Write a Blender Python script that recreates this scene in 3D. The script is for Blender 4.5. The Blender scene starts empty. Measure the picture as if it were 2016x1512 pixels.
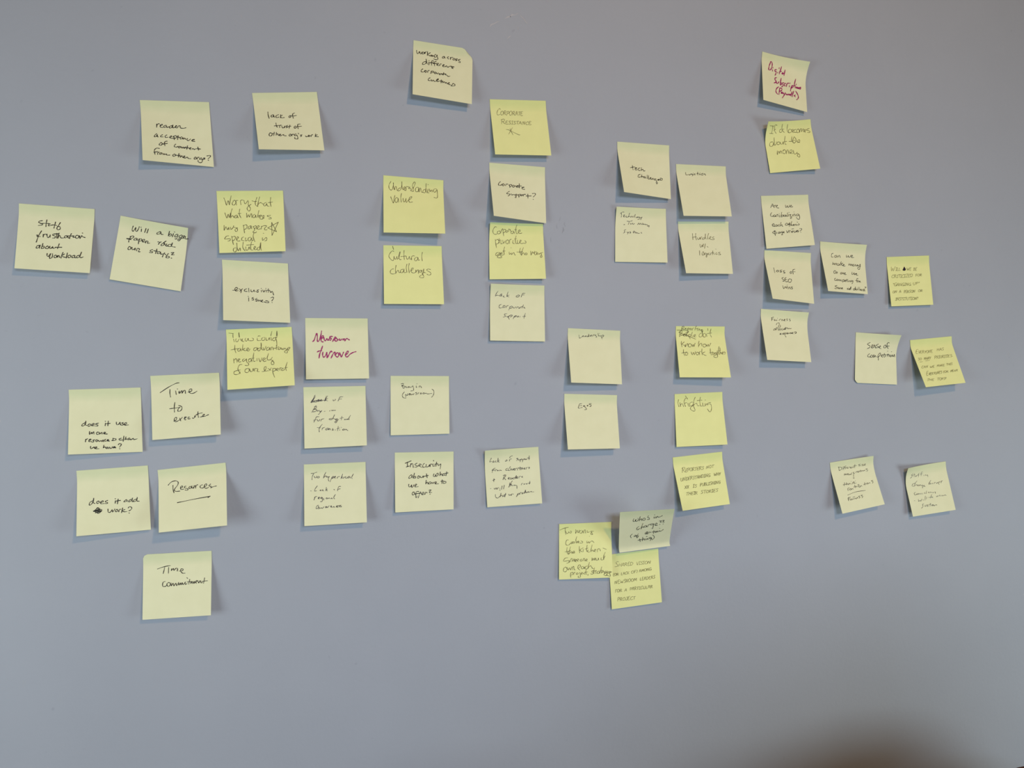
import bpy, bmesh, math, random
from mathutils import Vector, Matrix

# ------------------------------------------------------------------ camera
CAM_YAW, CAM_PITCH, CAM_ROLL, CAM_DIST, FOCAL_PX = 0.246832, -0.037866, -0.000010, 0.969728, 1471.674

scene = bpy.context.scene
col = scene.collection

cam_data = bpy.data.cameras.new('camera')
cam_data.sensor_fit = 'HORIZONTAL'
cam_data.sensor_width = 36.0
cam_data.lens = FOCAL_PX / 2016.0 * 36.0
cam_data.clip_start = 0.01
cam_data.clip_end = 50.0
cam = bpy.data.objects.new('camera', cam_data)
col.objects.link(cam)
scene.camera = cam
fwd = Vector((math.sin(CAM_YAW) * math.cos(CAM_PITCH), math.cos(CAM_YAW) * math.cos(CAM_PITCH), math.sin(CAM_PITCH)))
rgt = Vector((math.cos(CAM_YAW), -math.sin(CAM_YAW), 0.0))
upv = rgt.cross(fwd)
r2 = rgt * math.cos(CAM_ROLL) + upv * math.sin(CAM_ROLL)
u2 = upv * math.cos(CAM_ROLL) - rgt * math.sin(CAM_ROLL)
cam.matrix_world = Matrix(((r2.x, u2.x, -fwd.x, 0.0), (r2.y, u2.y, -fwd.y, -CAM_DIST), (r2.z, u2.z, -fwd.z, 0.0), (0, 0, 0, 1)))

# ------------------------------------------------------------------ world, lights, exposure
world = bpy.data.worlds.new('world')
scene.world = world
world.use_nodes = True
bg = world.node_tree.nodes['Background']
bg.inputs['Color'].default_value = (0.83, 0.95, 1.0, 1.0)
bg.inputs['Strength'].default_value = 0.05

def area(name, loc, target, sx, sy, power, color, shape='RECTANGLE', spread=180):
    ld = bpy.data.lights.new(name, 'AREA')
    ld.shape = shape
    ld.size = sx
    ld.size_y = sy
    ld.energy = power
    ld.color = color
    ld.spread = math.radians(spread)
    o = bpy.data.objects.new(name, ld)
    o.location = loc
    d = Vector(target) - Vector(loc)
    o.rotation_euler = d.to_track_quat('-Z', 'Y').to_euler()
    col.objects.link(o)
    return o

# ceiling downlight, warm; its place follows from the blue note shadows
area('ceiling_lamp_light', (0.65, -1.75, 1.0), (0.35, 0.0, 0.0), 0.13, 0.13, 14.2, (1.0, 0.60, 0.27), 'DISK')
# daylight from windows of the room at the left, at the right and high behind the camera
area('daylight_left', (-1.05, -0.85, -0.20), (-0.1, 0.0, -0.22), 0.60, 0.55, 8.0, (0.87, 0.98, 1.0))
area('daylight_right', (1.85, -1.10, -0.50), (0.9, 0.0, -0.55), 0.70, 0.60, 9.9, (0.84, 0.98, 1.0))
area('daylight_behind', (0.35, -2.0, 0.34), (0.35, 0.0, -0.45), 0.65, 0.30, 5.9, (0.68, 0.81, 1.0), spread=100)

scene.view_settings.view_transform = 'Standard'
scene.view_settings.look = 'None'
scene.view_settings.exposure = 0.0
scene.view_settings.gamma = 1.0
scene.view_settings.use_curve_mapping = False

# ------------------------------------------------------------------ materials
def new_mat(name):
    m = bpy.data.materials.new(name)
    m.use_nodes = True
    nt = m.node_tree
    return m, nt, nt.nodes, nt.links, nt.nodes['Principled BSDF']

def wall_material():
    m, nt, n, l, b = new_mat('periwinkle_wall_paint')
    tc = n.new('ShaderNodeTexCoord')
    b.inputs['Roughness'].default_value = 0.62
    b.inputs['Specular IOR Level'].default_value = 0.25
    # roller texture of the paint
    n1 = n.new('ShaderNodeTexNoise'); n1.inputs['Scale'].default_value = 170.0; n1.inputs['Detail'].default_value = 3.0
    n2 = n.new('ShaderNodeTexNoise'); n2.inputs['Scale'].default_value = 45.0; n2.inputs['Detail'].default_value = 2.0
    l.new(tc.outputs['Object'], n1.inputs['Vector']); l.new(tc.outputs['Object'], n2.inputs['Vector'])
    add = n.new('ShaderNodeMath'); add.operation = 'MULTIPLY_ADD'; add.inputs[1].default_value = 0.5
    l.new(n2.outputs['Fac'], add.inputs[0]); l.new(n1.outputs['Fac'], add.inputs[2])
    bump = n.new('ShaderNodeBump'); bump.inputs['Strength'].default_value = 0.22; bump.inputs['Distance'].default_value = 0.0012
    l.new(add.outputs[0], bump.inputs['Height']); l.new(bump.outputs['Normal'], b.inputs['Normal'])
    # faint cloudy wear and small specks
    n3 = n.new('ShaderNodeTexNoise'); n3.inputs['Scale'].default_value = 5.0; n3.inputs['Detail'].default_value = 6.0; n3.inputs['Roughness'].default_value = 0.6
    l.new(tc.outputs['Object'], n3.inputs['Vector'])
    ramp = n.new('ShaderNodeValToRGB')
    ramp.color_ramp.elements[0].position = 0.3; ramp.color_ramp.elements[0].color = (0.352, 0.379, 0.428, 1)
    ramp.color_ramp.elements[1].position = 0.7; ramp.color_ramp.elements[1].color = (0.370, 0.397, 0.446, 1)
    l.new(n3.outputs['Fac'], ramp.inputs['Fac'])
    sp = n.new('ShaderNodeTexNoise'); sp.inputs['Scale'].default_value = 95.0; sp.inputs['Detail'].default_value = 1.0
    l.new(tc.outputs['Object'], sp.inputs['Vector'])
    r2_ = n.new('ShaderNodeValToRGB')
    r2_.color_ramp.elements[0].position = 0.17; r2_.color_ramp.elements[0].color = (0.90, 0.90, 0.91, 1)
    r2_.color_ramp.elements[1].position = 0.24; r2_.color_ramp.elements[1].color = (1, 1, 1, 1)
    l.new(sp.outputs['Fac'], r2_.inputs['Fac'])
    mx = n.new('ShaderNodeMix'); mx.data_type = 'RGBA'; mx.blend_type = 'MULTIPLY'; mx.inputs['Factor'].default_value = 1.0
    l.new(ramp.outputs['Color'], mx.inputs['A']); l.new(r2_.outputs['Color'], mx.inputs['B'])
    l.new(mx.outputs['Result'], b.inputs['Base Color'])
    return m

def paper_material(name, c):
    m, nt, n, l, b = new_mat(name)
    out = n['Material Output']
    tc = n.new('ShaderNodeTexCoord')
    nz = n.new('ShaderNodeTexNoise'); nz.inputs['Scale'].default_value = 60.0; nz.inputs['Detail'].default_value = 4.0
    l.new(tc.outputs['Object'], nz.inputs['Vector'])
    ramp = n.new('ShaderNodeValToRGB')
    ramp.color_ramp.elements[0].position = 0.3; ramp.color_ramp.elements[0].color = (c[0] * 0.965, c[1] * 0.965, c[2] * 0.95, 1)
    ramp.color_ramp.elements[1].position = 0.7; ramp.color_ramp.elements[1].color = (c[0], c[1], c[2], 1)
    l.new(nz.outputs['Fac'], ramp.inputs['Fac'])
    # a band along the top edge is a little darker and greener
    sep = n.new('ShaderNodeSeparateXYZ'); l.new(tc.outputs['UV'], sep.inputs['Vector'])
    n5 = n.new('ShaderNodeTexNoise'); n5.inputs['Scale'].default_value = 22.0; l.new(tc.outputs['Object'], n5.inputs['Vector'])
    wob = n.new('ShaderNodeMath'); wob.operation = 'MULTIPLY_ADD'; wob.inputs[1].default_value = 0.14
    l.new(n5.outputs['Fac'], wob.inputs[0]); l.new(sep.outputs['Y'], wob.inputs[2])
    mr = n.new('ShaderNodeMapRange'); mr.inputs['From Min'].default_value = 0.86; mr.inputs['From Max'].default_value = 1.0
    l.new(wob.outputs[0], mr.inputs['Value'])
    top_band = n.new('ShaderNodeMix'); top_band.data_type = 'RGBA'; top_band.blend_type = 'MULTIPLY'
    top_band.inputs['B'].default_value = (0.86, 0.915, 0.87, 1)
    l.new(mr.outputs['Result'], top_band.inputs['Factor']); l.new(ramp.outputs['Color'], top_band.inputs['A'])
    l.new(top_band.outputs['Result'], b.inputs['Base Color'])
    b.inputs['Roughness'].default_value = 0.85
    b.inputs['Specular IOR Level'].default_value = 0.12
    tr = n.new('ShaderNodeBsdfTranslucent')
    tr.inputs['Color'].default_value = (c[0], c[1] * 0.95, c[2] * 0.8, 1)
    mix = n.new('ShaderNodeMixShader'); mix.inputs['Fac'].default_value = 0.10
    l.new(b.outputs['BSDF'], mix.inputs[1]); l.new(tr.outputs['BSDF'], mix.inputs[2])
    l.new(mix.outputs['Shader'], out.inputs['Surface'])
    return m

def plain(name, c, rough=0.6, spec=0.3, var=0.06, scale=30.0):
    m, nt, n, l, b = new_mat(name)
    tc = n.new('ShaderNodeTexCoord')
    nz = n.new('ShaderNodeTexNoise'); nz.inputs['Scale'].default_value = scale; nz.inputs['Detail'].default_value = 3.0
    l.new(tc.outputs['Object'], nz.inputs['Vector'])
    ramp = n.new('ShaderNodeValToRGB')
    ramp.color_ramp.elements[0].color = (c[0] * (1 - var), c[1] * (1 - var), c[2] * (1 - var), 1)
    ramp.color_ramp.elements[1].color = (min(1, c[0] * (1 + var)), min(1, c[1] * (1 + var)), min(1, c[2] * (1 + var)), 1)
    l.new(nz.outputs['Fac'], ramp.inputs['Fac'])
    l.new(ramp.outputs['Color'], b.inputs['Base Color'])
    b.inputs['Roughness'].default_value = rough
    b.inputs['Specular IOR Level'].default_value = spec
    return m

M_WALL = wall_material()
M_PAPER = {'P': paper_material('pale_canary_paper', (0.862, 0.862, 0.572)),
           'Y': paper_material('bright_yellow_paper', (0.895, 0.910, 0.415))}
M_INK = {'ink': plain('black_felt_ink', (0.016, 0.015, 0.008), 0.55),
         'pen': plain('fine_black_pen_ink', (0.095, 0.085, 0.028), 0.55),
         'ball': plain('ballpoint_ink', (0.028, 0.026, 0.030), 0.5),
         'grey': plain('thin_grey_ink', (0.190, 0.185, 0.075), 0.55),
         'red': plain('magenta_marker_ink', (0.330, 0.006, 0.120), 0.5)}
M_BLOT = plain('dark_blot_ink', (0.020, 0.012, 0.022), 0.5)
PEN_W = {'ink': 0.00082, 'pen': 0.00064, 'ball': 0.00068, 'grey': 0.00058, 'red': 0.00150}
PEN_SCALE = {17: 0.9, 18: 0.8, 19: 0.9, 21: 0.88, 22: 0.92, 23: 0.82, 25: 0.75, 28: 0.78, 29: 0.82, 33: 0.88, 42: 0.75, 46: 0.72, 47: 0.92, 24: 0.85, 27: 0.85}
PEN_SLANT = {'ink': 0.10, 'pen': 0.02, 'ball': 0.22, 'grey': 0.08, 'red': 0.20}
PEN_DECAY = {'ink': 0.34, 'pen': 0.08, 'ball': 0.42, 'grey': 0.06, 'red': 0.15}
PEN_JIT = {'ink': 0.055, 'pen': 0.05, 'ball': 0.075, 'grey': 0.04, 'red': 0.04}
PEN_ASC = {'ink': 0.86, 'pen': 1.0, 'ball': 0.88, 'grey': 1.0, 'red': 1.12}

# ------------------------------------------------------------------ helpers
def link_mesh(name, verts, faces, mat, parent=None, smooth=True):
    me = bpy.data.meshes.new(name)
    me.from_pydata(verts, [], faces)
    me.materials.append(mat)
    if smooth:
        for p in me.polygons:
            p.use_smooth = True
    me.update()
    o = bpy.data.objects.new(name, me)
    col.objects.link(o)
    if parent:
        o.parent = parent
    return o

def box_vf(x0, x1, y0, y1, z0, z1, V=None, F=None):
    V = [] if V is None else V
    F = [] if F is None else F
    b = len(V)
    V += [(x0, y0, z0), (x1, y0, z0), (x1, y1, z0), (x0, y1, z0), (x0, y0, z1), (x1, y0, z1), (x1, y1, z1), (x0, y1, z1)]
    F += [tuple(b + i for i in f) for f in ((0, 3, 2, 1), (4, 5, 6, 7), (0, 1, 5, 4), (1, 2, 6, 5), (2, 3, 7, 6), (3, 0, 4, 7))]
    return V, F

def bevel_box(name, x0, x1, y0, y1, z0, z1, mat, parent, bev=0.01, seg=3):
    bm = bmesh.new()
    V, F = box_vf(x0, x1, y0, y1, z0, z1)
    vs = [bm.verts.new(v) for v in V]
    for f in F:
        bm.faces.new([vs[i] for i in f])
    bmesh.ops.bevel(bm, geom=list(bm.edges), offset=bev, segments=seg, profile=0.5, affect='EDGES')
    me = bpy.data.meshes.new(name)
    bm.to_mesh(me); bm.free()
    for p in me.polygons:
        p.use_smooth = True
    me.materials.append(mat)
    o = bpy.data.objects.new(name, me)
    col.objects.link(o)
    if parent:
        o.parent = parent
    return o

def tube(name, pts, r, mat, parent, n=12):
    V, F = [], []
    pts = [Vector(p) for p in pts]
    for i, p in enumerate(pts):
        t = (pts[min(i + 1, len(pts) - 1)] - pts[max(i - 1, 0)]).normalized()
        a = t.orthogonal().normalized() if i == 0 else (a - t * a.dot(t)).normalized()
        b = t.cross(a)
        rr = r[i] if isinstance(r, (list, tuple)) else r
        for k in range(n):
            w = 2 * math.pi * k / n
            V.append(tuple(p + (a * math.cos(w) + b * math.sin(w)) * rr))
    for i in range(len(pts) - 1):
        for k in range(n):
            F.append((i * n + k, i * n + (k + 1) % n, (i + 1) * n + (k + 1) % n, (i + 1) * n + k))
    F.append(tuple(reversed(range(n))))
    F.append(tuple((len(pts) - 1) * n + k for k in range(n)))
    return link_mesh(name, V, F, mat, parent)

# ------------------------------------------------------------------ the setting
FLOOR_Z, CEIL_Z = -1.50, 1.15
def slab(name, *b, mat):
    V, F = box_vf(*b)
    o = link_mesh(name, V, F, mat, smooth=False)
    o['kind'] = 'structure'
    return o
wall = slab('wall_front', -3.2, 4.2, 0.0, 0.12, FLOOR_Z, CEIL_Z, mat=M_WALL)
slab('floor', -3.2, 4.2, -4.0, 0.12, FLOOR_Z - 0.1, FLOOR_Z, mat=plain('brown_carpet', (0.13, 0.10, 0.085), 0.95, 0.1, 0.2, 120.0))
slab('ceiling', -3.2, 4.2, -4.0, 0.12, CEIL_Z, CEIL_Z + 0.1, mat=plain('ceiling_paint', (0.30, 0.24, 0.215), 0.9, 0.1, 0.03, 8.0))
bb = bevel_box('baseboard_front', -3.2, 4.2, -0.014, 0.0, FLOOR_Z, FLOOR_Z + 0.10, plain('white_trim_paint', (0.6, 0.6, 0.6), 0.4), None, 0.003, 2)
bb['kind'] = 'structure'

# chalky scuffs and grey smudges on the paint: thin films just proud of the wall
M_SCUFF = plain('chalky_scuff', (0.47, 0.465, 0.48), 0.9, 0.05, 0.05, 200.0)
M_SMUDGE = plain('grey_smudge', (0.315, 0.335, 0.375), 0.9, 0.05, 0.05, 200.0)
def film(name, path, wid, mat, seed):
    rnd = random.Random(seed)
    V, F = [], []
    for i, (x, z) in enumerate(path):
        x2, z2 = path[min(i + 1, len(path) - 1)]
        x1, z1 = path[max(i - 1, 0)]
        dx, dz = x2 - x1, z2 - z1
        q = math.hypot(dx, dz) or 1
        w = wid * rnd.uniform(0.25, 1.0) * (0.3 if i in (0, len(path) - 1) else 1)
        V += [(x - dz / q * w, -0.00015, z + dx / q * w), (x + dz / q * w, -0.00015, z - dx / q * w)]
        if i:
            F.append((2 * i - 2, 2 * i - 1, 2 * i + 1, 2 * i))
    return link_mesh(name, V, F, mat, wall)
FILMS = [[[[0.2147,0.4291],[0.2164,0.4319],[0.2201,0.4336],[0.2242,0.436],[0.2275,0.4376]],0.0011,"S"],[[[0.2343,0.4413],[0.2384,0.444],[0.2418,0.445],[0.2432,0.4448]],0.001,"S"],[[[0.2418,0.4447],[0.2445,0.4476],[0.2487,0.4477],[0.2514,0.45],[0.2528,0.4495]],0.0013,"S"],[[[0.2548,0.449],[0.2576,0.4461],[0.2603,0.4444],[0.2638,0.4392],[0.2658,0.4388]],0.0008,"S"],[[[0.2535,0.4339],[0.2524,0.4312],[0.2531,0.4286]],0.0009,"S"],[[[0.2432,0.4204],[0.2411,0.4192],[0.2377,0.416]],0.0008,"S"],[[[0.201,0.4496],[0.2033,0.4495]],0.0006,"G"],[[[0.318,0.1801],[0.3169,0.1774],[0.3191,0.1748]],0.0009,"G"],[[[0.3155,0.1733],[0.3162,0.1699],[0.3141,0.1651]],0.0012,"G"],[[[0.3062,0.1763],[0.307,0.1716]],0.001,"G"],[[[0.2981,0.1584],[0.2985,0.153]],0.001,"G"],[[[0.3119,0.1866],[0.3098,0.1811]],0.0008,"G"],[[[-0.3352,0.0789],[-0.3343,0.0784]],0.0006,"G"],[[[-0.3187,0.046],[-0.3168,0.0459]],0.0006,"G"],[[[-0.3162,0.0468],[-0.3122,0.0479]],0.0005,"G"],[[[-0.3519,0.0284],[-0.3495,0.0277]],0.0008,"G"],[[[-0.3245,0.0196],[-0.322,0.021]],0.0006,"G"],[[[-0.3348,-0.0158],[-0.3305,-0.0151]],0.0006,"S"],[[[-0.3225,0.0113],[-0.3213,0.0109]],0.0006,"G"],[[[0.043,0.2825],[0.0442,0.2821]],0.0008,"G"],[[[0.0476,0.2896],[0.0488,0.2892]],0.0008,"G"],[[[0.0406,0.2846],[0.0418,0.2842]],0.0008,"G"],[[[-0.0843,0.3167],[-0.0831,0.3162]],0.0006,"G"],[[[-0.0832,0.3126],[-0.082,0.3121]],0.0006,"G"],[[[-0.0868,0.305],[-0.0856,0.3045]],0.0006,"G"],[[[-0.0878,0.2653],[-0.0867,0.2648]],0.0006,"G"],[[[-0.0856,0.2618],[-0.0844,0.2613]],0.0006,"G"],[[[0.245,0.0002],[0.2464,-0.0005]],0.0006,"G"],[[[0.1595,0.2698],[0.1608,0.2692]],0.0006,"G"],[[[0.1615,0.2745],[0.1629,0.2739]],0.0006,"G"]]
for k, (path, wid, kind) in enumerate(FILMS):
    film('scuff' if kind == 'S' else 'smudge', path, wid, M_SCUFF if kind == 'S' else M_SMUDGE, k)


# ------------------------------------------------------------------ handwriting
FONT = {
# advance ; strokes (x,y in 1/100 of x-height), '|' between strokes
'a':"95;72,82 42,100 8,65 6,22 30,0 58,30 74,92 70,30 80,2 98,14",
'b':"88;6,200 8,100 8,4|8,60 36,100 68,88 74,42 48,0 10,8",
'c':"80;66,82 40,100 8,62 10,18 38,0 76,18",
'd':"98;70,80 42,98 8,62 8,18 32,0 60,28 78,120 84,200|84,200 76,60 80,4 98,12",
'e':"80;6,42 52,60 60,88 36,100 8,62 12,14 42,0 78,22",
'f':"66;72,178 48,200 32,170 28,80 22,-20|2,98 60,102",
'g':"90;72,84 42,100 8,68 10,28 36,14 62,44 74,94 74,10 60,-70 30,-88 8,-60",
'h':"92;8,200 10,100 8,0|10,50 34,92 60,84 66,40 70,4 90,8",
'i':"42;12,92 14,30 22,0 40,14|18,142 20,136",
'j':"50;28,92 30,-20 10,-80 -14,-60|32,142 34,136",
'k':"84;8,200 10,90 6,0|64,100 14,52|20,52 60,6 84,4",
'l':"42;12,200 12,80 16,4 38,8",
'm':"138;6,96 10,50 8,0|10,58 32,98 52,82 54,4|56,58 80,98 102,82 106,20 116,0 134,10",
'n':"96;6,96 10,50 8,0|10,58 36,98 62,84 66,24 76,0 94,12",
'o':"88;52,96 14,84 6,36 34,0 68,20 74,70 48,98 44,86",
'p':"90;6,96 10,0 4,-90|8,60 40,100 74,84 72,30 44,2 12,14",
'q':"90;72,84 42,100 8,66 10,24 36,6 62,44 74,94 74,0 78,-90",
'r':"68;8,94 12,50 8,0|10,54 30,92 60,96",
's':"72;60,88 38,102 16,80 34,54 58,30 48,4 10,4",
't':"64;34,170 30,80 28,10 40,-2 60,10|0,104 66,112",
'u':"96;8,96 10,30 28,0 54,20 68,94 68,30 76,2 94,10",
'v':"82;4,96 34,2 72,100",
'w':"126;4,96 20,14 36,4 60,86 62,20 84,2 114,96",
'x':"84;6,92 40,40 76,2|74,98 36,48 4,2",
'y':"92;6,96 18,34 40,22 70,94|72,96 66,-10 44,-78 12,-86",
'z':"82;8,92 72,96 12,6 78,4",
'A':"120;4,0 54,190 96,0|20,66 92,70",
'B':"110;14,190 10,0|-4,170 40,196 80,160 60,108 24,100|24,100 78,92 92,40 60,2 4,4",
'C':"120;100,160 84,196 48,176 10,90 16,20 56,-4 108,20",
'D':"130;20,186 16,0|-4,160 40,196 96,160 112,80 70,10 4,4",
'E':"106;86,190 24,184 14,0 90,6|18,96 72,102",
'F':"100;20,180 14,0|4,160 30,192 90,186|16,98 66,102",
'G':"126;100,166 60,196 10,110 20,10 70,0 102,60|60,76 106,78 104,0",
'H':"124;14,190 12,0|96,192 100,0|12,94 98,100",
'I':"76;34,190 34,4|4,184 66,192|0,0 64,6",
'J':"90;70,190 68,20 36,-6 6,20|30,190 90,190",
'K':"116;16,190 12,0|94,190 18,86|24,90 98,0",
'L':"96;22,186 14,80 10,6 50,6 88,14",
'M':"140;8,0 22,186 62,40 104,190 116,0",
'N':"130;4,-4 26,186 84,6 104,196",
'O':"130;66,192 16,150 10,50 60,-2 108,50 106,140 60,192",
'P':"106;14,186 12,0|0,160 50,198 88,150 60,92 14,88",
'Q':"130;66,192 16,150 10,50 60,-2 108,50 106,140 60,192|70,40 116,-16",
'R':"116;16,186 12,0|-8,156 50,196 84,150 50,96 16,92|40,94 70,40 104,4",
'S':"108;90,172 56,196 20,160 50,108 84,60 60,4 6,8",
'T':"104;54,184 50,80 46,0|2,172 50,186 104,190",
'U':"124;12,188 12,50 46,0 90,30 100,190",
'V':"112;6,190 50,2 98,192",
'W':"160;6,190 34,6 70,120 100,4 140,192",
'X':"110;6,188 92,0|92,190 4,0",
'Y':"108;6,188 48,92|92,192 40,0",
'Z':"110;8,184 92,188 6,4 98,4",
'?':"78;8,150 30,190 64,170 52,110 30,70|26,8 30,0",
'!':"40;16,190 16,50|16,8 16,0",
'.':"34;10,6 16,0", ',':"34;16,14 8,-34", "'":"34;18,196 10,150", '"':"54;16,196 12,150|38,196 34,150",
'-':"66;6,50 54,58", '/':"64;52,196 6,-30", '(':"56;44,210 10,130 8,30 44,-30", ')':"56;10,210 44,130 44,30 8,-30",
'+':"80;34,110 34,0|2,54 70,58", '&':"90;80,0 20,150 50,180 60,130 10,40 40,0 84,60",
}

GLYPH = {}
for ch, s in FONT.items():
    adv, body = s.split(';')
    GLYPH[ch] = (float(adv) / 100, [[tuple(float(q) / 100 for q in p.split(',')) for p in st.split()] for st in body.split('|')])

ROUND_ENTRY = set('acdgoq')
def smooth_path(p, k=4):
    if len(p) < 3:
        return p
    out = []
    for i in range(len(p) - 1):
        p0, p1, p2, p3 = p[max(i - 1, 0)], p[i], p[i + 1], p[min(i + 2, len(p) - 1)]
        for j in range(k):
            t = j / k
            out.append(tuple(0.5 * (2 * p1[a] + (p2[a] - p0[a]) * t + (2 * p0[a] - 5 * p1[a] + 4 * p2[a] - p3[a]) * t * t
                                    + (3 * p1[a] - p0[a] - 3 * p2[a] + p3[a]) * t ** 3) for a in (0, 1)))
    out.append(p[-1])
    return out

def word_strokes(text, pen, caps, rnd):
    """strokes of one word in x-height units, baseline 0, scaled later to the word's true width"""
    asc = PEN_ASC[pen]
    pens, x = [], 0.0
    join = 0.0 if caps else {'ink': 0.55, 'pen': 0.75, 'ball': 0.5, 'grey': 0.0, 'red': 0.35}[pen]
    last = None
    jit = PEN_JIT[pen]
    slant = PEN_SLANT[pen] + rnd.uniform(-0.04, 0.04)
    for i, ch in enumerate(text):
        vs = 1.0 + PEN_DECAY[pen] * (0.35 - i / max(1, len(text) - 1)) if len(text) > 2 else 1.0
        vs *= rnd.uniform(0.92, 1.10)
        hs = rnd.uniform(0.90, 1.12)
        big = ch.isupper()
        c = ch.upper() if caps else ch
        adv, strokes = GLYPH.get(c, GLYPH['-'])
        sc = (1.0, 1.0)
        if caps:
            k = 0.526 * (1.45 if (big and i == 0 and len(text) > 2) else 1.0)
            sc = (k * 1.05, k)
            if not c.isalpha():
                sc = (0.5, 0.5)
        wob = rnd.uniform(-0.05, 0.05)
        new = []
        for st in strokes:
            q = []
            for (a, b) in st:
                if not caps and b > 1.05:
                    b = 1.0 + (b - 1.0) * (asc if c.islower() else asc * 0.95)
                yy = (b + rnd.uniform(-jit, jit)) * sc[1] * vs
                q.append((x + (a + rnd.uniform(-jit, jit)) * sc[0] * hs + slant * yy, yy + wob))
            new.append(q)
        if (last is not None and join > 0 and c.islower() and c not in ROUND_ENTRY and c not in 'ft' and rnd.random() < join):
            lx, ly = last[-1]
            fx, fy = new[0][0]
            if 0 <= fx - lx < 0.7 or c in 'nmriuevwyps':
                last.append(((lx + fx) / 2 + 0.05, (ly + fy) / 2 - 0.08))
                last.extend(new[0])
                new[0] = last
                pens.remove(last)
        pens += new
        last = new[0] if (c in 'acdehiklmnuxtz' and c.islower()) else None
        if last is not None and c in 'hkmnx':
            last = new[1] if len(new) > 1 else new[0]
        x += adv * sc[0] * hs + rnd.uniform(-0.06, 0.10) * sc[0]
    return pens, x

def make_note(idx, spec):
    label, kind, pen, cw, lf, base, up, words, strokes, blobs, cut = spec
    rnd = random.Random(idx * 7 + 3)
    ox = sum(c[0] for c in cw) / 4
    oz = sum(c[1] for c in cw) / 4
    tl, tr, br, bl = lf
    def lift(u, v):
        u = min(max(u, 0.0), 1.0); v = min(max(v, 0.0), 1.0)
        if up:
            t = max(0.0, (0.92 - v) / 0.92)
            lo = br * u + bl * (1 - u)
            return base + lo + (tl * (1 - u) + tr * u - lo) * t ** 1.05
        t = max(0.0, v - 0.14)
        t = (t * t / (t + 0.025)) / (0.86 * 0.86 / 0.885)
        c = max(0.0, 1 - v / 0.42) ** 1.6
        return base + (bl * (1 - u) + br * u) * t + c * (tl * (1 - u) ** 1.8 + tr * u ** 1.8)
    def P(u, v, off=0.0):
        w = ((1 - u) * (1 - v), u * (1 - v), u * v, (1 - u) * v)
        x = sum(a * c[0] for a, c in zip(w, cw)); z = sum(a * c[1] for a, c in zip(w, cw))
        return (x - ox, -lift(u, v) - off, z - oz)
    # paper sheet: a curved grid with real thickness
    n = 16
    def cutuv(u, v):
        for key, s in cut.items():
            s = s / 0.076
            cu = u if 'l' in key else 1 - u
            cv = v if 't' in key else 1 - v
            if cu + cv < s:
                k = (s - cu - cv) / 2
                cu, cv = cu + k, cv + k
                u = cu if 'l' in key else 1 - cu
                v = cv if 't' in key else 1 - cv
        return u, v
    V, F, UV = [], [], []
    th = 0.00022
    for side in (0.0, -th):
        for j in range(n + 1):
            for i in range(n + 1):
                u, v = cutuv(i / n, j / n)
                V.append(P(u, v, side)); UV.append((u, 1 - v))
    m = (n + 1) ** 2
    ix = lambda i, j: j * (n + 1) + i
    for j in range(n):
        for i in range(n):
            a, b, c, d = ix(i, j), ix(i + 1, j), ix(i + 1, j + 1), ix(i, j + 1)
            F.append((a, d, c, b))
            F.append((m + a, m + b, m + c, m + d))
    ring = [ix(i, 0) for i in range(n)] + [ix(n, j) for j in range(n)] + [ix(i, n) for i in range(n, 0, -1)] + [ix(0, j) for j in range(n, 0, -1)]
    top_n = len(F)
    for k in range(len(ring)):
        a, b = ring[k], ring[(k + 1) % len(ring)]
        s0 = len(V)
        V += [V[a], V[b], V[m + b], V[m + a]]
        UV += [UV[a], UV[b], UV[m + b], UV[m + a]]
        F.append((s0, s0 + 1, s0 + 2, s0 + 3))
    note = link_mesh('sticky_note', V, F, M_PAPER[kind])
    uvl = note.data.uv_layers.new(name='UVMap')
    for lp in note.data.loops:
        uvl.data[lp.index].uv = UV[lp.vertex_index]
    for p in note.data.polygons[top_n:]:
        p.use_smooth = False
    note.location = (ox, 0, oz)
    note['label'] = label
    note['category'] = 'sticky note'
    note['group'] = 'sticky notes on the wall'
    # ink: ribbons that follow the sheet
    IV, IF = [], []
    layer = [0.00022]
    def ribbon(path, w, closed=False):
        pts = [Vector(P(a, b, layer[0])) for a, b in path]
        layer[0] += 0.0000012
        q = [pts[0]]
        for p in pts[1:]:
            if (p - q[-1]).length > 0.00012:
                q.append(p)
        if len(q) < 2:
            q = [q[0] - Vector((w * 0.4, 0, 0)), q[0] + Vector((w * 0.4, 0, 0))]
        s = len(IV)
        # short rounded ends
        t0 = (q[0] - q[1]).normalized(); t1 = (q[-1] - q[-2]).normalized()
        q = [q[0] + t0 * w * 0.45] + q + [q[-1] + t1 * w * 0.45]
        for i, p in enumerate(q):
            t = (q[min(i + 1, len(q) - 1)] - q[max(i - 1, 0)]).normalized()
            sd = t.cross(Vector((0, -1, 0)))
            sd = sd.normalized() if sd.length > 1e-6 else Vector((1, 0, 0))
            ww = w * 0.5 * (0.45 if i in (0, len(q) - 1) else 0.86 + 0.22 * math.sin(i * 0.9 + idx))
            IV.append(tuple(p + sd * ww)); IV.append(tuple(p - sd * ww))
            if i:
                b = s + 2 * i
                IF.append((b - 2, b - 1, b + 1, b))
    pw = PEN_W[pen] * PEN_SCALE.get(idx, 1.0)
    for wd in words:
        text, au, av, bu, bv, eu, ev = wd[:7]
        caps = len(wd) > 7
        pens, width = word_strokes(text, pen, caps, rnd)
        if caps:
            eu, ev = eu, ev
        for st in pens:
            sm = smooth_path(st)
            ribbon([(au + (bu - au) * x / width + eu * y, av + (bv - av) * x / width + ev * y) for x, y in sm], pw)
    for st in strokes:
        ribbon(smooth_path([tuple(q) for q in st]), pw * (1.08 if pen == 'ink' else 1.0))
    ink = link_mesh('handwriting', IV, IF, M_INK[pen], note)
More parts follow.
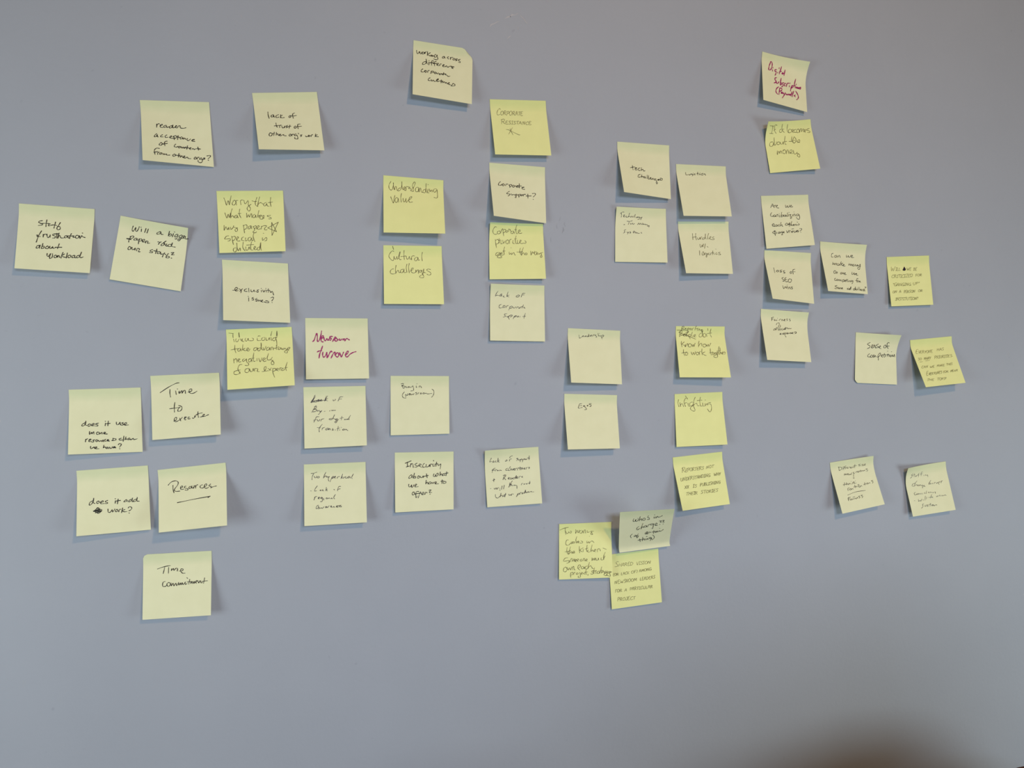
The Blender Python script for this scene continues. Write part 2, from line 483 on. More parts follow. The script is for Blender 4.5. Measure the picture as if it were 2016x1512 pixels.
    if pen == 'red':
        ink['label'] = 'magenta red marker handwriting'
    for bpts in blobs:
        BV = [P(u, v, 0.0004) for u, v in smooth_path([tuple(q) for q in bpts] + [tuple(bpts[0])])[:-1]]
        blot = link_mesh('ink_blot', BV, [tuple(range(len(BV)))], M_BLOT, note, smooth=False)
        blot['label'] = 'solid black drop-shaped ink blot'
    return note

NOTES = [
["pale sticky note reading \"working across different corporate cultures\", topmost left of centre","P","ink",[[0.1149,0.4015],[0.192,0.3973],[0.1875,0.3225],[0.1113,0.3275]],[0.0,0.0,0.014,0.0175],0.0006,0,[],[[[0.0572,0.166],[0.0576,0.1911],[0.0714,0.2242],[0.0891,0.216],[0.102,0.1832],[0.111,0.1867],[0.1159,0.2183],[0.1354,0.2147],[0.1466,0.1803]],[[0.16,0.18],[0.1495,0.198],[0.1587,0.2167],[0.1782,0.2071],[0.1814,0.1822],[0.16,0.18]],[[0.1885,0.1779],[0.1961,0.2069],[0.2046,0.1751],[0.2222,0.162]],[[0.2383,0.1592],[0.2367,0.2301]],[[0.2852,0.1709],[0.2498,0.2024],[0.2725,0.2308],[0.2904,0.2256]],[[0.2965,0.2093],[0.295,0.2349]],[[0.3108,0.2067],[0.3149,0.2415],[0.3307,0.2133],[0.3508,0.2351]],[[0.3753,0.1852],[0.3532,0.2144],[0.3599,0.2416],[0.3849,0.229],[0.3979,0.1913],[0.4049,0.2356],[0.4125,0.2698],[0.3856,0.2847],[0.3405,0.2776]],[[0.5201,0.2001],[0.4931,0.2099],[0.4889,0.2329],[0.516,0.2281],[0.5247,0.2044],[0.5341,0.231]],[[0.5926,0.1925],[0.5675,0.215],[0.5932,0.2327]],[[0.6245,0.197],[0.625,0.2373]],[[0.6247,0.2121],[0.6472,0.193],[0.6654,0.1949]],[[0.6884,0.206],[0.6658,0.22],[0.6706,0.2374],[0.6934,0.2354],[0.7022,0.2137],[0.6884,0.206]],[[0.7432,0.2066],[0.7158,0.2113],[0.7206,0.2256],[0.739,0.2325],[0.7117,0.2443]],[[0.789,0.2087],[0.7571,0.2192],[0.7619,0.2335],[0.7896,0.2489],[0.7852,0.2678],[0.7623,0.2637]],[[0.2157,0.3509],[0.1712,0.3691],[0.1582,0.4121],[0.1983,0.3998],[0.2247,0.3543],[0.2151,0.3001],[0.2293,0.3687],[0.2385,0.3924]],[[0.265,0.3521],[0.2629,0.4032]],[[0.2646,0.3217],[0.2665,0.3275]],[[0.341,0.3232],[0.3184,0.312],[0.3054,0.355],[0.3105,0.4048]],[[0.2785,0.3598],[0.3413,0.3485]],[[0.386,0.3202],[0.3591,0.3301],[0.355,0.3663],[0.36,0.4059]],[[0.3325,0.3653],[0.3909,0.3548]],[[0.3957,0.3792],[0.4226,0.3592],[0.4179,0.3449],[0.4,0.3582],[0.4003,0.3885],[0.4319,0.3879]],[[0.4455,0.3855],[0.4496,0.3544],[0.4722,0.3504]],[[0.4907,0.3825],[0.5221,0.3617],[0.513,0.3532],[0.4951,0.3716],[0.5044,0.3952],[0.5315,0.3853]],[[0.5406,0.3887],[0.5585,0.3653],[0.5724,0.3881],[0.5951,0.3891]],[[0.6329,0.3571],[0.6451,0.3852],[0.6544,0.3987]],[[0.5951,0.3891],[0.613,0.3657],[0.6905,0.3671],[0.6587,0.3748],[0.6699,0.401]],[[0.1636,0.4974],[0.1372,0.5275],[0.1419,0.557],[0.1821,0.5496],[0.1996,0.5211]],[[0.2086,0.5195],[0.1954,0.5421],[0.2134,0.554],[0.2266,0.5263],[0.2086,0.5195]],[[0.2447,0.5482],[0.2489,0.5172],[0.2712,0.508]],[[0.3072,0.5116],[0.3003,0.5381],[0.2942,0.5594]],[[0.3028,0.5225],[0.3341,0.5067],[0.3433,0.5252],[0.3075,0.5469]],[[0.3658,0.5211],[0.3525,0.5437],[0.3751,0.5497],[0.3884,0.5271],[0.3658,0.5211]],[[0.3884,0.5271],[0.4067,0.549],[0.4245,0.5256]],[[0.4516,0.5308],[0.4337,0.5441],[0.4519,0.5559],[0.4742,0.5267],[0.4881,0.5494]],[[0.5147,0.5043],[0.5062,0.5511]],[[0.4788,0.5359],[0.5512,0.5229]],[[0.5424,0.5396],[0.5697,0.5447],[0.5881,0.5615],[0.6198,0.5508]],[[0.2861,0.6414],[0.2595,0.6664],[0.2598,0.6965],[0.3002,0.6941]],[[0.3044,0.6732],[0.3182,0.7008],[0.3405,0.6767],[0.3542,0.6942]],[[0.3542,0.6942],[0.3812,0.6893],[0.4258,0.6461],[0.4167,0.6377],[0.3944,0.6668],[0.4037,0.6902],[0.4352,0.6794]],[[0.4756,0.647],[0.4717,0.7029]],[[0.4487,0.672],[0.503,0.6671]],[[0.494,0.6738],[0.5034,0.6971],[0.5258,0.673],[0.5396,0.6955]],[[0.5487,0.6939],[0.5576,0.6773],[0.5806,0.7031]],[[0.5851,0.6973],[0.6123,0.6824],[0.6031,0.6741],[0.5943,0.7056],[0.6263,0.7099]],[[0.6761,0.6759],[0.6581,0.7041],[0.6402,0.7273],[0.6994,0.7167],[0.7037,0.691],[0.6761,0.6759]]],[],{"tr":0.012}],
["pale sticky note reading \"reader acceptance of content from other orgs?\"","P","ink",[[-0.2064,0.2999],[-0.1302,0.3036],[-0.1256,0.2264],[-0.201,0.2263]],[0.0,0.0,0.0022,0.0166],0.0006,0,[],[[[0.2188,0.3814],[0.215,0.4351]],[[0.2161,0.4083],[0.2404,0.3756],[0.2554,0.3791]],[[0.2695,0.4048],[0.2967,0.3942],[0.2935,0.3811],[0.2699,0.3959],[0.2683,0.4315],[0.2986,0.4339]],[[0.3501,0.3952],[0.319,0.406],[0.3216,0.4323],[0.3528,0.417],[0.3575,0.3991],[0.3598,0.4297],[0.3912,0.4145]],[[0.4383,0.394],[0.407,0.4047],[0.3978,0.436],[0.429,0.4252],[0.4505,0.3802],[0.4441,0.4285],[0.4713,0.4224]],[[0.4757,0.4134],[0.5034,0.3986],[0.4923,0.3907],[0.4793,0.4175],[0.5056,0.4288]],[[0.5138,0.4196],[0.5307,0.3926],[0.5537,0.3955],[0.5522,0.4215],[0.5905,0.4276],[0.6338,0.4163]],[[0.2105,0.5422],[0.183,0.5711],[0.1782,0.5964],[0.2049,0.5871],[0.2213,0.5547],[0.2198,0.5903],[0.2309,0.5938]],[[0.2931,0.5534],[0.2697,0.5685],[0.2688,0.5907],[0.2991,0.5882]],[[0.3538,0.553],[0.3303,0.5681],[0.3329,0.5942],[0.3673,0.587]],[[0.39,0.5895],[0.4212,0.574],[0.4143,0.5614],[0.3943,0.5805],[0.4046,0.6014],[0.4275,0.5996]],[[0.4523,0.5628],[0.457,0.6189]],[[0.4402,0.5768],[0.4682,0.5529],[0.4905,0.5642],[0.4814,0.5909],[0.435,0.6033]],[[0.5143,0.5494],[0.503,0.6151]],[[0.49,0.5729],[0.5434,0.5773]],[[0.567,0.5669],[0.5432,0.5817],[0.5458,0.603],[0.5694,0.5925],[0.582,0.5743],[0.5805,0.6002]],[[0.5921,0.5993],[0.6047,0.5812],[0.6189,0.6015]],[[0.6467,0.5865],[0.6341,0.6045],[0.6563,0.6198],[0.6889,0.5917]],[[0.7029,0.6161],[0.7345,0.6051],[0.7431,0.5917],[0.7195,0.5978],[0.7101,0.624],[0.7488,0.6252]],[[0.2684,0.6833],[0.245,0.7031],[0.2403,0.7256],[0.2627,0.7279],[0.2825,0.704],[0.2722,0.683]],[[0.2863,0.7037],[0.3165,0.7009]],[[0.3527,0.6539],[0.3259,0.6606],[0.3131,0.6924],[0.3188,0.7314]],[[0.2936,0.7074],[0.3548,0.6887]],[[0.4722,0.6913],[0.4519,0.7147],[0.4546,0.7361],[0.4811,0.738],[0.5047,0.7229]],[[0.5277,0.7208],[0.5078,0.7356],[0.5186,0.7475],[0.5423,0.7324],[0.5277,0.7208]],[[0.5502,0.7274],[0.5567,0.7483],[0.5807,0.7289],[0.5872,0.7498],[0.6118,0.7219]],[[0.6398,0.7023],[0.6249,0.7591]],[[0.5879,0.7369],[0.6571,0.7349]],[[0.664,0.747],[0.6877,0.7364],[0.6805,0.7285],[0.6643,0.7428],[0.6787,0.7585]],[[0.7022,0.7521],[0.7146,0.7382],[0.7329,0.7535]],[[0.7859,0.7108],[0.7946,0.7565]],[[0.7329,0.7535],[0.7648,0.738],[0.823,0.7371]],[[0.2378,0.7831],[0.2005,0.7824],[0.1696,0.8121],[0.1682,0.8477],[0.1741,0.8868]],[[0.1606,0.8529],[0.2131,0.8385]],[[0.2113,0.8828],[0.2124,0.8562],[0.2352,0.845]],[[0.2572,0.8515],[0.2379,0.8667],[0.2486,0.8788],[0.2754,0.8628],[0.261,0.8511]],[[0.2858,0.8792],[0.2979,0.8604],[0.3083,0.8768],[0.3315,0.8613],[0.338,0.8824],[0.3795,0.8763]],[[0.4484,0.8536],[0.4212,0.8694],[0.4277,0.8904],[0.4585,0.8785],[0.4558,0.8572],[0.4444,0.8583]],[[0.4589,0.8698],[0.5117,0.873]],[[0.5098,0.8388],[0.4991,0.8958]],[[0.5236,0.8632],[0.5255,0.8974],[0.5499,0.8691],[0.5596,0.8981]],[[0.5675,0.893],[0.595,0.8774],[0.5802,0.8703],[0.5711,0.897],[0.5974,0.9028]],[[0.6053,0.8977],[0.6252,0.8829],[0.6393,0.9027],[0.6737,0.9035]],[[0.7448,0.8709],[0.7247,0.8856],[0.7272,0.9065],[0.7548,0.8953],[0.7485,0.8731]],[[0.7659,0.9026],[0.7714,0.8767],[0.795,0.8702]],[[0.8295,0.8752],[0.8017,0.8864],[0.8045,0.9029],[0.8323,0.8918],[0.8379,0.9248],[0.8207,0.9501],[0.7823,0.9473],[0.7762,0.9226]],[[0.8763,0.8707],[0.8526,0.8772],[0.8794,0.8829],[0.8629,0.8971],[0.8437,0.8948]],[[0.9096,0.8382],[0.9534,0.8258],[0.9617,0.8416],[0.9264,0.8783]],[[0.925,0.8993],[0.9309,0.9038]]],[],{}],
["pale sticky note reading \"lack of trust of other org's work\"","P","ink",[[-0.0812,0.3186],[-0.005,0.3263],[0.0034,0.252],[-0.0725,0.2459]],[0.0,0.0,0.0127,0.0216],0.0006,0,[],[[[0.203,0.3315],[0.2015,0.3849],[0.2113,0.4478]],[[0.2796,0.3805],[0.2495,0.3948],[0.2465,0.4238],[0.2761,0.4143],[0.2832,0.3854],[0.2909,0.4288]],[[0.3616,0.381],[0.3226,0.4],[0.319,0.4337],[0.3611,0.4243]],[[0.3945,0.3812],[0.3817,0.4388]],[[0.4182,0.391],[0.3868,0.4148],[0.4047,0.4388],[0.4425,0.4323]],[[0.5374,0.3964],[0.5192,0.4106],[0.5207,0.4345],[0.5424,0.425],[0.541,0.4012]],[[0.541,0.4012],[0.5736,0.4061]],[[0.6085,0.354],[0.582,0.3681],[0.5736,0.4061],[0.5817,0.4442]],[[0.573,0.4109],[0.6328,0.3969]],[[0.3047,0.5298],[0.3078,0.5777],[0.317,0.6064]],[[0.2746,0.5826],[0.3492,0.5728]],[[0.3532,0.611],[0.3568,0.5776],[0.3825,0.568]],[[0.3891,0.5823],[0.3937,0.6156],[0.4188,0.6108],[0.4343,0.5821],[0.4306,0.6155]],[[0.4806,0.5725],[0.4502,0.5869],[0.4733,0.601],[0.4553,0.6154]],[[0.5141,0.5677],[0.4954,0.6247]],[[0.4738,0.5963],[0.5285,0.5866]],[[0.5952,0.5817],[0.5765,0.6007],[0.5821,0.6243],[0.6039,0.6147],[0.603,0.5864]],[[0.6737,0.5484],[0.6399,0.5532],[0.6309,0.5957],[0.6355,0.6287]],[[0.6185,0.5958],[0.6902,0.5861]],[[0.2005,0.7076],[0.1824,0.7269],[0.1829,0.7604],[0.2158,0.7553],[0.2279,0.717],[0.1968,0.7048]],[[0.2274,0.7218],[0.2604,0.7167]],[[0.263,0.6928],[0.2483,0.755]],[[0.295,0.6973],[0.2854,0.7498]],[[0.2869,0.7355],[0.3088,0.721],[0.3215,0.7542],[0.3404,0.7303]],[[0.3307,0.7446],[0.3562,0.7349],[0.3445,0.7302],[0.3378,0.7541],[0.3579,0.7567]],[[0.3623,0.7538],[0.3971,0.7345],[0.4032,0.7534],[0.4357,0.7559]],[[0.5049,0.7241],[0.4822,0.7432],[0.4925,0.762],[0.5193,0.7428],[0.5008,0.7241]],[[0.5259,0.7569],[0.5286,0.7333],[0.558,0.7283]],[[0.5921,0.7186],[0.5652,0.7377],[0.5713,0.7565],[0.5977,0.7421],[0.6105,0.7749],[0.6068,0.8078],[0.5696,0.8082],[0.564,0.7848]],[[0.6263,0.7089],[0.633,0.7229]],[[0.6812,0.7366],[0.6557,0.7415],[0.6749,0.7554],[0.657,0.7669]],[[0.7331,0.7549],[0.7399,0.7688],[0.7654,0.7639],[0.7849,0.7403]],[[0.7969,0.7449],[0.7785,0.7591],[0.7899,0.7683],[0.8089,0.7495]],[[0.8192,0.768],[0.8262,0.7446],[0.8488,0.7304]],[[0.896,0.7207],[0.8821,0.7674]],[[0.9196,0.7345],[0.8885,0.7487],[0.9074,0.7671],[0.9326,0.7669]]],[],{}],
["bright yellow sticky note reading \"corporate resistance\" with a crossed mark below","Y","grey",[[0.2141,0.3355],[0.2905,0.3398],[0.2947,0.2646],[0.2183,0.2608]],[0.0,0.0,0.0125,0.0137],0.0006,0,[["Corporate",0.0961,0.2809,0.5662,0.2782,0.0078,-0.0746,1],["Resistance",0.1593,0.4398,0.7064,0.4451,0.0062,-0.0577,1]],[[[0.3546,0.5064],[0.3206,0.5563],[0.2773,0.6266]],[[0.3107,0.5241],[0.3271,0.5792],[0.3523,0.6359]],[[0.24,0.5424],[0.2858,0.5478],[0.3535,0.5832],[0.4556,0.6336],[0.4756,0.6313]]],[],{}],
["pale sticky note with red marker reading \"Digital Subscriptions (Paywalls)\"","P","red",[[0.6146,0.4362],[0.6849,0.4239],[0.6842,0.3534],[0.6082,0.3625]],[0.0,0.012,0.0077,0.0143],0.0006,0,[],[[[0.2006,0.1681],[0.1785,0.2129],[0.1602,0.277],[0.1527,0.3284],[0.1959,0.3167],[0.2247,0.2598],[0.237,0.1977],[0.2266,0.1519],[0.2005,0.1537],[0.1897,0.1904]],[[0.2514,0.2527],[0.2488,0.2681]],[[0.239,0.3052],[0.24,0.3345]],[[0.3304,0.281],[0.298,0.2944],[0.2917,0.3255],[0.3238,0.3268],[0.3113,0.3744],[0.2936,0.4088]],[[0.3557,0.3331],[0.3576,0.3424]],[[0.3925,0.2262],[0.3893,0.2415]],[[0.4435,0.1945],[0.4209,0.2674],[0.3927,0.3526]],[[0.3937,0.3133],[0.4421,0.2862]],[[0.4793,0.3008],[0.4545,0.3266],[0.4629,0.339],[0.4953,0.316]],[[0.5243,0.2416],[0.5114,0.3023],[0.5003,0.3555]],[[0.3237,0.4503],[0.2904,0.4692],[0.2833,0.5008],[0.3058,0.5195],[0.2963,0.5567],[0.263,0.5775]],[[0.3137,0.5322],[0.3224,0.5695],[0.3497,0.5622],[0.3732,0.5261]],[[0.4323,0.4357],[0.4143,0.5052],[0.4023,0.5827],[0.4305,0.5603],[0.4268,0.5316],[0.4043,0.5475]],[[0.4872,0.5153],[0.4594,0.5278],[0.458,0.553],[0.4732,0.5687],[0.4495,0.6048],[0.4331,0.6092]],[[0.5306,0.5136],[0.508,0.5296],[0.4949,0.5679],[0.5163,0.5721]],[[0.5429,0.5799],[0.5569,0.5265],[0.5747,0.5018],[0.6023,0.4944]],[[0.6158,0.5405],[0.6109,0.5667]],[[0.6324,0.4813],[0.6274,0.4926]],[[0.6649,0.5374],[0.6446,0.6025],[0.633,0.6503]],[[0.6588,0.549],[0.6877,0.5213],[0.6914,0.5502],[0.6625,0.5779]],[[0.7678,0.3664],[0.7437,0.4465],[0.7191,0.5429]],[[0.6988,0.5184],[0.7488,0.505]],[[0.7593,0.5122],[0.7512,0.5543]],[[0.7785,0.4671],[0.7723,0.4787]],[[0.7914,0.5236],[0.7737,0.5433],[0.7894,0.554],[0.8071,0.5344],[0.7914,0.5236]],[[0.8186,0.5263],[0.817,0.5517],[0.8409,0.5204],[0.8445,0.5494]],[[0.8803,0.5049],[0.8576,0.5159],[0.879,0.5252],[0.8609,0.55]],[[0.3618,0.6332],[0.3162,0.6799],[0.2938,0.7351],[0.3054,0.7764],[0.3312,0.7942]],[[0.3873,0.656],[0.3727,0.7241],[0.3614,0.7912]],[[0.3819,0.6575],[0.4256,0.6458],[0.4345,0.6781],[0.4,0.7169],[0.3727,0.7241]],[[0.4428,0.7204],[0.4146,0.7427],[0.4137,0.7577],[0.4471,0.7391],[0.4517,0.7527]],[[0.4638,0.7297],[0.4733,0.7519]],[[0.5098,0.7176],[0.4827,0.7742],[0.4355,0.8457]],[[0.5229,0.7339],[0.5323,0.7562],[0.5552,0.7353],[0.565,0.7526],[0.5882,0.7267]],[[0.6102,0.7209],[0.5928,0.7403],[0.6142,0.7446],[0.632,0.7201]],[[0.6685,0.6558],[0.646,0.7214],[0.6376,0.7534]],[[0.7101,0.6349],[0.682,0.702],[0.6675,0.7604]],[[0.7417,0.7062],[0.7128,0.7317],[0.7394,0.7416]],[[0.7578,0.6223],[0.7929,0.6728],[0.8097,0.7182],[0.8038,0.7596],[0.7686,0.7986]]],[],{}],
["bright yellow sticky note reading \"If it becomes about the money\"","Y","pen",[[0.6159,0.3324],[0.6953,0.3464],[0.7046,0.2724],[0.6285,0.2637]],[0.016,0.0,0.0117,0.0022],0.0006,0,[],[[[0.1322,0.0752],[0.1351,0.1405],[0.1226,0.2072]],[[0.0633,0.0735],[0.156,0.0799]],[[0.0807,0.2046],[0.1595,0.2138]],[[0.233,0.07],[0.1972,0.0607],[0.1778,0.0765],[0.1863,0.1597],[0.2267,0.214]],[[0.1701,0.1589],[0.2102,0.1356]],[[0.3603,0.0535],[0.3497,0.1257],[0.3823,0.1893],[0.4074,0.2092]],[[0.3401,0.1424],[0.3034,0.1576],[0.3041,0.1973],[0.3457,0.2002],[0.3617,0.1524],[0.3989,0.1458]],[[0.4829,0.0633],[0.4678,0.1502],[0.4891,0.2155],[0.5449,0.22],[0.5746,0.1853],[0.5307,0.1545],[0.4974,0.1794],[0.5043,0.2167]],[[0.5764,0.2134],[0.6116,0.179],[0.5927,0.1636],[0.5736,0.1945],[0.5997,0.2294]],[[0.6646,0.1692],[0.6269,0.1802],[0.6161,0.2214],[0.6655,0.2304]],[[0.7264,0.1697],[0.6836,0.1802],[0.6755,0.2313],[0.7212,0.2307],[0.7335,0.1892],[0.7119,0.1638]],[[0.7352,0.2367],[0.7561,0.1769],[0.7837,0.1652],[0.7767,0.2311],[0.8172,0.1776],[0.8355,0.1888],[0.8212,0.2353]],[[0.836,0.2367],[0.8783,0.2024],[0.8554,0.1907],[0.8398,0.2179],[0.8537,0.248]],[[0.9543,0.1763],[0.9069,0.186],[0.8931,0.2038],[0.9481,0.2285],[0.9468,0.2572],[0.893,0.2518]],[[0.1551,0.3694],[0.1065,0.374],[0.0827,0.4186],[0.095,0.4588],[0.1453,0.4446],[0.1688,0.3801],[0.1658,0.437]],[[0.1824,0.2902],[0.1839,0.3723],[0.1838,0.4437]],[[0.1885,0.4442],[0.2226,0.4138],[0.2271,0.3765]],[[0.2703,0.3808],[0.2394,0.3965],[0.2429,0.4353],[0.2824,0.4297],[0.293,0.3925],[0.2607,0.3798]],[[0.3073,0.3939],[0.3107,0.4327],[0.3503,0.4271],[0.3611,0.3899],[0.3675,0.4385]],[[0.4171,0.2832],[0.3972,0.3746],[0.4006,0.442],[0.4186,0.4487]],[[0.3652,0.395],[0.439,0.3882]],[[0.5589,0.3055],[0.541,0.389],[0.5798,0.4411]],[[0.482,0.3926],[0.5394,0.3984],[0.6105,0.3817]],[[0.6014,0.319],[0.5601,0.3909],[0.5807,0.4363],[0.6187,0.4161],[0.6339,0.3602],[0.6029,0.3097]],[[0.6235,0.4166],[0.6462,0.3997]],[[0.6492,0.4337],[0.6998,0.4244],[0.7073,0.3867],[0.6785,0.3838],[0.6617,0.4205],[0.7017,0.4391]],[[0.2161,0.5587],[0.2019,0.6398],[0.2473,0.5716],[0.2528,0.6207],[0.2865,0.5659],[0.295,0.625]],[[0.3652,0.5545],[0.3296,0.5655],[0.3201,0.6178],[0.3606,0.6316],[0.3834,0.5854],[0.3614,0.5493],[0.3335,0.5707]],[[0.3878,0.6391],[0.4105,0.5688],[0.434,0.5712],[0.4347,0.6438]],[[0.4562,0.6315],[0.5086,0.6077],[0.5056,0.5736],[0.4764,0.5755],[0.4609,0.6319],[0.521,0.6428]],[[0.5377,0.5817],[0.5389,0.6494],[0.57,0.6621],[0.6104,0.6275]],[[0.5972,0.6455],[0.6433,0.679],[0.6451,0.7177],[0.6189,0.7295],[0.5973,0.6937],[0.6235,0.6577]]],[],{}],
["pale sticky note reading \"Staff frustration about workload\", leftmost on the wall","P","ink",[[-0.3346,0.1732],[-0.2567,0.1705],[-0.2604,0.0951],[-0.3364,0.0983]],[0.0,0.0,0.0107,0.0124],0.0006,0,[],[[[0.313,0.2376],[0.2749,0.2493],[0.2694,0.2708],[0.3164,0.2878],[0.3105,0.3051],[0.2655,0.3174]],[[0.3719,0.2198],[0.3651,0.2752],[0.365,0.3257]],[[0.2951,0.2854],[0.344,0.277],[0.4006,0.2763]],[[0.4185,0.279],[0.3979,0.2892],[0.3994,0.3101],[0.4238,0.3038],[0.4514,0.293]],[[0.4872,0.2435],[0.4797,0.2906],[0.4726,0.3418]],[[0.4514,0.293],[0.4797,0.2906],[0.5016,0.2971]],[[0.5515,0.2464],[0.5299,0.2947],[0.5116,0.3384],[0.524,0.3627],[0.555,0.3474],[0.5491,0.3142],[0.5166,0.3085]],[[0.3134,0.3973],[0.2801,0.4756],[0.2555,0.578]],[[0.2514,0.4696],[0.2725,0.4678],[0.2599,0.4898],[0.302,0.4863]],[[0.3383,0.4498],[0.3412,0.4914]],[[0.3427,0.462],[0.3626,0.4435],[0.3808,0.4504]],[[0.3873,0.4415],[0.3938,0.4829],[0.4088,0.4942],[0.4279,0.4632],[0.4302,0.4463],[0.4332,0.488]],[[0.4968,0.4323],[0.4685,0.4347],[0.4662,0.4517],[0.4992,0.4657],[0.4939,0.4913],[0.4659,0.4978]],[[0.5172,0.418],[0.5226,0.4932]],[[0.4895,0.4287],[0.5391,0.4245]],[[0.5453,0.4114],[0.5367,0.492]],[[0.5388,0.4708],[0.5586,0.4482],[0.5755,0.4846],[0.6147,0.4813]],[[0.6515,0.4446],[0.6268,0.4509],[0.6215,0.4766],[0.65,0.4742],[0.6622,0.4438],[0.6681,0.4769],[0.6857,0.4713]],[[0.7098,0.4061],[0.6979,0.4408],[0.6905,0.4877]],[[0.6732,0.447],[0.7483,0.4408]],[[0.7444,0.4369],[0.7358,0.4671],[0.7674,0.4561]],[[0.8562,0.3854],[0.8586,0.3886]],[[0.7904,0.4247],[0.7665,0.4435],[0.7758,0.4723],[0.8009,0.4702],[0.8132,0.4397],[0.7904,0.4247]],[[0.8197,0.4307],[0.8303,0.4762],[0.8485,0.4283],[0.8641,0.4439],[0.8975,0.4538]],[[0.3011,0.6243],[0.2701,0.6352],[0.2619,0.6692],[0.2929,0.6583],[0.3111,0.6152],[0.3043,0.6699]],[[0.3448,0.5915],[0.3368,0.6298],[0.3289,0.6679]],[[0.3339,0.6383],[0.3618,0.6319],[0.3635,0.6568],[0.3363,0.6715]],[[0.4108,0.6238],[0.3873,0.6424],[0.3853,0.6634],[0.4138,0.6653],[0.4226,0.6395],[0.4073,0.624]],[[0.4394,0.6256],[0.4382,0.6591],[0.4627,0.653],[0.4751,0.6269],[0.4842,0.6555],[0.512,0.6449]],[[0.5608,0.5781],[0.5495,0.6209],[0.5413,0.6551]],[[0.5114,0.6365],[0.5967,0.6297]],[[0.4121,0.7405],[0.4109,0.7739],[0.433,0.7846],[0.448,0.746],[0.4586,0.7451],[0.4474,0.7877],[0.453,0.8163],[0.4799,0.7935],[0.4837,0.7473],[0.4795,0.7393]],[[0.5271,0.7564],[0.5067,0.7705],[0.5085,0.7954],[0.5301,0.7979],[0.539,0.7722],[0.5271,0.7564]],[[0.549,0.763],[0.5511,0.7921],[0.5633,0.7619],[0.5742,0.7652],[0.5796,0.7898]],[[0.6202,0.7073],[0.6054,0.7503],[0.598,0.7968]],[[0.6398,0.7309],[0.6063,0.7627],[0.6434,0.7807],[0.6652,0.7832]],[[0.6779,0.7111],[0.6693,0.7912]],[[0.7125,0.7419],[0.6887,0.7605],[0.6977,0.7848],[0.7221,0.7746],[0.7274,0.7491],[0.7125,0.7419]],[[0.7774,0.741],[0.7493,0.7516],[0.7439,0.7771],[0.7726,0.7748],[0.7813,0.7449],[0.7801,0.7784],[0.8014,0.7726]],[[0.8385,0.7362],[0.807,0.7512],[0.8089,0.7762],[0.837,0.7657],[0.8556,0.7223],[0.8669,0.6795],[0.8502,0.7479],[0.8593,0.7723],[0.8944,0.757]]],[],{}],
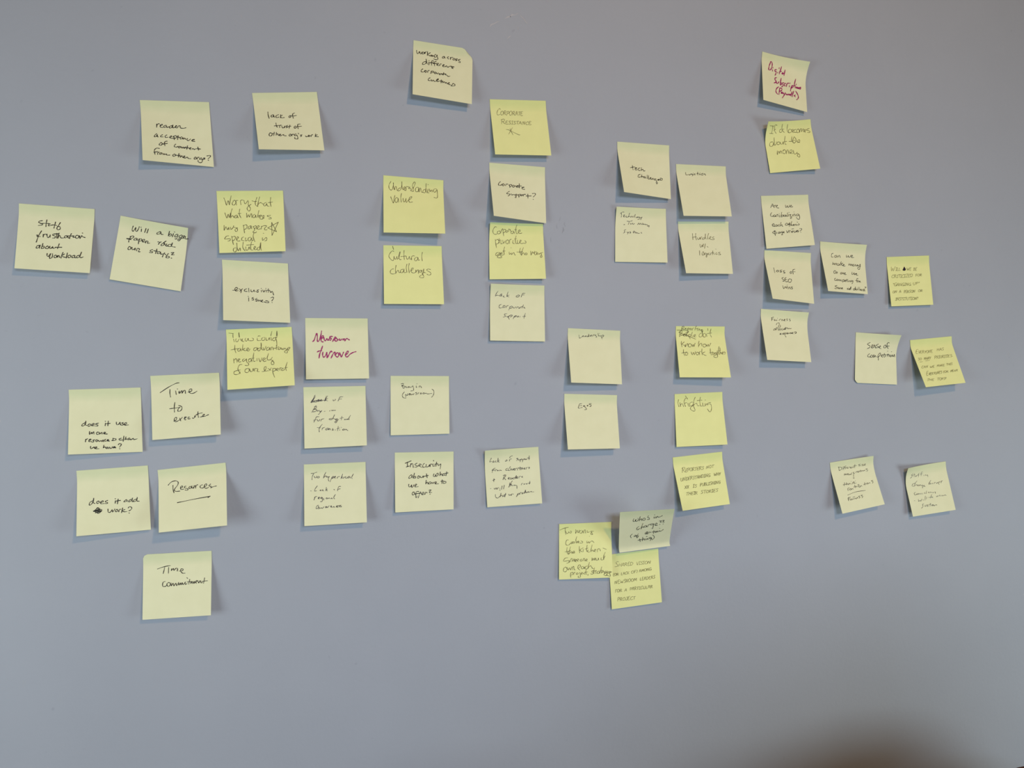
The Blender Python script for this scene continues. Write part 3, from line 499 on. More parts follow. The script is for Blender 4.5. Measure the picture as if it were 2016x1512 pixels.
["tilted pale sticky note reading \"Will a bigger paper raid our staff?\"","P","ink",[[-0.2293,0.1642],[-0.1546,0.1516],[-0.1649,0.0769],[-0.2415,0.0891]],[0.0,0.008,0.0022,0.0039],0.0006,0,[],[[[0.1993,0.1221],[0.1909,0.1794],[0.2107,0.2024],[0.238,0.1339],[0.2407,0.1827],[0.2626,0.1917],[0.2834,0.1336],[0.2851,0.1154]],[[0.322,0.1437],[0.3233,0.1838]],[[0.3103,0.1175],[0.3131,0.1205]],[[0.3857,0.122],[0.3734,0.1872]],[[0.4193,0.1243],[0.4069,0.1894]],[[0.596,0.1297],[0.5527,0.1559],[0.5554,0.1777],[0.5953,0.1609],[0.6047,0.1325],[0.6127,0.1665],[0.642,0.1652]],[[0.7284,0.1001],[0.7186,0.1726]],[[0.7218,0.1631],[0.7483,0.1315],[0.7633,0.1551],[0.7315,0.1745]],[[0.7901,0.1237],[0.7779,0.1745]],[[0.802,0.0952],[0.8055,0.0963]],[[0.8453,0.1222],[0.8133,0.1457],[0.8199,0.1709],[0.8517,0.1473],[0.8582,0.1242],[0.8432,0.193],[0.8183,0.1978]],[[0.9136,0.1227],[0.8768,0.1426],[0.8832,0.1677],[0.9156,0.1485],[0.9266,0.1247],[0.8947,0.2008],[0.871,0.2187],[0.8648,0.1977],[0.9342,0.1669]],[[0.9377,0.1575],[0.9574,0.1364],[0.948,0.1251],[0.9328,0.1497],[0.9514,0.1681]],[[0.97,0.1341],[0.9685,0.1693],[1.0146,0.1606]],[[0.1907,0.2877],[0.1736,0.3364],[0.1723,0.3817]],[[0.1795,0.2945],[0.2131,0.2741],[0.2316,0.2883],[0.1959,0.3227],[0.1362,0.3306]],[[0.1408,0.3341],[0.1979,0.3359]],[[0.2698,0.2985],[0.2434,0.313],[0.2426,0.3357],[0.2736,0.3248],[0.2824,0.3004],[0.2868,0.3311]],[[0.3108,0.2991],[0.3103,0.3805]],[[0.3054,0.3183],[0.3387,0.2934],[0.3504,0.3181],[0.3125,0.3394]],[[0.3608,0.334],[0.3903,0.3099],[0.3798,0.294],[0.3583,0.3164],[0.37,0.3411],[0.4013,0.3302]],[[0.4115,0.3146],[0.4077,0.347]],[[0.4154,0.3138],[0.4401,0.3133],[0.4363,0.3457],[0.4636,0.3356]],[[0.5781,0.2944],[0.6029,0.2939],[0.5911,0.3323]],[[0.5999,0.3035],[0.6267,0.2846]],[[0.6694,0.2941],[0.6386,0.3137],[0.6337,0.3418],[0.6691,0.3256],[0.6781,0.2968],[0.6945,0.3295]],[[0.6608,0.2913],[0.6944,0.2577]],[[0.7076,0.2999],[0.7037,0.3367],[0.7235,0.3282]],[[0.7781,0.2949],[0.7372,0.303],[0.7321,0.331],[0.7693,0.3281],[0.7862,0.2933],[0.7911,0.261],[0.781,0.3212],[0.8357,0.3239]],[[0.194,0.445],[0.1777,0.4709],[0.1856,0.4963],[0.2156,0.4812],[0.211,0.4505],[0.1901,0.4458]],[[0.2313,0.4509],[0.2366,0.4859],[0.2667,0.4708],[0.2759,0.4508],[0.2771,0.4867]],[[0.3021,0.4907],[0.3048,0.454],[0.3376,0.4563],[0.3276,0.4991],[0.3517,0.4969]],[[0.5215,0.4279],[0.4948,0.4425],[0.4934,0.4609],[0.5219,0.4597],[0.5204,0.4782],[0.4839,0.481]],[[0.5803,0.4069],[0.5701,0.4817]],[[0.54,0.4424],[0.5972,0.4399]],[[0.6258,0.4386],[0.599,0.4531],[0.5981,0.4761],[0.6295,0.4652],[0.6385,0.4406],[0.6433,0.4761]],[[0.6965,0.4425],[0.6835,0.468],[0.6734,0.5155]],[[0.6513,0.4744],[0.6989,0.4603],[0.7168,0.4703]],[[0.7507,0.4452],[0.7341,0.476],[0.7268,0.5139],[0.7636,0.5111],[0.7687,0.4873],[0.7273,0.4865]],[[0.7893,0.4237],[0.8292,0.4111],[0.7975,0.4541],[0.8339,0.4467]],[[0.8003,0.5065],[0.8086,0.5067]]],[],{}],
["bright yellow sticky note with a star, reading \"Worry that what makes my paper special\"","Y","pen",[[-0.1234,0.1985],[-0.0465,0.203],[-0.0436,0.1274],[-0.1199,0.123]],[0.0,0.0,0.0124,0.009],0.0006,0,[],[[[0.802,0.7374],[0.8024,0.6294],[0.8051,0.5211]],[[0.8051,0.5211],[0.8737,0.6767]],[[0.8737,0.6767],[0.7417,0.6115]],[[0.7417,0.6115],[0.9069,0.5188]],[[0.9069,0.5188],[0.802,0.7374]],[[0.1036,0.1121],[0.1229,0.1686],[0.139,0.2302],[0.1648,0.1526],[0.1804,0.2265],[0.1948,0.1528],[0.2139,0.0792]],[[0.2428,0.1695],[0.2232,0.1899],[0.2291,0.227],[0.2594,0.2232],[0.2759,0.1862],[0.2625,0.1492],[0.2357,0.1613]],[[0.2855,0.2275],[0.2808,0.1616],[0.2962,0.1535],[0.3112,0.1536]],[[0.3535,0.224],[0.3485,0.1621],[0.3719,0.1459],[0.3906,0.1501]],[[0.4018,0.1543],[0.4076,0.1956],[0.4222,0.2081],[0.4502,0.1711],[0.4623,0.1548]],[[0.4692,0.1713],[0.463,0.2292],[0.4914,0.2793],[0.4821,0.3207],[0.4592,0.3246],[0.4418,0.2871],[0.4582,0.2541],[0.5052,0.2172]],[[0.5978,0.1072],[0.5714,0.1804],[0.5732,0.2303],[0.6065,0.2556]],[[0.5226,0.1634],[0.5603,0.172],[0.5909,0.1681]],[[0.6401,0.0994],[0.6174,0.1725],[0.6028,0.2514]],[[0.6036,0.2306],[0.6355,0.1976],[0.6586,0.1936],[0.6807,0.2146]],[[0.7352,0.1901],[0.7001,0.2065],[0.695,0.2398],[0.7216,0.2443],[0.7422,0.2068],[0.7484,0.2445],[0.7788,0.2532]],[[0.8081,0.1085],[0.797,0.1822],[0.8055,0.2577]],[[0.7657,0.1945],[0.8316,0.1825]],[[0.1078,0.353],[0.1342,0.4395],[0.1556,0.3742],[0.172,0.4319],[0.19,0.3582]],[[0.2191,0.2886],[0.1975,0.3583],[0.1904,0.4403]],[[0.1907,0.4321],[0.2184,0.3997],[0.2396,0.4329]],[[0.2864,0.3925],[0.2597,0.4003],[0.2509,0.4331],[0.2733,0.4376],[0.2936,0.4008],[0.296,0.4338],[0.3073,0.434]],[[0.3318,0.2941],[0.321,0.3765],[0.3449,0.4387]],[[0.3062,0.368],[0.3479,0.3645]],[[0.4312,0.3615],[0.432,0.4359],[0.4567,0.3867],[0.4703,0.4282],[0.4912,0.3789],[0.5064,0.3791],[0.5079,0.4371]],[[0.5519,0.3839],[0.5244,0.4042],[0.5269,0.4374],[0.5537,0.4337],[0.5668,0.3924],[0.5726,0.4381]],[[0.6191,0.3224],[0.6009,0.397],[0.6031,0.4386]],[[0.604,0.4137],[0.639,0.3976]],[[0.6301,0.4307],[0.6575,0.4145],[0.6505,0.3978],[0.6269,0.414],[0.6328,0.4599],[0.671,0.4605],[0.6957,0.4151],[0.6807,0.4065],[0.6718,0.4397],[0.6944,0.4484]],[[0.7921,0.404],[0.7497,0.4075],[0.7454,0.42],[0.7944,0.4416],[0.7974,0.4626],[0.7629,0.462]],[[0.0881,0.5573],[0.0847,0.6389],[0.1135,0.5782],[0.1339,0.6277],[0.1544,0.5872],[0.1564,0.6282]],[[0.1806,0.5877],[0.1866,0.6247],[0.2179,0.5967],[0.2305,0.5641]],[[0.2295,0.5887],[0.2778,0.6061],[0.2837,0.6472],[0.2605,0.659],[0.2466,0.6301],[0.2856,0.5981]],[[0.3741,0.5587],[0.3828,0.6247],[0.3879,0.6865]],[[0.3776,0.567],[0.4161,0.5512],[0.4302,0.5763],[0.4135,0.6171],[0.3827,0.6288]],[[0.4837,0.569],[0.4527,0.5849],[0.4438,0.6177],[0.4703,0.6183],[0.4913,0.5692],[0.4969,0.6188]],[[0.5212,0.5822],[0.5353,0.6114],[0.5416,0.6446],[0.5178,0.6688],[0.5247,0.6855],[0.5552,0.6861],[0.5672,0.6699]],[[0.5248,0.5864],[0.5597,0.5705],[0.5664,0.5955],[0.5425,0.6198]],[[0.569,0.6245],[0.6124,0.5881],[0.5978,0.5713],[0.5775,0.604],[0.5954,0.6333],[0.6302,0.6216]],[[0.6509,0.5806],[0.6413,0.6301]],[[0.6468,0.5888],[0.6895,0.573],[0.7275,0.5821],[0.6955,0.6147],[0.6982,0.6438],[0.729,0.6403]],[[0.1487,0.726],[0.1146,0.7334],[0.0865,0.7775],[0.1354,0.7746],[0.1692,0.7755],[0.1643,0.8039],[0.1339,0.8113]],[[0.1934,0.7352],[0.202,0.8008],[0.2142,0.8705]],[[0.1965,0.7517],[0.2348,0.7362],[0.2489,0.7611],[0.2246,0.8014],[0.2019,0.8049]],[[0.2626,0.7942],[0.2941,0.7622],[0.2797,0.7455],[0.2633,0.7778],[0.2769,0.815],[0.3148,0.8119]],[[0.3702,0.7518],[0.347,0.7635],[0.3416,0.8044],[0.3753,0.8134]],[[0.4,0.7648],[0.398,0.814],[0.4211,0.8064]],[[0.4761,0.7585],[0.4454,0.7659],[0.4362,0.8068],[0.4663,0.8158],[0.491,0.7671],[0.4966,0.8166],[0.5201,0.8007]],[[0.5325,0.6815],[0.5148,0.7429],[0.5277,0.8009],[0.538,0.83]],[[0.6549,0.7711],[0.6533,0.8124],[0.6807,0.7965],[0.7086,0.7683],[0.7231,0.7893],[0.7105,0.818],[0.6874,0.8215]],[[0.6693,0.697],[0.6769,0.6997]],[[0.2498,0.9245],[0.2155,0.9317],[0.2101,0.9722],[0.2396,0.9894],[0.2645,0.9331],[0.2644,0.8433],[0.2686,0.925],[0.2817,0.9744]],[[0.2896,0.9664],[0.3101,0.9262],[0.3157,0.9754]],[[0.3629,0.8377],[0.3521,0.9192],[0.3838,0.9774]],[[0.3978,0.9124],[0.3996,0.9615],[0.4262,0.9623],[0.4471,0.9137],[0.4493,0.9548]],[[0.4884,0.8328],[0.4702,0.9062],[0.4755,0.9637],[0.506,0.9646]],[[0.4103,0.884],[0.517,0.8788]],[[0.5218,0.9487],[0.5457,0.9248],[0.5311,0.9079],[0.5184,0.9404],[0.5326,0.9654],[0.5558,0.9579]],[[0.607,0.9183],[0.572,0.9337],[0.5707,0.9666],[0.6014,0.9633],[0.6252,0.8446],[0.6216,0.9352],[0.6314,0.9766]]],[],{}],
["pale sticky note reading \"exclusivity issues?\"","P","ink",[[-0.1183,0.1163],[-0.0417,0.1139],[-0.0393,0.0404],[-0.1153,0.0423]],[0.0,0.0,0.0096,0.0208],0.0006,0,[],[[[0.1475,0.5004],[0.1962,0.4934],[0.2193,0.4626],[0.197,0.4512],[0.1777,0.4819],[0.1959,0.5103],[0.2261,0.5001]],[[0.2379,0.4699],[0.2713,0.4933],[0.2666,0.5357]],[[0.2944,0.4666],[0.2484,0.5115]],[[0.3548,0.4631],[0.3242,0.4818],[0.3236,0.5071],[0.3613,0.5092]],[[0.3853,0.4529],[0.3876,0.5161]],[[0.4188,0.4763],[0.4219,0.5057],[0.4522,0.504],[0.4643,0.4779],[0.4711,0.5072]],[[0.5368,0.4695],[0.5137,0.4793],[0.5285,0.4954],[0.5204,0.5128],[0.4904,0.4976]],[[0.5748,0.4758],[0.5777,0.5053]],[[0.5757,0.4435],[0.5779,0.4468]],[[0.5979,0.4702],[0.6122,0.5034],[0.6362,0.468]],[[0.6514,0.4714],[0.6505,0.5012]],[[0.6447,0.4395],[0.6477,0.4428]],[[0.683,0.4441],[0.6811,0.5037]],[[0.6629,0.4708],[0.7014,0.4686]],[[0.705,0.4768],[0.7194,0.5058],[0.7433,0.4832],[0.7605,0.5459]],[[0.3814,0.6134],[0.3816,0.668]],[[0.3745,0.5885],[0.3781,0.5934]],[[0.4497,0.6012],[0.4303,0.6191],[0.4566,0.6261],[0.4485,0.6476],[0.4297,0.6444]],[[0.5061,0.615],[0.4829,0.6331],[0.5091,0.6443],[0.501,0.6658],[0.4822,0.6584]],[[0.5208,0.6353],[0.5315,0.66],[0.5548,0.6419],[0.5655,0.6666]],[[0.5694,0.6622],[0.5928,0.644],[0.5814,0.6404],[0.5731,0.6662],[0.5957,0.6734]],[[0.6345,0.6502],[0.646,0.6496],[0.6764,0.6564],[0.6795,0.6774],[0.6451,0.6792],[0.6149,0.6682]],[[0.7166,0.595],[0.7478,0.5806],[0.7587,0.6012],[0.7304,0.6451]],[[0.731,0.6721],[0.734,0.6753]]],[],{}],
["bright yellow sticky note reading \"Ideas could take advantage negatively of our expert\"","Y","pen",[[-0.1149,0.0318],[-0.0381,0.0357],[-0.0342,-0.0359],[-0.1113,-0.0406]],[0.0,0.0,0.0253,0.0247],0.0006,0,[],[[[0.0392,0.0611],[0.1063,0.0727]],[[0.1026,0.0725],[0.099,0.1318],[0.1152,0.2138]],[[0.1735,0.1525],[0.1428,0.1638],[0.138,0.2064],[0.1682,0.208],[0.189,0.1448],[0.1905,0.0554],[0.1965,0.1451],[0.225,0.2066]],[[0.2292,0.1897],[0.2451,0.1647]],[[0.2261,0.1637],[0.24,0.2117],[0.2627,0.2129]],[[0.314,0.151],[0.283,0.1666],[0.2782,0.2008],[0.3046,0.2064],[0.325,0.1601],[0.3313,0.2035],[0.3617,0.2051]],[[0.3709,0.1581],[0.4009,0.1726],[0.3999,0.2027],[0.3616,0.2094]],[[0.5098,0.1348],[0.4792,0.1333],[0.4616,0.1843],[0.4723,0.2108],[0.5145,0.2086]],[[0.5621,0.1633],[0.531,0.1748],[0.5336,0.2096],[0.5682,0.2071],[0.5811,0.1686],[0.5585,0.1588]],[[0.5967,0.1651],[0.5988,0.213],[0.6298,0.2059],[0.6467,0.1676],[0.6527,0.2114]],[[0.6914,0.0615],[0.671,0.1427],[0.6793,0.2215]],[[0.7469,0.1726],[0.708,0.1794],[0.695,0.2136],[0.7294,0.2241],[0.7554,0.1556],[0.7691,0.0565],[0.7666,0.1649],[0.7394,0.1679],[0.7561,0.2342],[0.7565,0.3213]],[[0.1216,0.2696],[0.1203,0.3377],[0.1342,0.3978]],[[0.0639,0.3472],[0.1166,0.3375],[0.1694,0.3276]],[[0.1996,0.325],[0.1654,0.3402],[0.1648,0.3699],[0.1911,0.3714],[0.207,0.334],[0.2137,0.3727]],[[0.2425,0.2676],[0.2328,0.361]],[[0.233,0.3525],[0.2751,0.3292],[0.2443,0.3531],[0.274,0.3718]],[[0.2778,0.372],[0.3122,0.3569],[0.328,0.3321],[0.3053,0.3309],[0.2969,0.3646],[0.3268,0.3791],[0.3466,0.346]],[[0.4497,0.326],[0.4114,0.3367],[0.4027,0.3748],[0.437,0.3725],[0.4572,0.3307],[0.4598,0.3738]],[[0.5029,0.3332],[0.4681,0.3485],[0.4634,0.3783],[0.4938,0.38],[0.519,0.3083],[0.517,0.2477],[0.5179,0.3427],[0.5397,0.3783]],[[0.545,0.3312],[0.5587,0.3794],[0.5915,0.3122]],[[0.6331,0.3318],[0.602,0.343],[0.5969,0.3815],[0.6316,0.3749],[0.6444,0.3367],[0.6466,0.3843]],[[0.6658,0.3811],[0.6672,0.3423],[0.6906,0.335],[0.7003,0.3831]],[[0.7495,0.3035],[0.7465,0.3814]],[[0.7014,0.3529],[0.7321,0.3546],[0.787,0.3316]],[[0.7942,0.3451],[0.7741,0.3656],[0.7773,0.3831],[0.8045,0.376],[0.8135,0.3461],[0.8238,0.3771]],[[0.8631,0.3619],[0.8315,0.3775],[0.8543,0.3875],[0.8824,0.363],[0.9145,0.4257],[0.8982,0.4464],[0.8682,0.423],[0.9245,0.3741]],[[0.9234,0.4001],[0.9563,0.3584],[0.9332,0.3528],[0.9164,0.3823],[0.9346,0.4094]],[[0.0986,0.4971],[0.1048,0.5689]],[[0.1056,0.5227],[0.1361,0.4951],[0.1498,0.5591]],[[0.1613,0.543],[0.1919,0.5112],[0.1734,0.5016],[0.1615,0.5346],[0.1835,0.557],[0.2098,0.5502]],[[0.2596,0.5068],[0.233,0.5221],[0.2398,0.552],[0.278,0.5248],[0.2896,0.5086],[0.2922,0.5595],[0.3214,0.5951],[0.3094,0.6238],[0.2683,0.617]],[[0.3536,0.5125],[0.3232,0.5234],[0.3222,0.5614],[0.3525,0.5548],[0.3648,0.5174],[0.3711,0.5644]],[[0.4054,0.4135],[0.392,0.4894],[0.3977,0.5576],[0.4204,0.5548]],[[0.331,0.5111],[0.4068,0.503]],[[0.4482,0.5097],[0.4469,0.5564]],[[0.4747,0.5114],[0.4956,0.5722],[0.5242,0.5058]],[[0.534,0.5575],[0.573,0.5259],[0.5546,0.5077],[0.5345,0.5405],[0.5525,0.5715],[0.5871,0.5608]],[[0.6255,0.4391],[0.5999,0.5189],[0.6139,0.554]],[[0.618,0.5457],[0.6485,0.5476],[0.6805,0.5067]],[[0.6637,0.5485],[0.7002,0.5935],[0.6952,0.6273],[0.6648,0.6253],[0.6622,0.5911],[0.6901,0.5587]],[[0.1472,0.6928],[0.1059,0.7109],[0.1015,0.748],[0.1384,0.763],[0.1796,0.745],[0.1913,0.7208]],[[0.2237,0.6015],[0.1863,0.6034],[0.159,0.6602],[0.1693,0.7026],[0.1945,0.746]],[[0.1396,0.7007],[0.1957,0.6877]],[[0.312,0.6702],[0.2743,0.6803],[0.2621,0.7213],[0.2953,0.7403],[0.3259,0.713],[0.3195,0.6707],[0.2894,0.6771]],[[0.3343,0.68],[0.3481,0.7271],[0.3784,0.7165],[0.387,0.6751],[0.3933,0.7175]],[[0.4081,0.7269],[0.4094,0.6808],[0.4544,0.6879],[0.4456,0.7294],[0.4756,0.7356]],[[0.517,0.7384],[0.5588,0.7286],[0.5834,0.671],[0.561,0.6611],[0.5486,0.6941],[0.5662,0.7333],[0.6043,0.7274]],[[0.6093,0.6897],[0.6498,0.7262]],[[0.6589,0.6844],[0.6192,0.7326]],[[0.6815,0.6902],[0.6789,0.762],[0.7024,0.8437]],[[0.681,0.7029],[0.7155,0.6966],[0.722,0.7268],[0.687,0.7456]],[[0.7256,0.7313],[0.7644,0.7126],[0.7498,0.6947],[0.7297,0.7231],[0.7632,0.7423]],[[0.7864,0.7353],[0.7919,0.6932],[0.8373,0.7047]],[[0.8335,0.7044],[0.8096,0.7284],[0.8243,0.7421],[0.8633,0.7234]],[[0.9028,0.6062],[0.8762,0.6902],[0.8853,0.7462]],[[0.8411,0.7049],[0.9029,0.6919]]],[],{}],
["pale sticky note with magenta marker reading \"Newsroom turnover\"","P","red",[[-0.0217,0.0469],[0.0549,0.0473],[0.0556,-0.0288],[-0.0214,-0.0293]],[0.0,0.0,0.009,0.008],0.0006,0,[],[[[0.1137,0.3835],[0.1378,0.3571],[0.175,0.2494],[0.1862,0.3033],[0.1868,0.3778],[0.2131,0.3696],[0.2421,0.2867],[0.2552,0.2119]],[[0.2454,0.3364],[0.2736,0.3198],[0.2819,0.2949],[0.262,0.2949],[0.2454,0.3364],[0.2487,0.382],[0.2765,0.3903]],[[0.2896,0.3157],[0.2931,0.3447],[0.3047,0.3696],[0.3208,0.3655],[0.3372,0.3364],[0.3487,0.3655],[0.3689,0.3531],[0.3857,0.3032]],[[0.4259,0.3015],[0.3954,0.3032],[0.3886,0.324],[0.4092,0.3406],[0.3887,0.3656]],[[0.4285,0.3822],[0.4492,0.3448],[0.4659,0.3115],[0.4818,0.3198]],[[0.4857,0.324],[0.4571,0.3531],[0.4649,0.3698],[0.4928,0.3781],[0.5093,0.3573],[0.4857,0.3281]],[[0.5378,0.3407],[0.5334,0.3615],[0.5534,0.3657],[0.5699,0.3448]],[[0.5942,0.3407],[0.5955,0.3615],[0.6103,0.3448],[0.6224,0.3449],[0.6219,0.3741],[0.6427,0.3449],[0.659,0.3365],[0.679,0.3491],[0.6951,0.3574]],[[0.2675,0.4608],[0.2468,0.5186],[0.222,0.5846],[0.2092,0.6547]],[[0.1828,0.5555],[0.2147,0.5392],[0.2505,0.5352]],[[0.2716,0.5601],[0.2655,0.6014],[0.2768,0.6386],[0.3008,0.6305],[0.3295,0.5769],[0.3337,0.5604],[0.3363,0.6514]],[[0.3387,0.6514],[0.3568,0.6184],[0.3815,0.5689],[0.4043,0.54],[0.4137,0.5566]],[[0.4,0.656],[0.4208,0.6105],[0.4455,0.5692],[0.4656,0.561],[0.461,0.5942],[0.4765,0.6274],[0.5003,0.64],[0.5207,0.6194],[0.5175,0.5779],[0.4975,0.5694],[0.4705,0.6025]],[[0.5377,0.5696],[0.549,0.6113],[0.5605,0.6404],[0.5813,0.6031],[0.5982,0.5616]],[[0.6256,0.6034],[0.6582,0.5869],[0.675,0.5536],[0.6549,0.5494],[0.6338,0.5951],[0.6331,0.6325],[0.6612,0.6369],[0.7024,0.5955],[0.7516,0.5665],[0.7964,0.5542]]],[],{}],
["bright yellow sticky note reading \"Understanding value\"","Y","pen",[[0.0758,0.2289],[0.1526,0.2269],[0.151,0.1546],[0.0744,0.1542]],[0.0,0.0,0.0236,0.0157],0.0006,0,[],[[[0.1245,0.0945],[0.0981,0.1445],[0.0902,0.1867],[0.1015,0.2278],[0.1283,0.2468],[0.1517,0.2239],[0.1638,0.1639],[0.165,0.1112],[0.1677,0.172],[0.1772,0.2304]],[[0.1864,0.2382],[0.1908,0.187],[0.2102,0.177],[0.2235,0.2396],[0.256,0.2499],[0.2914,0.213],[0.3036,0.1443],[0.3044,0.0837]],[[0.28,0.1926],[0.2487,0.2121],[0.2367,0.2386]],[[0.3044,0.0837],[0.3076,0.1522],[0.3224,0.2191],[0.3459,0.2087],[0.3619,0.1817],[0.3503,0.1656],[0.3383,0.1922],[0.3457,0.2259],[0.3689,0.237]],[[0.3728,0.2324],[0.3777,0.1633],[0.3972,0.1634],[0.4441,0.1681]],[[0.4362,0.1756],[0.4124,0.1948],[0.4515,0.1959],[0.4668,0.2164],[0.447,0.2309]],[[0.4908,0.1884],[0.4794,0.1383],[0.4983,0.088],[0.5153,0.0703],[0.5259,0.0939],[0.5109,0.144],[0.4906,0.1971],[0.4977,0.24],[0.4664,0.2381],[0.451,0.2263]],[[0.5815,0.1637],[0.5461,0.1666],[0.5297,0.2027],[0.5368,0.2413],[0.5642,0.2435],[0.5807,0.2073],[0.5854,0.1677],[0.5877,0.2461]],[[0.5916,0.2458],[0.5969,0.1841],[0.6168,0.1738],[0.6272,0.2387],[0.6623,0.2491],[0.6898,0.2514],[0.7035,0.1798],[0.7094,0.0828]],[[0.6874,0.1899],[0.6594,0.2097],[0.6548,0.2365]],[[0.7094,0.0828],[0.7074,0.1794],[0.7214,0.249]],[[0.7431,0.1765],[0.7333,0.248],[0.7571,0.2462]],[[0.7413,0.0967],[0.7445,0.1022]],[[0.7669,0.1745],[0.7734,0.2272],[0.7858,0.2084],[0.8102,0.1886],[0.809,0.2288]],[[0.8863,0.1646],[0.8504,0.1676],[0.8338,0.1956],[0.8446,0.2304],[0.8688,0.2195],[0.8901,0.1731],[0.8961,0.2353],[0.8976,0.307],[0.8806,0.3395],[0.8374,0.3292]],[[0.1195,0.3654],[0.1382,0.4189],[0.1622,0.4763],[0.1729,0.4083],[0.1891,0.3396]],[[0.2311,0.3792],[0.2041,0.381],[0.1881,0.4242],[0.1993,0.4615],[0.2263,0.4515],[0.2385,0.4042],[0.2426,0.3869],[0.2494,0.4543]],[[0.298,0.2937],[0.2854,0.3671],[0.2919,0.4518]],[[0.3238,0.3817],[0.3269,0.4327],[0.3422,0.4445],[0.3621,0.4134],[0.3704,0.3786],[0.3695,0.4301],[0.3808,0.4508],[0.4086,0.4105],[0.448,0.3821],[0.4682,0.3462],[0.4488,0.3432],[0.4248,0.375],[0.4163,0.4186],[0.4312,0.4477],[0.4585,0.4418],[0.4781,0.4363]]],[],{}],
["bright yellow sticky note reading \"Cultural challenges\"","Y","pen",[[0.0752,0.1406],[0.15,0.1421],[0.1513,0.0663],[0.0749,0.0655]],[0.0,0.0,0.0101,0.0096],0.0006,0,[],[[[0.1563,0.0149],[0.1718,0.0703]],[[0.1756,0.102],[0.1478,0.0945],[0.1119,0.1347],[0.0914,0.1832],[0.1105,0.2234],[0.1455,0.2553],[0.1694,0.2509],[0.1786,0.186]],[[0.1786,0.186],[0.1858,0.2223],[0.2054,0.2342],[0.2219,0.2056],[0.2263,0.1853],[0.2332,0.2338]],[[0.2332,0.2338],[0.2616,0.2051],[0.2831,0.1044],[0.2627,0.1565],[0.2616,0.2051],[0.2767,0.2413],[0.3007,0.2369]],[[0.3513,0.0835],[0.3465,0.1553],[0.3524,0.2403]],[[0.2939,0.1884],[0.3339,0.1838],[0.382,0.179],[0.3927,0.2275],[0.4208,0.2231],[0.4379,0.1823],[0.4447,0.2268],[0.4688,0.2265],[0.478,0.1858]],[[0.4763,0.2426],[0.478,0.1858],[0.5105,0.1731],[0.5305,0.1769]],[[0.5821,0.2005],[0.5458,0.201],[0.5247,0.2338],[0.5401,0.258],[0.5686,0.2454],[0.5861,0.2005],[0.5886,0.2492],[0.613,0.2407]],[[0.6634,0.1107],[0.6515,0.1751],[0.6568,0.2564]],[[0.1664,0.4005],[0.1307,0.4131],[0.1103,0.4496],[0.1215,0.4817],[0.1606,0.4893],[0.2002,0.4768]],[[0.2111,0.3393],[0.1977,0.4082],[0.2042,0.4768]],[[0.2084,0.4646],[0.2288,0.4321],[0.2486,0.4318],[0.2557,0.4641],[0.2835,0.4597]],[[0.3204,0.4067],[0.2884,0.4192],[0.2836,0.4557],[0.307,0.4675],[0.3315,0.4389],[0.3404,0.3984],[0.3427,0.4631],[0.3746,0.4587]],[[0.3943,0.3167],[0.3806,0.3817],[0.3905,0.4585]],[[0.4346,0.304],[0.4206,0.3731],[0.43,0.4661]],[[0.4507,0.4376],[0.4873,0.4128],[0.4961,0.3844],[0.4761,0.3846],[0.4631,0.4212],[0.47,0.4576],[0.5095,0.4693],[0.5338,0.4568]],[[0.5431,0.4162],[0.5418,0.4567],[0.5669,0.42],[0.5871,0.4157],[0.5851,0.4765]],[[0.631,0.4192],[0.5987,0.4277],[0.598,0.448],[0.6218,0.4558],[0.6471,0.419],[0.6491,0.4758],[0.6754,0.5241],[0.6585,0.5486],[0.6107,0.5451],[0.6076,0.5208],[0.6525,0.492],[0.6746,0.4349],[0.6801,0.3943],[0.6706,0.435],[0.6858,0.4592],[0.7097,0.4629]],[[0.7925,0.4051],[0.7525,0.3975],[0.7277,0.414],[0.7511,0.4341],[0.7904,0.458],[0.7973,0.4863],[0.7645,0.5029],[0.7289,0.4871]]],[],{}],
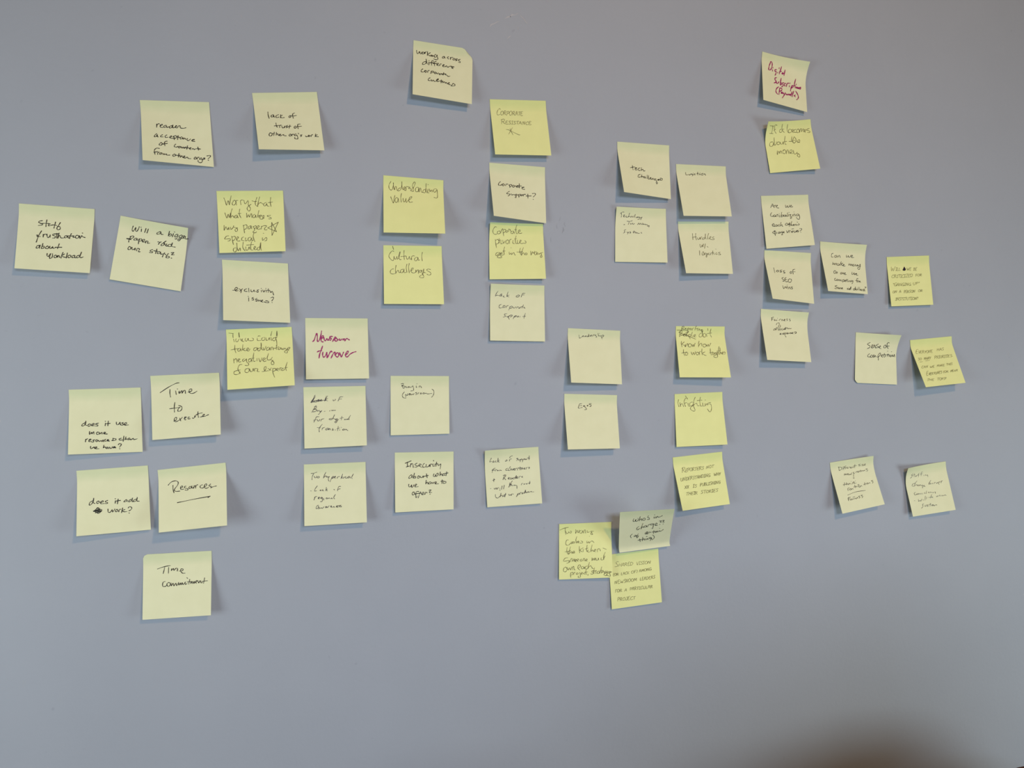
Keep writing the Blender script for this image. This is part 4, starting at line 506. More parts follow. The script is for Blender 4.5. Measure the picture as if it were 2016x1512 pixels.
["pale sticky note reading \"corporate support?\"","P","ink",[[0.2135,0.2533],[0.2897,0.252],[0.2896,0.1765],[0.2143,0.18]],[0.0,0.0,0.0062,0.023],0.0006,0,[],[[[0.1802,0.3345],[0.1477,0.3692],[0.1404,0.4058],[0.1832,0.4011],[0.2107,0.3759]],[[0.2282,0.3696],[0.2092,0.3939],[0.2249,0.4099],[0.2478,0.3897],[0.2325,0.3691]],[[0.2682,0.4008],[0.2789,0.3731],[0.3132,0.3695]],[[0.342,0.3841],[0.343,0.4281]],[[0.3291,0.3855],[0.3645,0.3686],[0.3844,0.3885],[0.3483,0.4143]],[[0.4109,0.3769],[0.3924,0.3964],[0.4081,0.4167],[0.4353,0.3963],[0.4152,0.3765]],[[0.4492,0.3817],[0.4607,0.4023],[0.4794,0.3786]],[[0.5048,0.3846],[0.474,0.3966],[0.4771,0.4137],[0.5081,0.4017],[0.5156,0.4183]],[[0.5206,0.3395],[0.5205,0.4091]],[[0.4794,0.3786],[0.5612,0.3788]],[[0.5637,0.409],[0.6031,0.4005],[0.5949,0.3927],[0.5683,0.4041],[0.5752,0.4337],[0.6142,0.4339]],[[0.329,0.5],[0.2785,0.541],[0.2905,0.5528],[0.3337,0.5521],[0.328,0.5703],[0.3004,0.5911]],[[0.3601,0.5447],[0.3672,0.5657],[0.394,0.5539],[0.4115,0.5518]],[[0.4377,0.5488],[0.4472,0.5999],[0.4253,0.6025]],[[0.4196,0.5596],[0.4558,0.538],[0.4628,0.5633],[0.4356,0.5796]],[[0.4902,0.5428],[0.4999,0.5938]],[[0.4853,0.5521],[0.5259,0.5301],[0.5286,0.5558],[0.497,0.5724]],[[0.5604,0.5349],[0.5376,0.5504],[0.5544,0.5615],[0.5731,0.5421],[0.5604,0.5349]],[[0.5852,0.558],[0.5868,0.5319],[0.6266,0.5232]],[[0.6665,0.5145],[0.6669,0.5874]],[[0.6337,0.5525],[0.7309,0.5417]],[[0.7551,0.4963],[0.7994,0.4873],[0.8118,0.5073],[0.77,0.5544]],[[0.7636,0.5978],[0.7679,0.5999]]],[],{}],
["bright yellow sticky note reading \"Corporate priorities get in the way\"","Y","pen",[[0.213,0.1744],[0.2871,0.1766],[0.2882,0.1024],[0.2127,0.1003]],[0.007,0.0,0.0107,0.0044],0.0006,0,[],[[[0.1241,0.0776],[0.0992,0.0709],[0.0691,0.1086],[0.0596,0.1533],[0.0813,0.1941],[0.1217,0.201],[0.1414,0.1893]],[[0.1844,0.1431],[0.1483,0.1513],[0.1453,0.1854],[0.1817,0.1886],[0.2011,0.1578],[0.1761,0.1395]],[[0.2057,0.1805],[0.2165,0.1349],[0.2394,0.1006]],[[0.2436,0.1042],[0.2498,0.1644],[0.2627,0.2255]],[[0.2486,0.1266],[0.2806,0.1109],[0.2977,0.1331],[0.2741,0.164],[0.254,0.172]],[[0.3221,0.1326],[0.3022,0.1482],[0.3106,0.1671],[0.3388,0.1474],[0.322,0.1288]],[[0.3537,0.1016],[0.355,0.1471]],[[0.3542,0.1168],[0.3744,0.1087],[0.3957,0.1463]],[[0.4363,0.1379],[0.4039,0.1462],[0.3959,0.1772],[0.4284,0.1805],[0.4487,0.1415],[0.4568,0.1801]],[[0.5038,0.0295],[0.4846,0.0987],[0.4975,0.1794],[0.5178,0.1791]],[[0.4604,0.1145],[0.5012,0.1099]],[[0.5261,0.1673],[0.5631,0.1433],[0.5587,0.1126],[0.5344,0.1361],[0.5423,0.1787],[0.5995,0.17]],[[0.1076,0.2887],[0.1162,0.3578],[0.1313,0.4354]],[[0.1158,0.3116],[0.1473,0.2883],[0.1754,0.3189],[0.1636,0.3575],[0.1241,0.3732]],[[0.179,0.2727],[0.1794,0.3575]],[[0.1794,0.3111],[0.2032,0.2955]],[[0.2111,0.3031],[0.2111,0.3651],[0.2429,0.3571]],[[0.243,0.3029],[0.2587,0.3571],[0.2828,0.3181]],[[0.3349,0.2944],[0.3068,0.3101],[0.3025,0.3529],[0.3381,0.3645],[0.3547,0.3176],[0.3309,0.2944]],[[0.37,0.3604],[0.3709,0.3018],[0.4032,0.2821]],[[0.435,0.3013],[0.4261,0.3484],[0.4577,0.3639]],[[0.4928,0.2225],[0.4754,0.2853],[0.4818,0.356],[0.5058,0.3558]],[[0.4635,0.2776],[0.4998,0.2734]],[[0.5153,0.3007],[0.5139,0.3558],[0.5459,0.3557]],[[0.5502,0.3477],[0.5835,0.3081],[0.5636,0.3004],[0.5544,0.3398],[0.5778,0.3595],[0.6101,0.3553]],[[0.648,0.3076],[0.6676,0.3234],[0.6623,0.3551],[0.6223,0.3513]],[[0.1689,0.5215],[0.1296,0.5293],[0.1132,0.5683],[0.1365,0.5762],[0.1845,0.5293],[0.1925,0.5215],[0.1913,0.5763],[0.2184,0.592],[0.214,0.6155],[0.1514,0.6153],[0.148,0.5919],[0.2079,0.5372]],[[0.1957,0.5528],[0.2314,0.5372],[0.22,0.5215],[0.2038,0.545],[0.2188,0.5724],[0.2544,0.5607]],[[0.2775,0.4234],[0.2601,0.4901],[0.2701,0.5608]],[[0.2402,0.498],[0.2876,0.4941]],[[0.358,0.5137],[0.3608,0.553],[0.3889,0.5373]],[[0.392,0.4365],[0.3951,0.4397]],[[0.3931,0.5295],[0.4,0.561],[0.4247,0.5295],[0.4445,0.5295],[0.4552,0.565],[0.471,0.565]],[[0.5628,0.4426],[0.5484,0.5059],[0.5775,0.5731]],[[0.4965,0.5138],[0.5481,0.5138],[0.6039,0.5098]],[[0.619,0.4345],[0.5882,0.5059],[0.5815,0.5731]],[[0.5777,0.5692],[0.6111,0.5296],[0.6266,0.5376],[0.6336,0.5613]],[[0.6415,0.5614],[0.6733,0.5614],[0.6824,0.5376],[0.6547,0.5336],[0.6455,0.5614]],[[0.7481,0.4979],[0.7526,0.5695],[0.7797,0.5059],[0.7941,0.5377],[0.8242,0.4979]],[[0.8518,0.5059],[0.8229,0.5218],[0.8208,0.5616],[0.849,0.5577],[0.8634,0.5139],[0.8688,0.5617]],[[0.8906,0.5298],[0.8973,0.5538],[0.9308,0.5299]],[[0.9714,0.5219],[0.9388,0.5299],[0.9449,0.5618],[0.9505,0.6018],[0.9258,0.6137],[0.9235,0.5857],[0.9449,0.5618]]],[],{}],
["pale sticky note reading \"Lack of corporate support\"","P","ball",[[0.2143,0.0947],[0.2891,0.0943],[0.289,0.019],[0.2129,0.02]],[0.005,0.0,0.0039,0.0064],0.0006,0,[],[[[0.1397,0.1249],[0.1114,0.1668],[0.0914,0.2127],[0.1252,0.1952],[0.1597,0.2024]],[[0.2105,0.1678],[0.1809,0.1894],[0.1728,0.2103],[0.2027,0.2012],[0.2065,0.1762],[0.2116,0.2133]],[[0.2501,0.1998],[0.2375,0.2209],[0.2678,0.2283]],[[0.3262,0.1313],[0.3061,0.194],[0.3021,0.219]],[[0.3449,0.1887],[0.3063,0.2064],[0.341,0.222]],[[0.5185,0.1794],[0.4794,0.2014],[0.4795,0.2206],[0.5186,0.2128],[0.5403,0.1913],[0.5141,0.1837]],[[0.6405,0.1466],[0.5968,0.1521],[0.5795,0.186],[0.5664,0.2181]],[[0.5751,0.182],[0.6231,0.1764]],[[0.2049,0.3547],[0.1708,0.3722],[0.1624,0.4057],[0.1794,0.422],[0.2263,0.4125]],[[0.2519,0.3743],[0.2349,0.3914],[0.2391,0.4121],[0.269,0.403],[0.2733,0.3821],[0.2477,0.3744]],[[0.2904,0.415],[0.3033,0.3855],[0.3333,0.3722]],[[0.3676,0.388],[0.3371,0.4557]],[[0.3504,0.401],[0.3934,0.3832],[0.4105,0.4037],[0.3588,0.4259]],[[0.4234,0.3992],[0.4276,0.4174],[0.4534,0.4109],[0.4665,0.3939]],[[0.4792,0.4187],[0.4923,0.3974],[0.5139,0.3885]],[[0.5182,0.3968],[0.5266,0.4217],[0.5484,0.396],[0.5439,0.4171]],[[0.6093,0.3526],[0.5829,0.4035],[0.5785,0.4162]],[[0.5484,0.396],[0.6091,0.3777]],[[0.6089,0.4029],[0.6263,0.3941],[0.6133,0.4028],[0.6391,0.4147]],[[0.3023,0.5192],[0.2638,0.5285],[0.2594,0.5453],[0.2806,0.5656],[0.2378,0.5833]],[[0.2977,0.5652],[0.3147,0.5773],[0.3319,0.5602]],[[0.3491,0.5515],[0.3317,0.5853],[0.3485,0.6183]],[[0.3232,0.5771],[0.3749,0.5425],[0.4091,0.5501],[0.366,0.5761]],[[0.4434,0.5576],[0.4303,0.583],[0.4171,0.6084]],[[0.4347,0.5662],[0.4693,0.5486],[0.4778,0.561],[0.4432,0.5743]],[[0.5036,0.5562],[0.4905,0.5732],[0.5207,0.5683],[0.5122,0.556]],[[0.5422,0.5762],[0.5467,0.5594]],[[0.6424,0.5026],[0.6245,0.5533],[0.6154,0.5954]],[[0.5898,0.5625],[0.6461,0.557]]],[],{}],
["pale sticky note reading \"tech challenges\"","P","ink",[[0.3929,0.293],[0.4703,0.2931],[0.4699,0.2173],[0.3941,0.22]],[0.0,0.0,0.0075,0.0223],0.0006,0,[],[[[0.2503,0.4418],[0.2494,0.4838],[0.2526,0.53]],[[0.2015,0.4936],[0.279,0.4714],[0.3062,0.4778]],[[0.2937,0.5024],[0.3329,0.4889],[0.3245,0.4805],[0.2937,0.5024],[0.3002,0.5248],[0.3484,0.515]],[[0.3999,0.4773],[0.3602,0.4953],[0.3652,0.5317],[0.3944,0.5239]],[[0.4295,0.465],[0.4125,0.5312]],[[0.4189,0.5167],[0.4539,0.4992],[0.4598,0.5307],[0.4939,0.5225]],[[0.3898,0.6026],[0.3495,0.621],[0.3351,0.6595],[0.3831,0.6584],[0.4101,0.6324]],[[0.4182,0.6039],[0.4117,0.6597]],[[0.4176,0.6498],[0.443,0.6377],[0.4457,0.6557]],[[0.4818,0.6333],[0.4511,0.6505],[0.4636,0.6673],[0.4901,0.646],[0.4924,0.6685]],[[0.5285,0.6007],[0.5212,0.6697]],[[0.5567,0.6067],[0.5447,0.676],[0.5692,0.6732]],[[0.5746,0.6681],[0.6058,0.6464],[0.5866,0.6441],[0.579,0.6721],[0.608,0.6733]],[[0.6138,0.6636],[0.6223,0.6761],[0.6396,0.6471],[0.6469,0.6733]],[[0.7071,0.653],[0.6674,0.662],[0.6703,0.6841],[0.7051,0.6756],[0.7124,0.7062],[0.7296,0.7355],[0.7089,0.7468],[0.7017,0.7163]],[[0.7344,0.6768],[0.7696,0.6639],[0.7604,0.656],[0.7347,0.6723],[0.7587,0.6785]],[[0.7966,0.6297],[0.7893,0.6617],[0.7742,0.6678],[0.8233,0.6668],[0.8396,0.6428],[0.8064,0.6286]]],[],{}],
["pale sticky note reading only \"Logistics\"","P","ink",[[0.481,0.2681],[0.5583,0.2695],[0.5596,0.196],[0.4844,0.1932]],[0.0,0.0,0.0157,0.0176],0.0006,0,[],[[[0.1837,0.146],[0.1856,0.1971],[0.2259,0.1912]],[[0.2492,0.1816],[0.2429,0.1948],[0.2643,0.1983],[0.2713,0.1807]],[[0.2996,0.1667],[0.2801,0.1804],[0.306,0.1836],[0.3166,0.1703],[0.321,0.2003],[0.3057,0.2139]],[[0.3387,0.1694],[0.3356,0.1911]],[[0.3364,0.1524],[0.3379,0.1549]],[[0.3747,0.1636],[0.3558,0.173],[0.3717,0.1853],[0.3571,0.1945]],[[0.4254,0.1322],[0.4153,0.1879]],[[0.4056,0.1623],[0.4416,0.1566]],[[0.4464,0.1866],[0.4632,0.16]],[[0.476,0.1638],[0.4731,0.1855]],[[0.4736,0.1426],[0.4762,0.1442]],[[0.5258,0.1532],[0.4977,0.1672],[0.5035,0.1886],[0.5353,0.183]],[[0.5371,0.1699],[0.5347,0.1528]],[[0.5738,0.1598],[0.551,0.165],[0.5805,0.1768],[0.5784,0.1917]]],[],{}],
["pale sticky note reading \"Technology, Too many Systems\"","P","ball",[[0.3906,0.2037],[0.466,0.2051],[0.4671,0.1299],[0.3899,0.1289]],[0.005,0.0,0.0045,0.0022],0.0006,0,[],[[[0.1042,0.1136],[0.1116,0.152],[0.1049,0.1818]],[[0.0868,0.1143],[0.12,0.0937],[0.1547,0.09]],[[0.1515,0.1661],[0.1763,0.1457],[0.1584,0.1386],[0.1467,0.1585],[0.1608,0.1775],[0.182,0.169]],[[0.2117,0.1562],[0.1952,0.1724],[0.2258,0.1792],[0.2468,0.1628]],[[0.2696,0.1033],[0.2547,0.1468],[0.2516,0.1744]],[[0.2514,0.1705],[0.277,0.1578],[0.2907,0.177]],[[0.2994,0.1767],[0.3159,0.1525],[0.3341,0.1755],[0.3508,0.1512]],[[0.3845,0.1225],[0.3646,0.1785]],[[0.3992,0.1694],[0.4038,0.1851],[0.4296,0.1644]],[[0.4383,0.1641],[0.4298,0.1803],[0.4645,0.1672],[0.4692,0.203],[0.4346,0.212]],[[0.4776,0.1707],[0.4908,0.1863],[0.5212,0.1653],[0.5039,0.1939],[0.4927,0.2166]],[[0.162,0.3154],[0.1832,0.3109]],[[0.2671,0.253],[0.2592,0.281],[0.2513,0.309]],[[0.2241,0.2503],[0.2757,0.2527],[0.327,0.2392]],[[0.2893,0.2841],[0.2982,0.3077],[0.3236,0.2871]],[[0.3364,0.2828],[0.3409,0.3066],[0.3707,0.2898]],[[0.4309,0.3082],[0.4566,0.2754],[0.4652,0.3032],[0.4911,0.2784],[0.4953,0.3024]],[[0.5342,0.2772],[0.5125,0.3019],[0.5427,0.2971],[0.5514,0.2848],[0.5599,0.3047],[0.5815,0.292],[0.5942,0.3118]],[[0.603,0.2995],[0.6288,0.3069],[0.6241,0.3313]],[[0.6545,0.3183],[0.637,0.335],[0.6631,0.3222],[0.6539,0.3507]],[[0.2016,0.406],[0.172,0.4188],[0.1845,0.4506],[0.1549,0.4714]],[[0.2267,0.4456],[0.2392,0.4654],[0.2605,0.4448],[0.2348,0.4881]],[[0.2943,0.44],[0.2773,0.4525],[0.3026,0.46],[0.2771,0.4726]],[[0.3623,0.4223],[0.3533,0.4669]],[[0.3408,0.447],[0.3875,0.4419]],[[0.3872,0.4661],[0.4002,0.4456],[0.4084,0.4656],[0.4297,0.4571],[0.4423,0.4689],[0.4721,0.4642]],[[0.5065,0.4472],[0.4978,0.4555],[0.5129,0.4657]]],[],{}],
["pale sticky note reading \"Hurdles w/ logistics\"","P","pen",[[0.4846,0.1883],[0.5636,0.1916],[0.5651,0.1161],[0.489,0.1144]],[0.0,0.0,0.0111,0.0174],0.0006,0,[],[[[0.267,0.2284],[0.2611,0.2925],[0.2564,0.348]],[[0.3327,0.2239],[0.3191,0.2837],[0.3258,0.3519]],[[0.2553,0.3011],[0.3352,0.2922]],[[0.3544,0.3091],[0.3578,0.3432],[0.3855,0.3345],[0.4039,0.3004],[0.4024,0.3387]],[[0.4156,0.3386],[0.4258,0.3003],[0.444,0.2959]],[[0.4861,0.3085],[0.454,0.3172],[0.4502,0.3427],[0.4867,0.334],[0.5174,0.2744],[0.5234,0.2318],[0.5125,0.3084],[0.5264,0.3338]],[[0.5902,0.2231],[0.5589,0.2912],[0.5612,0.3379]],[[0.5895,0.325],[0.6284,0.2994],[0.6124,0.2867],[0.5907,0.3165],[0.6137,0.3418],[0.6403,0.3417]],[[0.687,0.2906],[0.6593,0.2992],[0.6615,0.3162],[0.6864,0.3288],[0.6753,0.3458],[0.6486,0.3459]],[[0.3828,0.4366],[0.383,0.4917],[0.4117,0.4788],[0.4258,0.4448],[0.4319,0.4914],[0.4582,0.4361],[0.4493,0.4361]],[[0.495,0.4273],[0.4638,0.5165]],[[0.5231,0.478],[0.5388,0.4931]],[[0.3542,0.5598],[0.3442,0.6487]],[[0.427,0.5803],[0.4005,0.6059],[0.3983,0.6482],[0.4305,0.6436],[0.4378,0.5971],[0.4225,0.5803]],[[0.4816,0.6052],[0.4487,0.6139],[0.4538,0.6392],[0.4893,0.6135],[0.4893,0.6726],[0.4783,0.6853],[0.4725,0.6643],[0.5209,0.6132]],[[0.5267,0.6047],[0.5217,0.6385]],[[0.6914,0.5257],[0.6955,0.529]],[[0.5584,0.6045],[0.574,0.6212],[0.5625,0.6382],[0.5314,0.6342]],[[0.6278,0.5617],[0.6079,0.6377]],[[0.5855,0.6042],[0.6451,0.5995]],[[0.6388,0.6122],[0.6494,0.6331]],[[0.7047,0.5947],[0.6797,0.6118],[0.6905,0.6327],[0.7195,0.6198]],[[0.7787,0.5856],[0.7411,0.5944],[0.7572,0.6111],[0.7824,0.6277],[0.763,0.6362],[0.7315,0.6323]]],[],{}],
["pale sticky note reading \"Are we canibalizing each other's page views?\"","P","ink",[[0.6153,0.2308],[0.6934,0.2366],[0.6983,0.1617],[0.6225,0.1545]],[0.0,0.0,0.0106,0.0047],0.0006,0,[],[[[0.1831,0.227],[0.2273,0.156],[0.2458,0.2211]],[[0.1955,0.1992],[0.2411,0.1886]],[[0.258,0.2295],[0.2676,0.1895],[0.2946,0.1863]],[[0.3003,0.2107],[0.3289,0.1955],[0.3216,0.1831],[0.2964,0.2066],[0.3065,0.2312],[0.3498,0.2392]],[[0.4991,0.1888],[0.498,0.2296],[0.5207,0.2263],[0.538,0.1982],[0.5418,0.2352],[0.5702,0.2239],[0.5837,0.1915]],[[0.5931,0.2205],[0.6266,0.2052],[0.6149,0.1925],[0.5937,0.2165],[0.6092,0.2334],[0.6511,0.2225]],[[0.1926,0.3239],[0.1676,0.347],[0.1624,0.387],[0.1964,0.3965],[0.216,0.3812]],[[0.2531,0.3666],[0.2258,0.3736],[0.2177,0.4015],[0.2489,0.3988],[0.2608,0.375],[0.2615,0.4033]],[[0.279,0.4041],[0.2926,0.3683],[0.3151,0.3652],[0.3146,0.4016]],[[0.3486,0.3787],[0.3437,0.415]],[[0.3436,0.3501],[0.3457,0.3543]],[[0.4004,0.3239],[0.3838,0.3802],[0.3744,0.4164]],[[0.3915,0.3886],[0.4245,0.3738],[0.4206,0.4021],[0.3881,0.4129]],[[0.473,0.3758],[0.4405,0.3867],[0.4376,0.4069],[0.469,0.4042],[0.4813,0.3802],[0.4861,0.409]],[[0.5274,0.3371],[0.5049,0.4017],[0.5219,0.4065]],[[0.5448,0.3706],[0.5358,0.403]],[[0.5548,0.3325],[0.5587,0.3359]],[[0.562,0.3754],[0.5885,0.3765],[0.5623,0.4042],[0.5914,0.4177],[0.5917,0.4465],[0.5691,0.4496],[0.572,0.4292]],[[0.6239,0.378],[0.6147,0.4106]],[[0.6581,0.3275],[0.6612,0.3309]],[[0.6375,0.4074],[0.6511,0.3751],[0.6733,0.376],[0.6735,0.4049]],[[0.7456,0.3708],[0.7038,0.3814],[0.7001,0.406],[0.7413,0.3996],[0.7577,0.3796],[0.7668,0.438],[0.7523,0.4746],[0.7175,0.4688],[0.6958,0.4348]],[[0.1735,0.5724],[0.2103,0.5582],[0.2048,0.5337],[0.1766,0.5484],[0.1768,0.5806],[0.2241,0.5871]],[[0.2631,0.5568],[0.231,0.5673],[0.2284,0.5873],[0.2637,0.5851],[0.2713,0.5613],[0.2724,0.5856]],[[0.3246,0.5559],[0.2925,0.5664],[0.2942,0.5867],[0.3252,0.5843]],[[0.3607,0.5172],[0.3377,0.589]],[[0.3432,0.5812],[0.3721,0.5624],[0.3726,0.5908],[0.3895,0.5958]],[[0.4766,0.5392],[0.4481,0.5541],[0.4491,0.5786],[0.4847,0.5763],[0.493,0.5482],[0.4723,0.539]],[[0.5106,0.5491],[0.5159,0.5739],[0.5448,0.5263],[0.5206,0.6027]],[[0.4995,0.5649],[0.5533,0.5594]],[[0.5867,0.5119],[0.553,0.5922],[0.5779,0.573],[0.5881,0.594]],[[0.6024,0.5866],[0.6306,0.5758],[0.6142,0.5667],[0.6024,0.5866],[0.6276,0.5961]],[[0.6414,0.5928],[0.6538,0.5687]],[[0.6676,0.5653],[0.6683,0.5901],[0.6821,0.5867]],[[0.7001,0.5258],[0.7059,0.5343]],[[0.7216,0.5599],[0.7336,0.5688],[0.7261,0.589],[0.6915,0.5831]],[[0.2217,0.6715],[0.199,0.6783],[0.2079,0.7109],[0.2098,0.7633]],[[0.1958,0.67],[0.2273,0.696],[0.2414,0.721],[0.2053,0.7309],[0.1565,0.7039],[0.1845,0.6895]],[[0.3058,0.6965],[0.2782,0.707],[0.2712,0.7267],[0.3026,0.7205],[0.3139,0.701],[0.3107,0.725]],[[0.3633,0.6917],[0.3356,0.7022],[0.3378,0.7185],[0.3649,0.712],[0.3519,0.7437],[0.341,0.7592],[0.3681,0.7527]],[[0.3725,0.7206],[0.4007,0.706],[0.3888,0.6972],[0.3736,0.7125],[0.4023,0.7264]],[[0.4519,0.6846],[0.4637,0.726],[0.501,0.6792]],[[0.5035,0.7242],[0.5124,0.6921],[0.5348,0.6893]],[[0.5511,0.6984],[0.547,0.7268]],[[0.5656,0.6584],[0.6059,0.6541]],[[0.5656,0.7197],[0.5941,0.705],[0.5778,0.6959],[0.5624,0.7114],[0.5775,0.7286]],[[0.6134,0.6939],[0.613,0.7266],[0.636,0.7198],[0.6527,0.6961],[0.6529,0.7249],[0.6758,0.6893]],[[0.7021,0.6908],[0.6784,0.7017],[0.7028,0.7155],[0.6791,0.7265]],[[0.7333,0.6596],[0.7728,0.6618],[0.7591,0.6941],[0.7309,0.7048]],[[0.7421,0.7302],[0.747,0.733]]],[],{}],
["pale sticky note reading \"loss of SEO wins\"","P","ink",[[0.6222,0.1532],[0.6996,0.1515],[0.697,0.0759],[0.6209,0.0812]],[0.0,0.0,0.0128,0.0241],0.0006,0,[],[[[0.1629,0.3514],[0.1661,0.451]],[[0.232,0.3979],[0.2098,0.4171],[0.2252,0.4331],[0.2607,0.4172],[0.2593,0.4001],[0.2273,0.3983]],[[0.3367,0.3809],[0.2968,0.397],[0.2991,0.4098],[0.3258,0.4163],[0.314,0.4301],[0.2865,0.4281]],[[0.4002,0.3888],[0.365,0.4045],[0.3674,0.4172],[0.3975,0.4319],[0.3857,0.4457],[0.3636,0.439]],[[0.5335,0.3997],[0.5118,0.4184],[0.5172,0.4436],[0.543,0.4287],[0.5423,0.4032],[0.5287,0.4]],[[0.6301,0.3454],[0.5859,0.3615],[0.5761,0.3963],[0.5778,0.4472]],[[0.5612,0.4017],[0.6323,0.3962]],[[0.3464,0.5347],[0.3104,0.5507],[0.3111,0.572],[0.3504,0.5899],[0.3416,0.6121],[0.3125,0.6147]],[[0.4079,0.5337],[0.3768,0.5492],[0.3739,0.6177],[0.4274,0.6129]],[[0.381,0.5787],[0.4204,0.571]],[[0.4805,0.553],[0.4479,0.5771],[0.4453,0.6198],[0.4884,0.6202],[0.5177,0.588],[0.5088,0.5548],[0.4709,0.5538]],[[0.295,0.7059],[0.3029,0.7648],[0.3301,0.7494],[0.3498,0.7221],[0.368,0.7543],[0.3957,0.7093]],[[0.4074,0.7251],[0.4053,0.7635]],[[0.4004,0.6834],[0.4036,0.6873]],[[0.4259,0.7573],[0.4362,0.7267],[0.4602,0.7287],[0.4606,0.754]],[[0.5224,0.706],[0.4857,0.7221],[0.5174,0.736],[0.5046,0.754],[0.4706,0.753]]],[],{}],
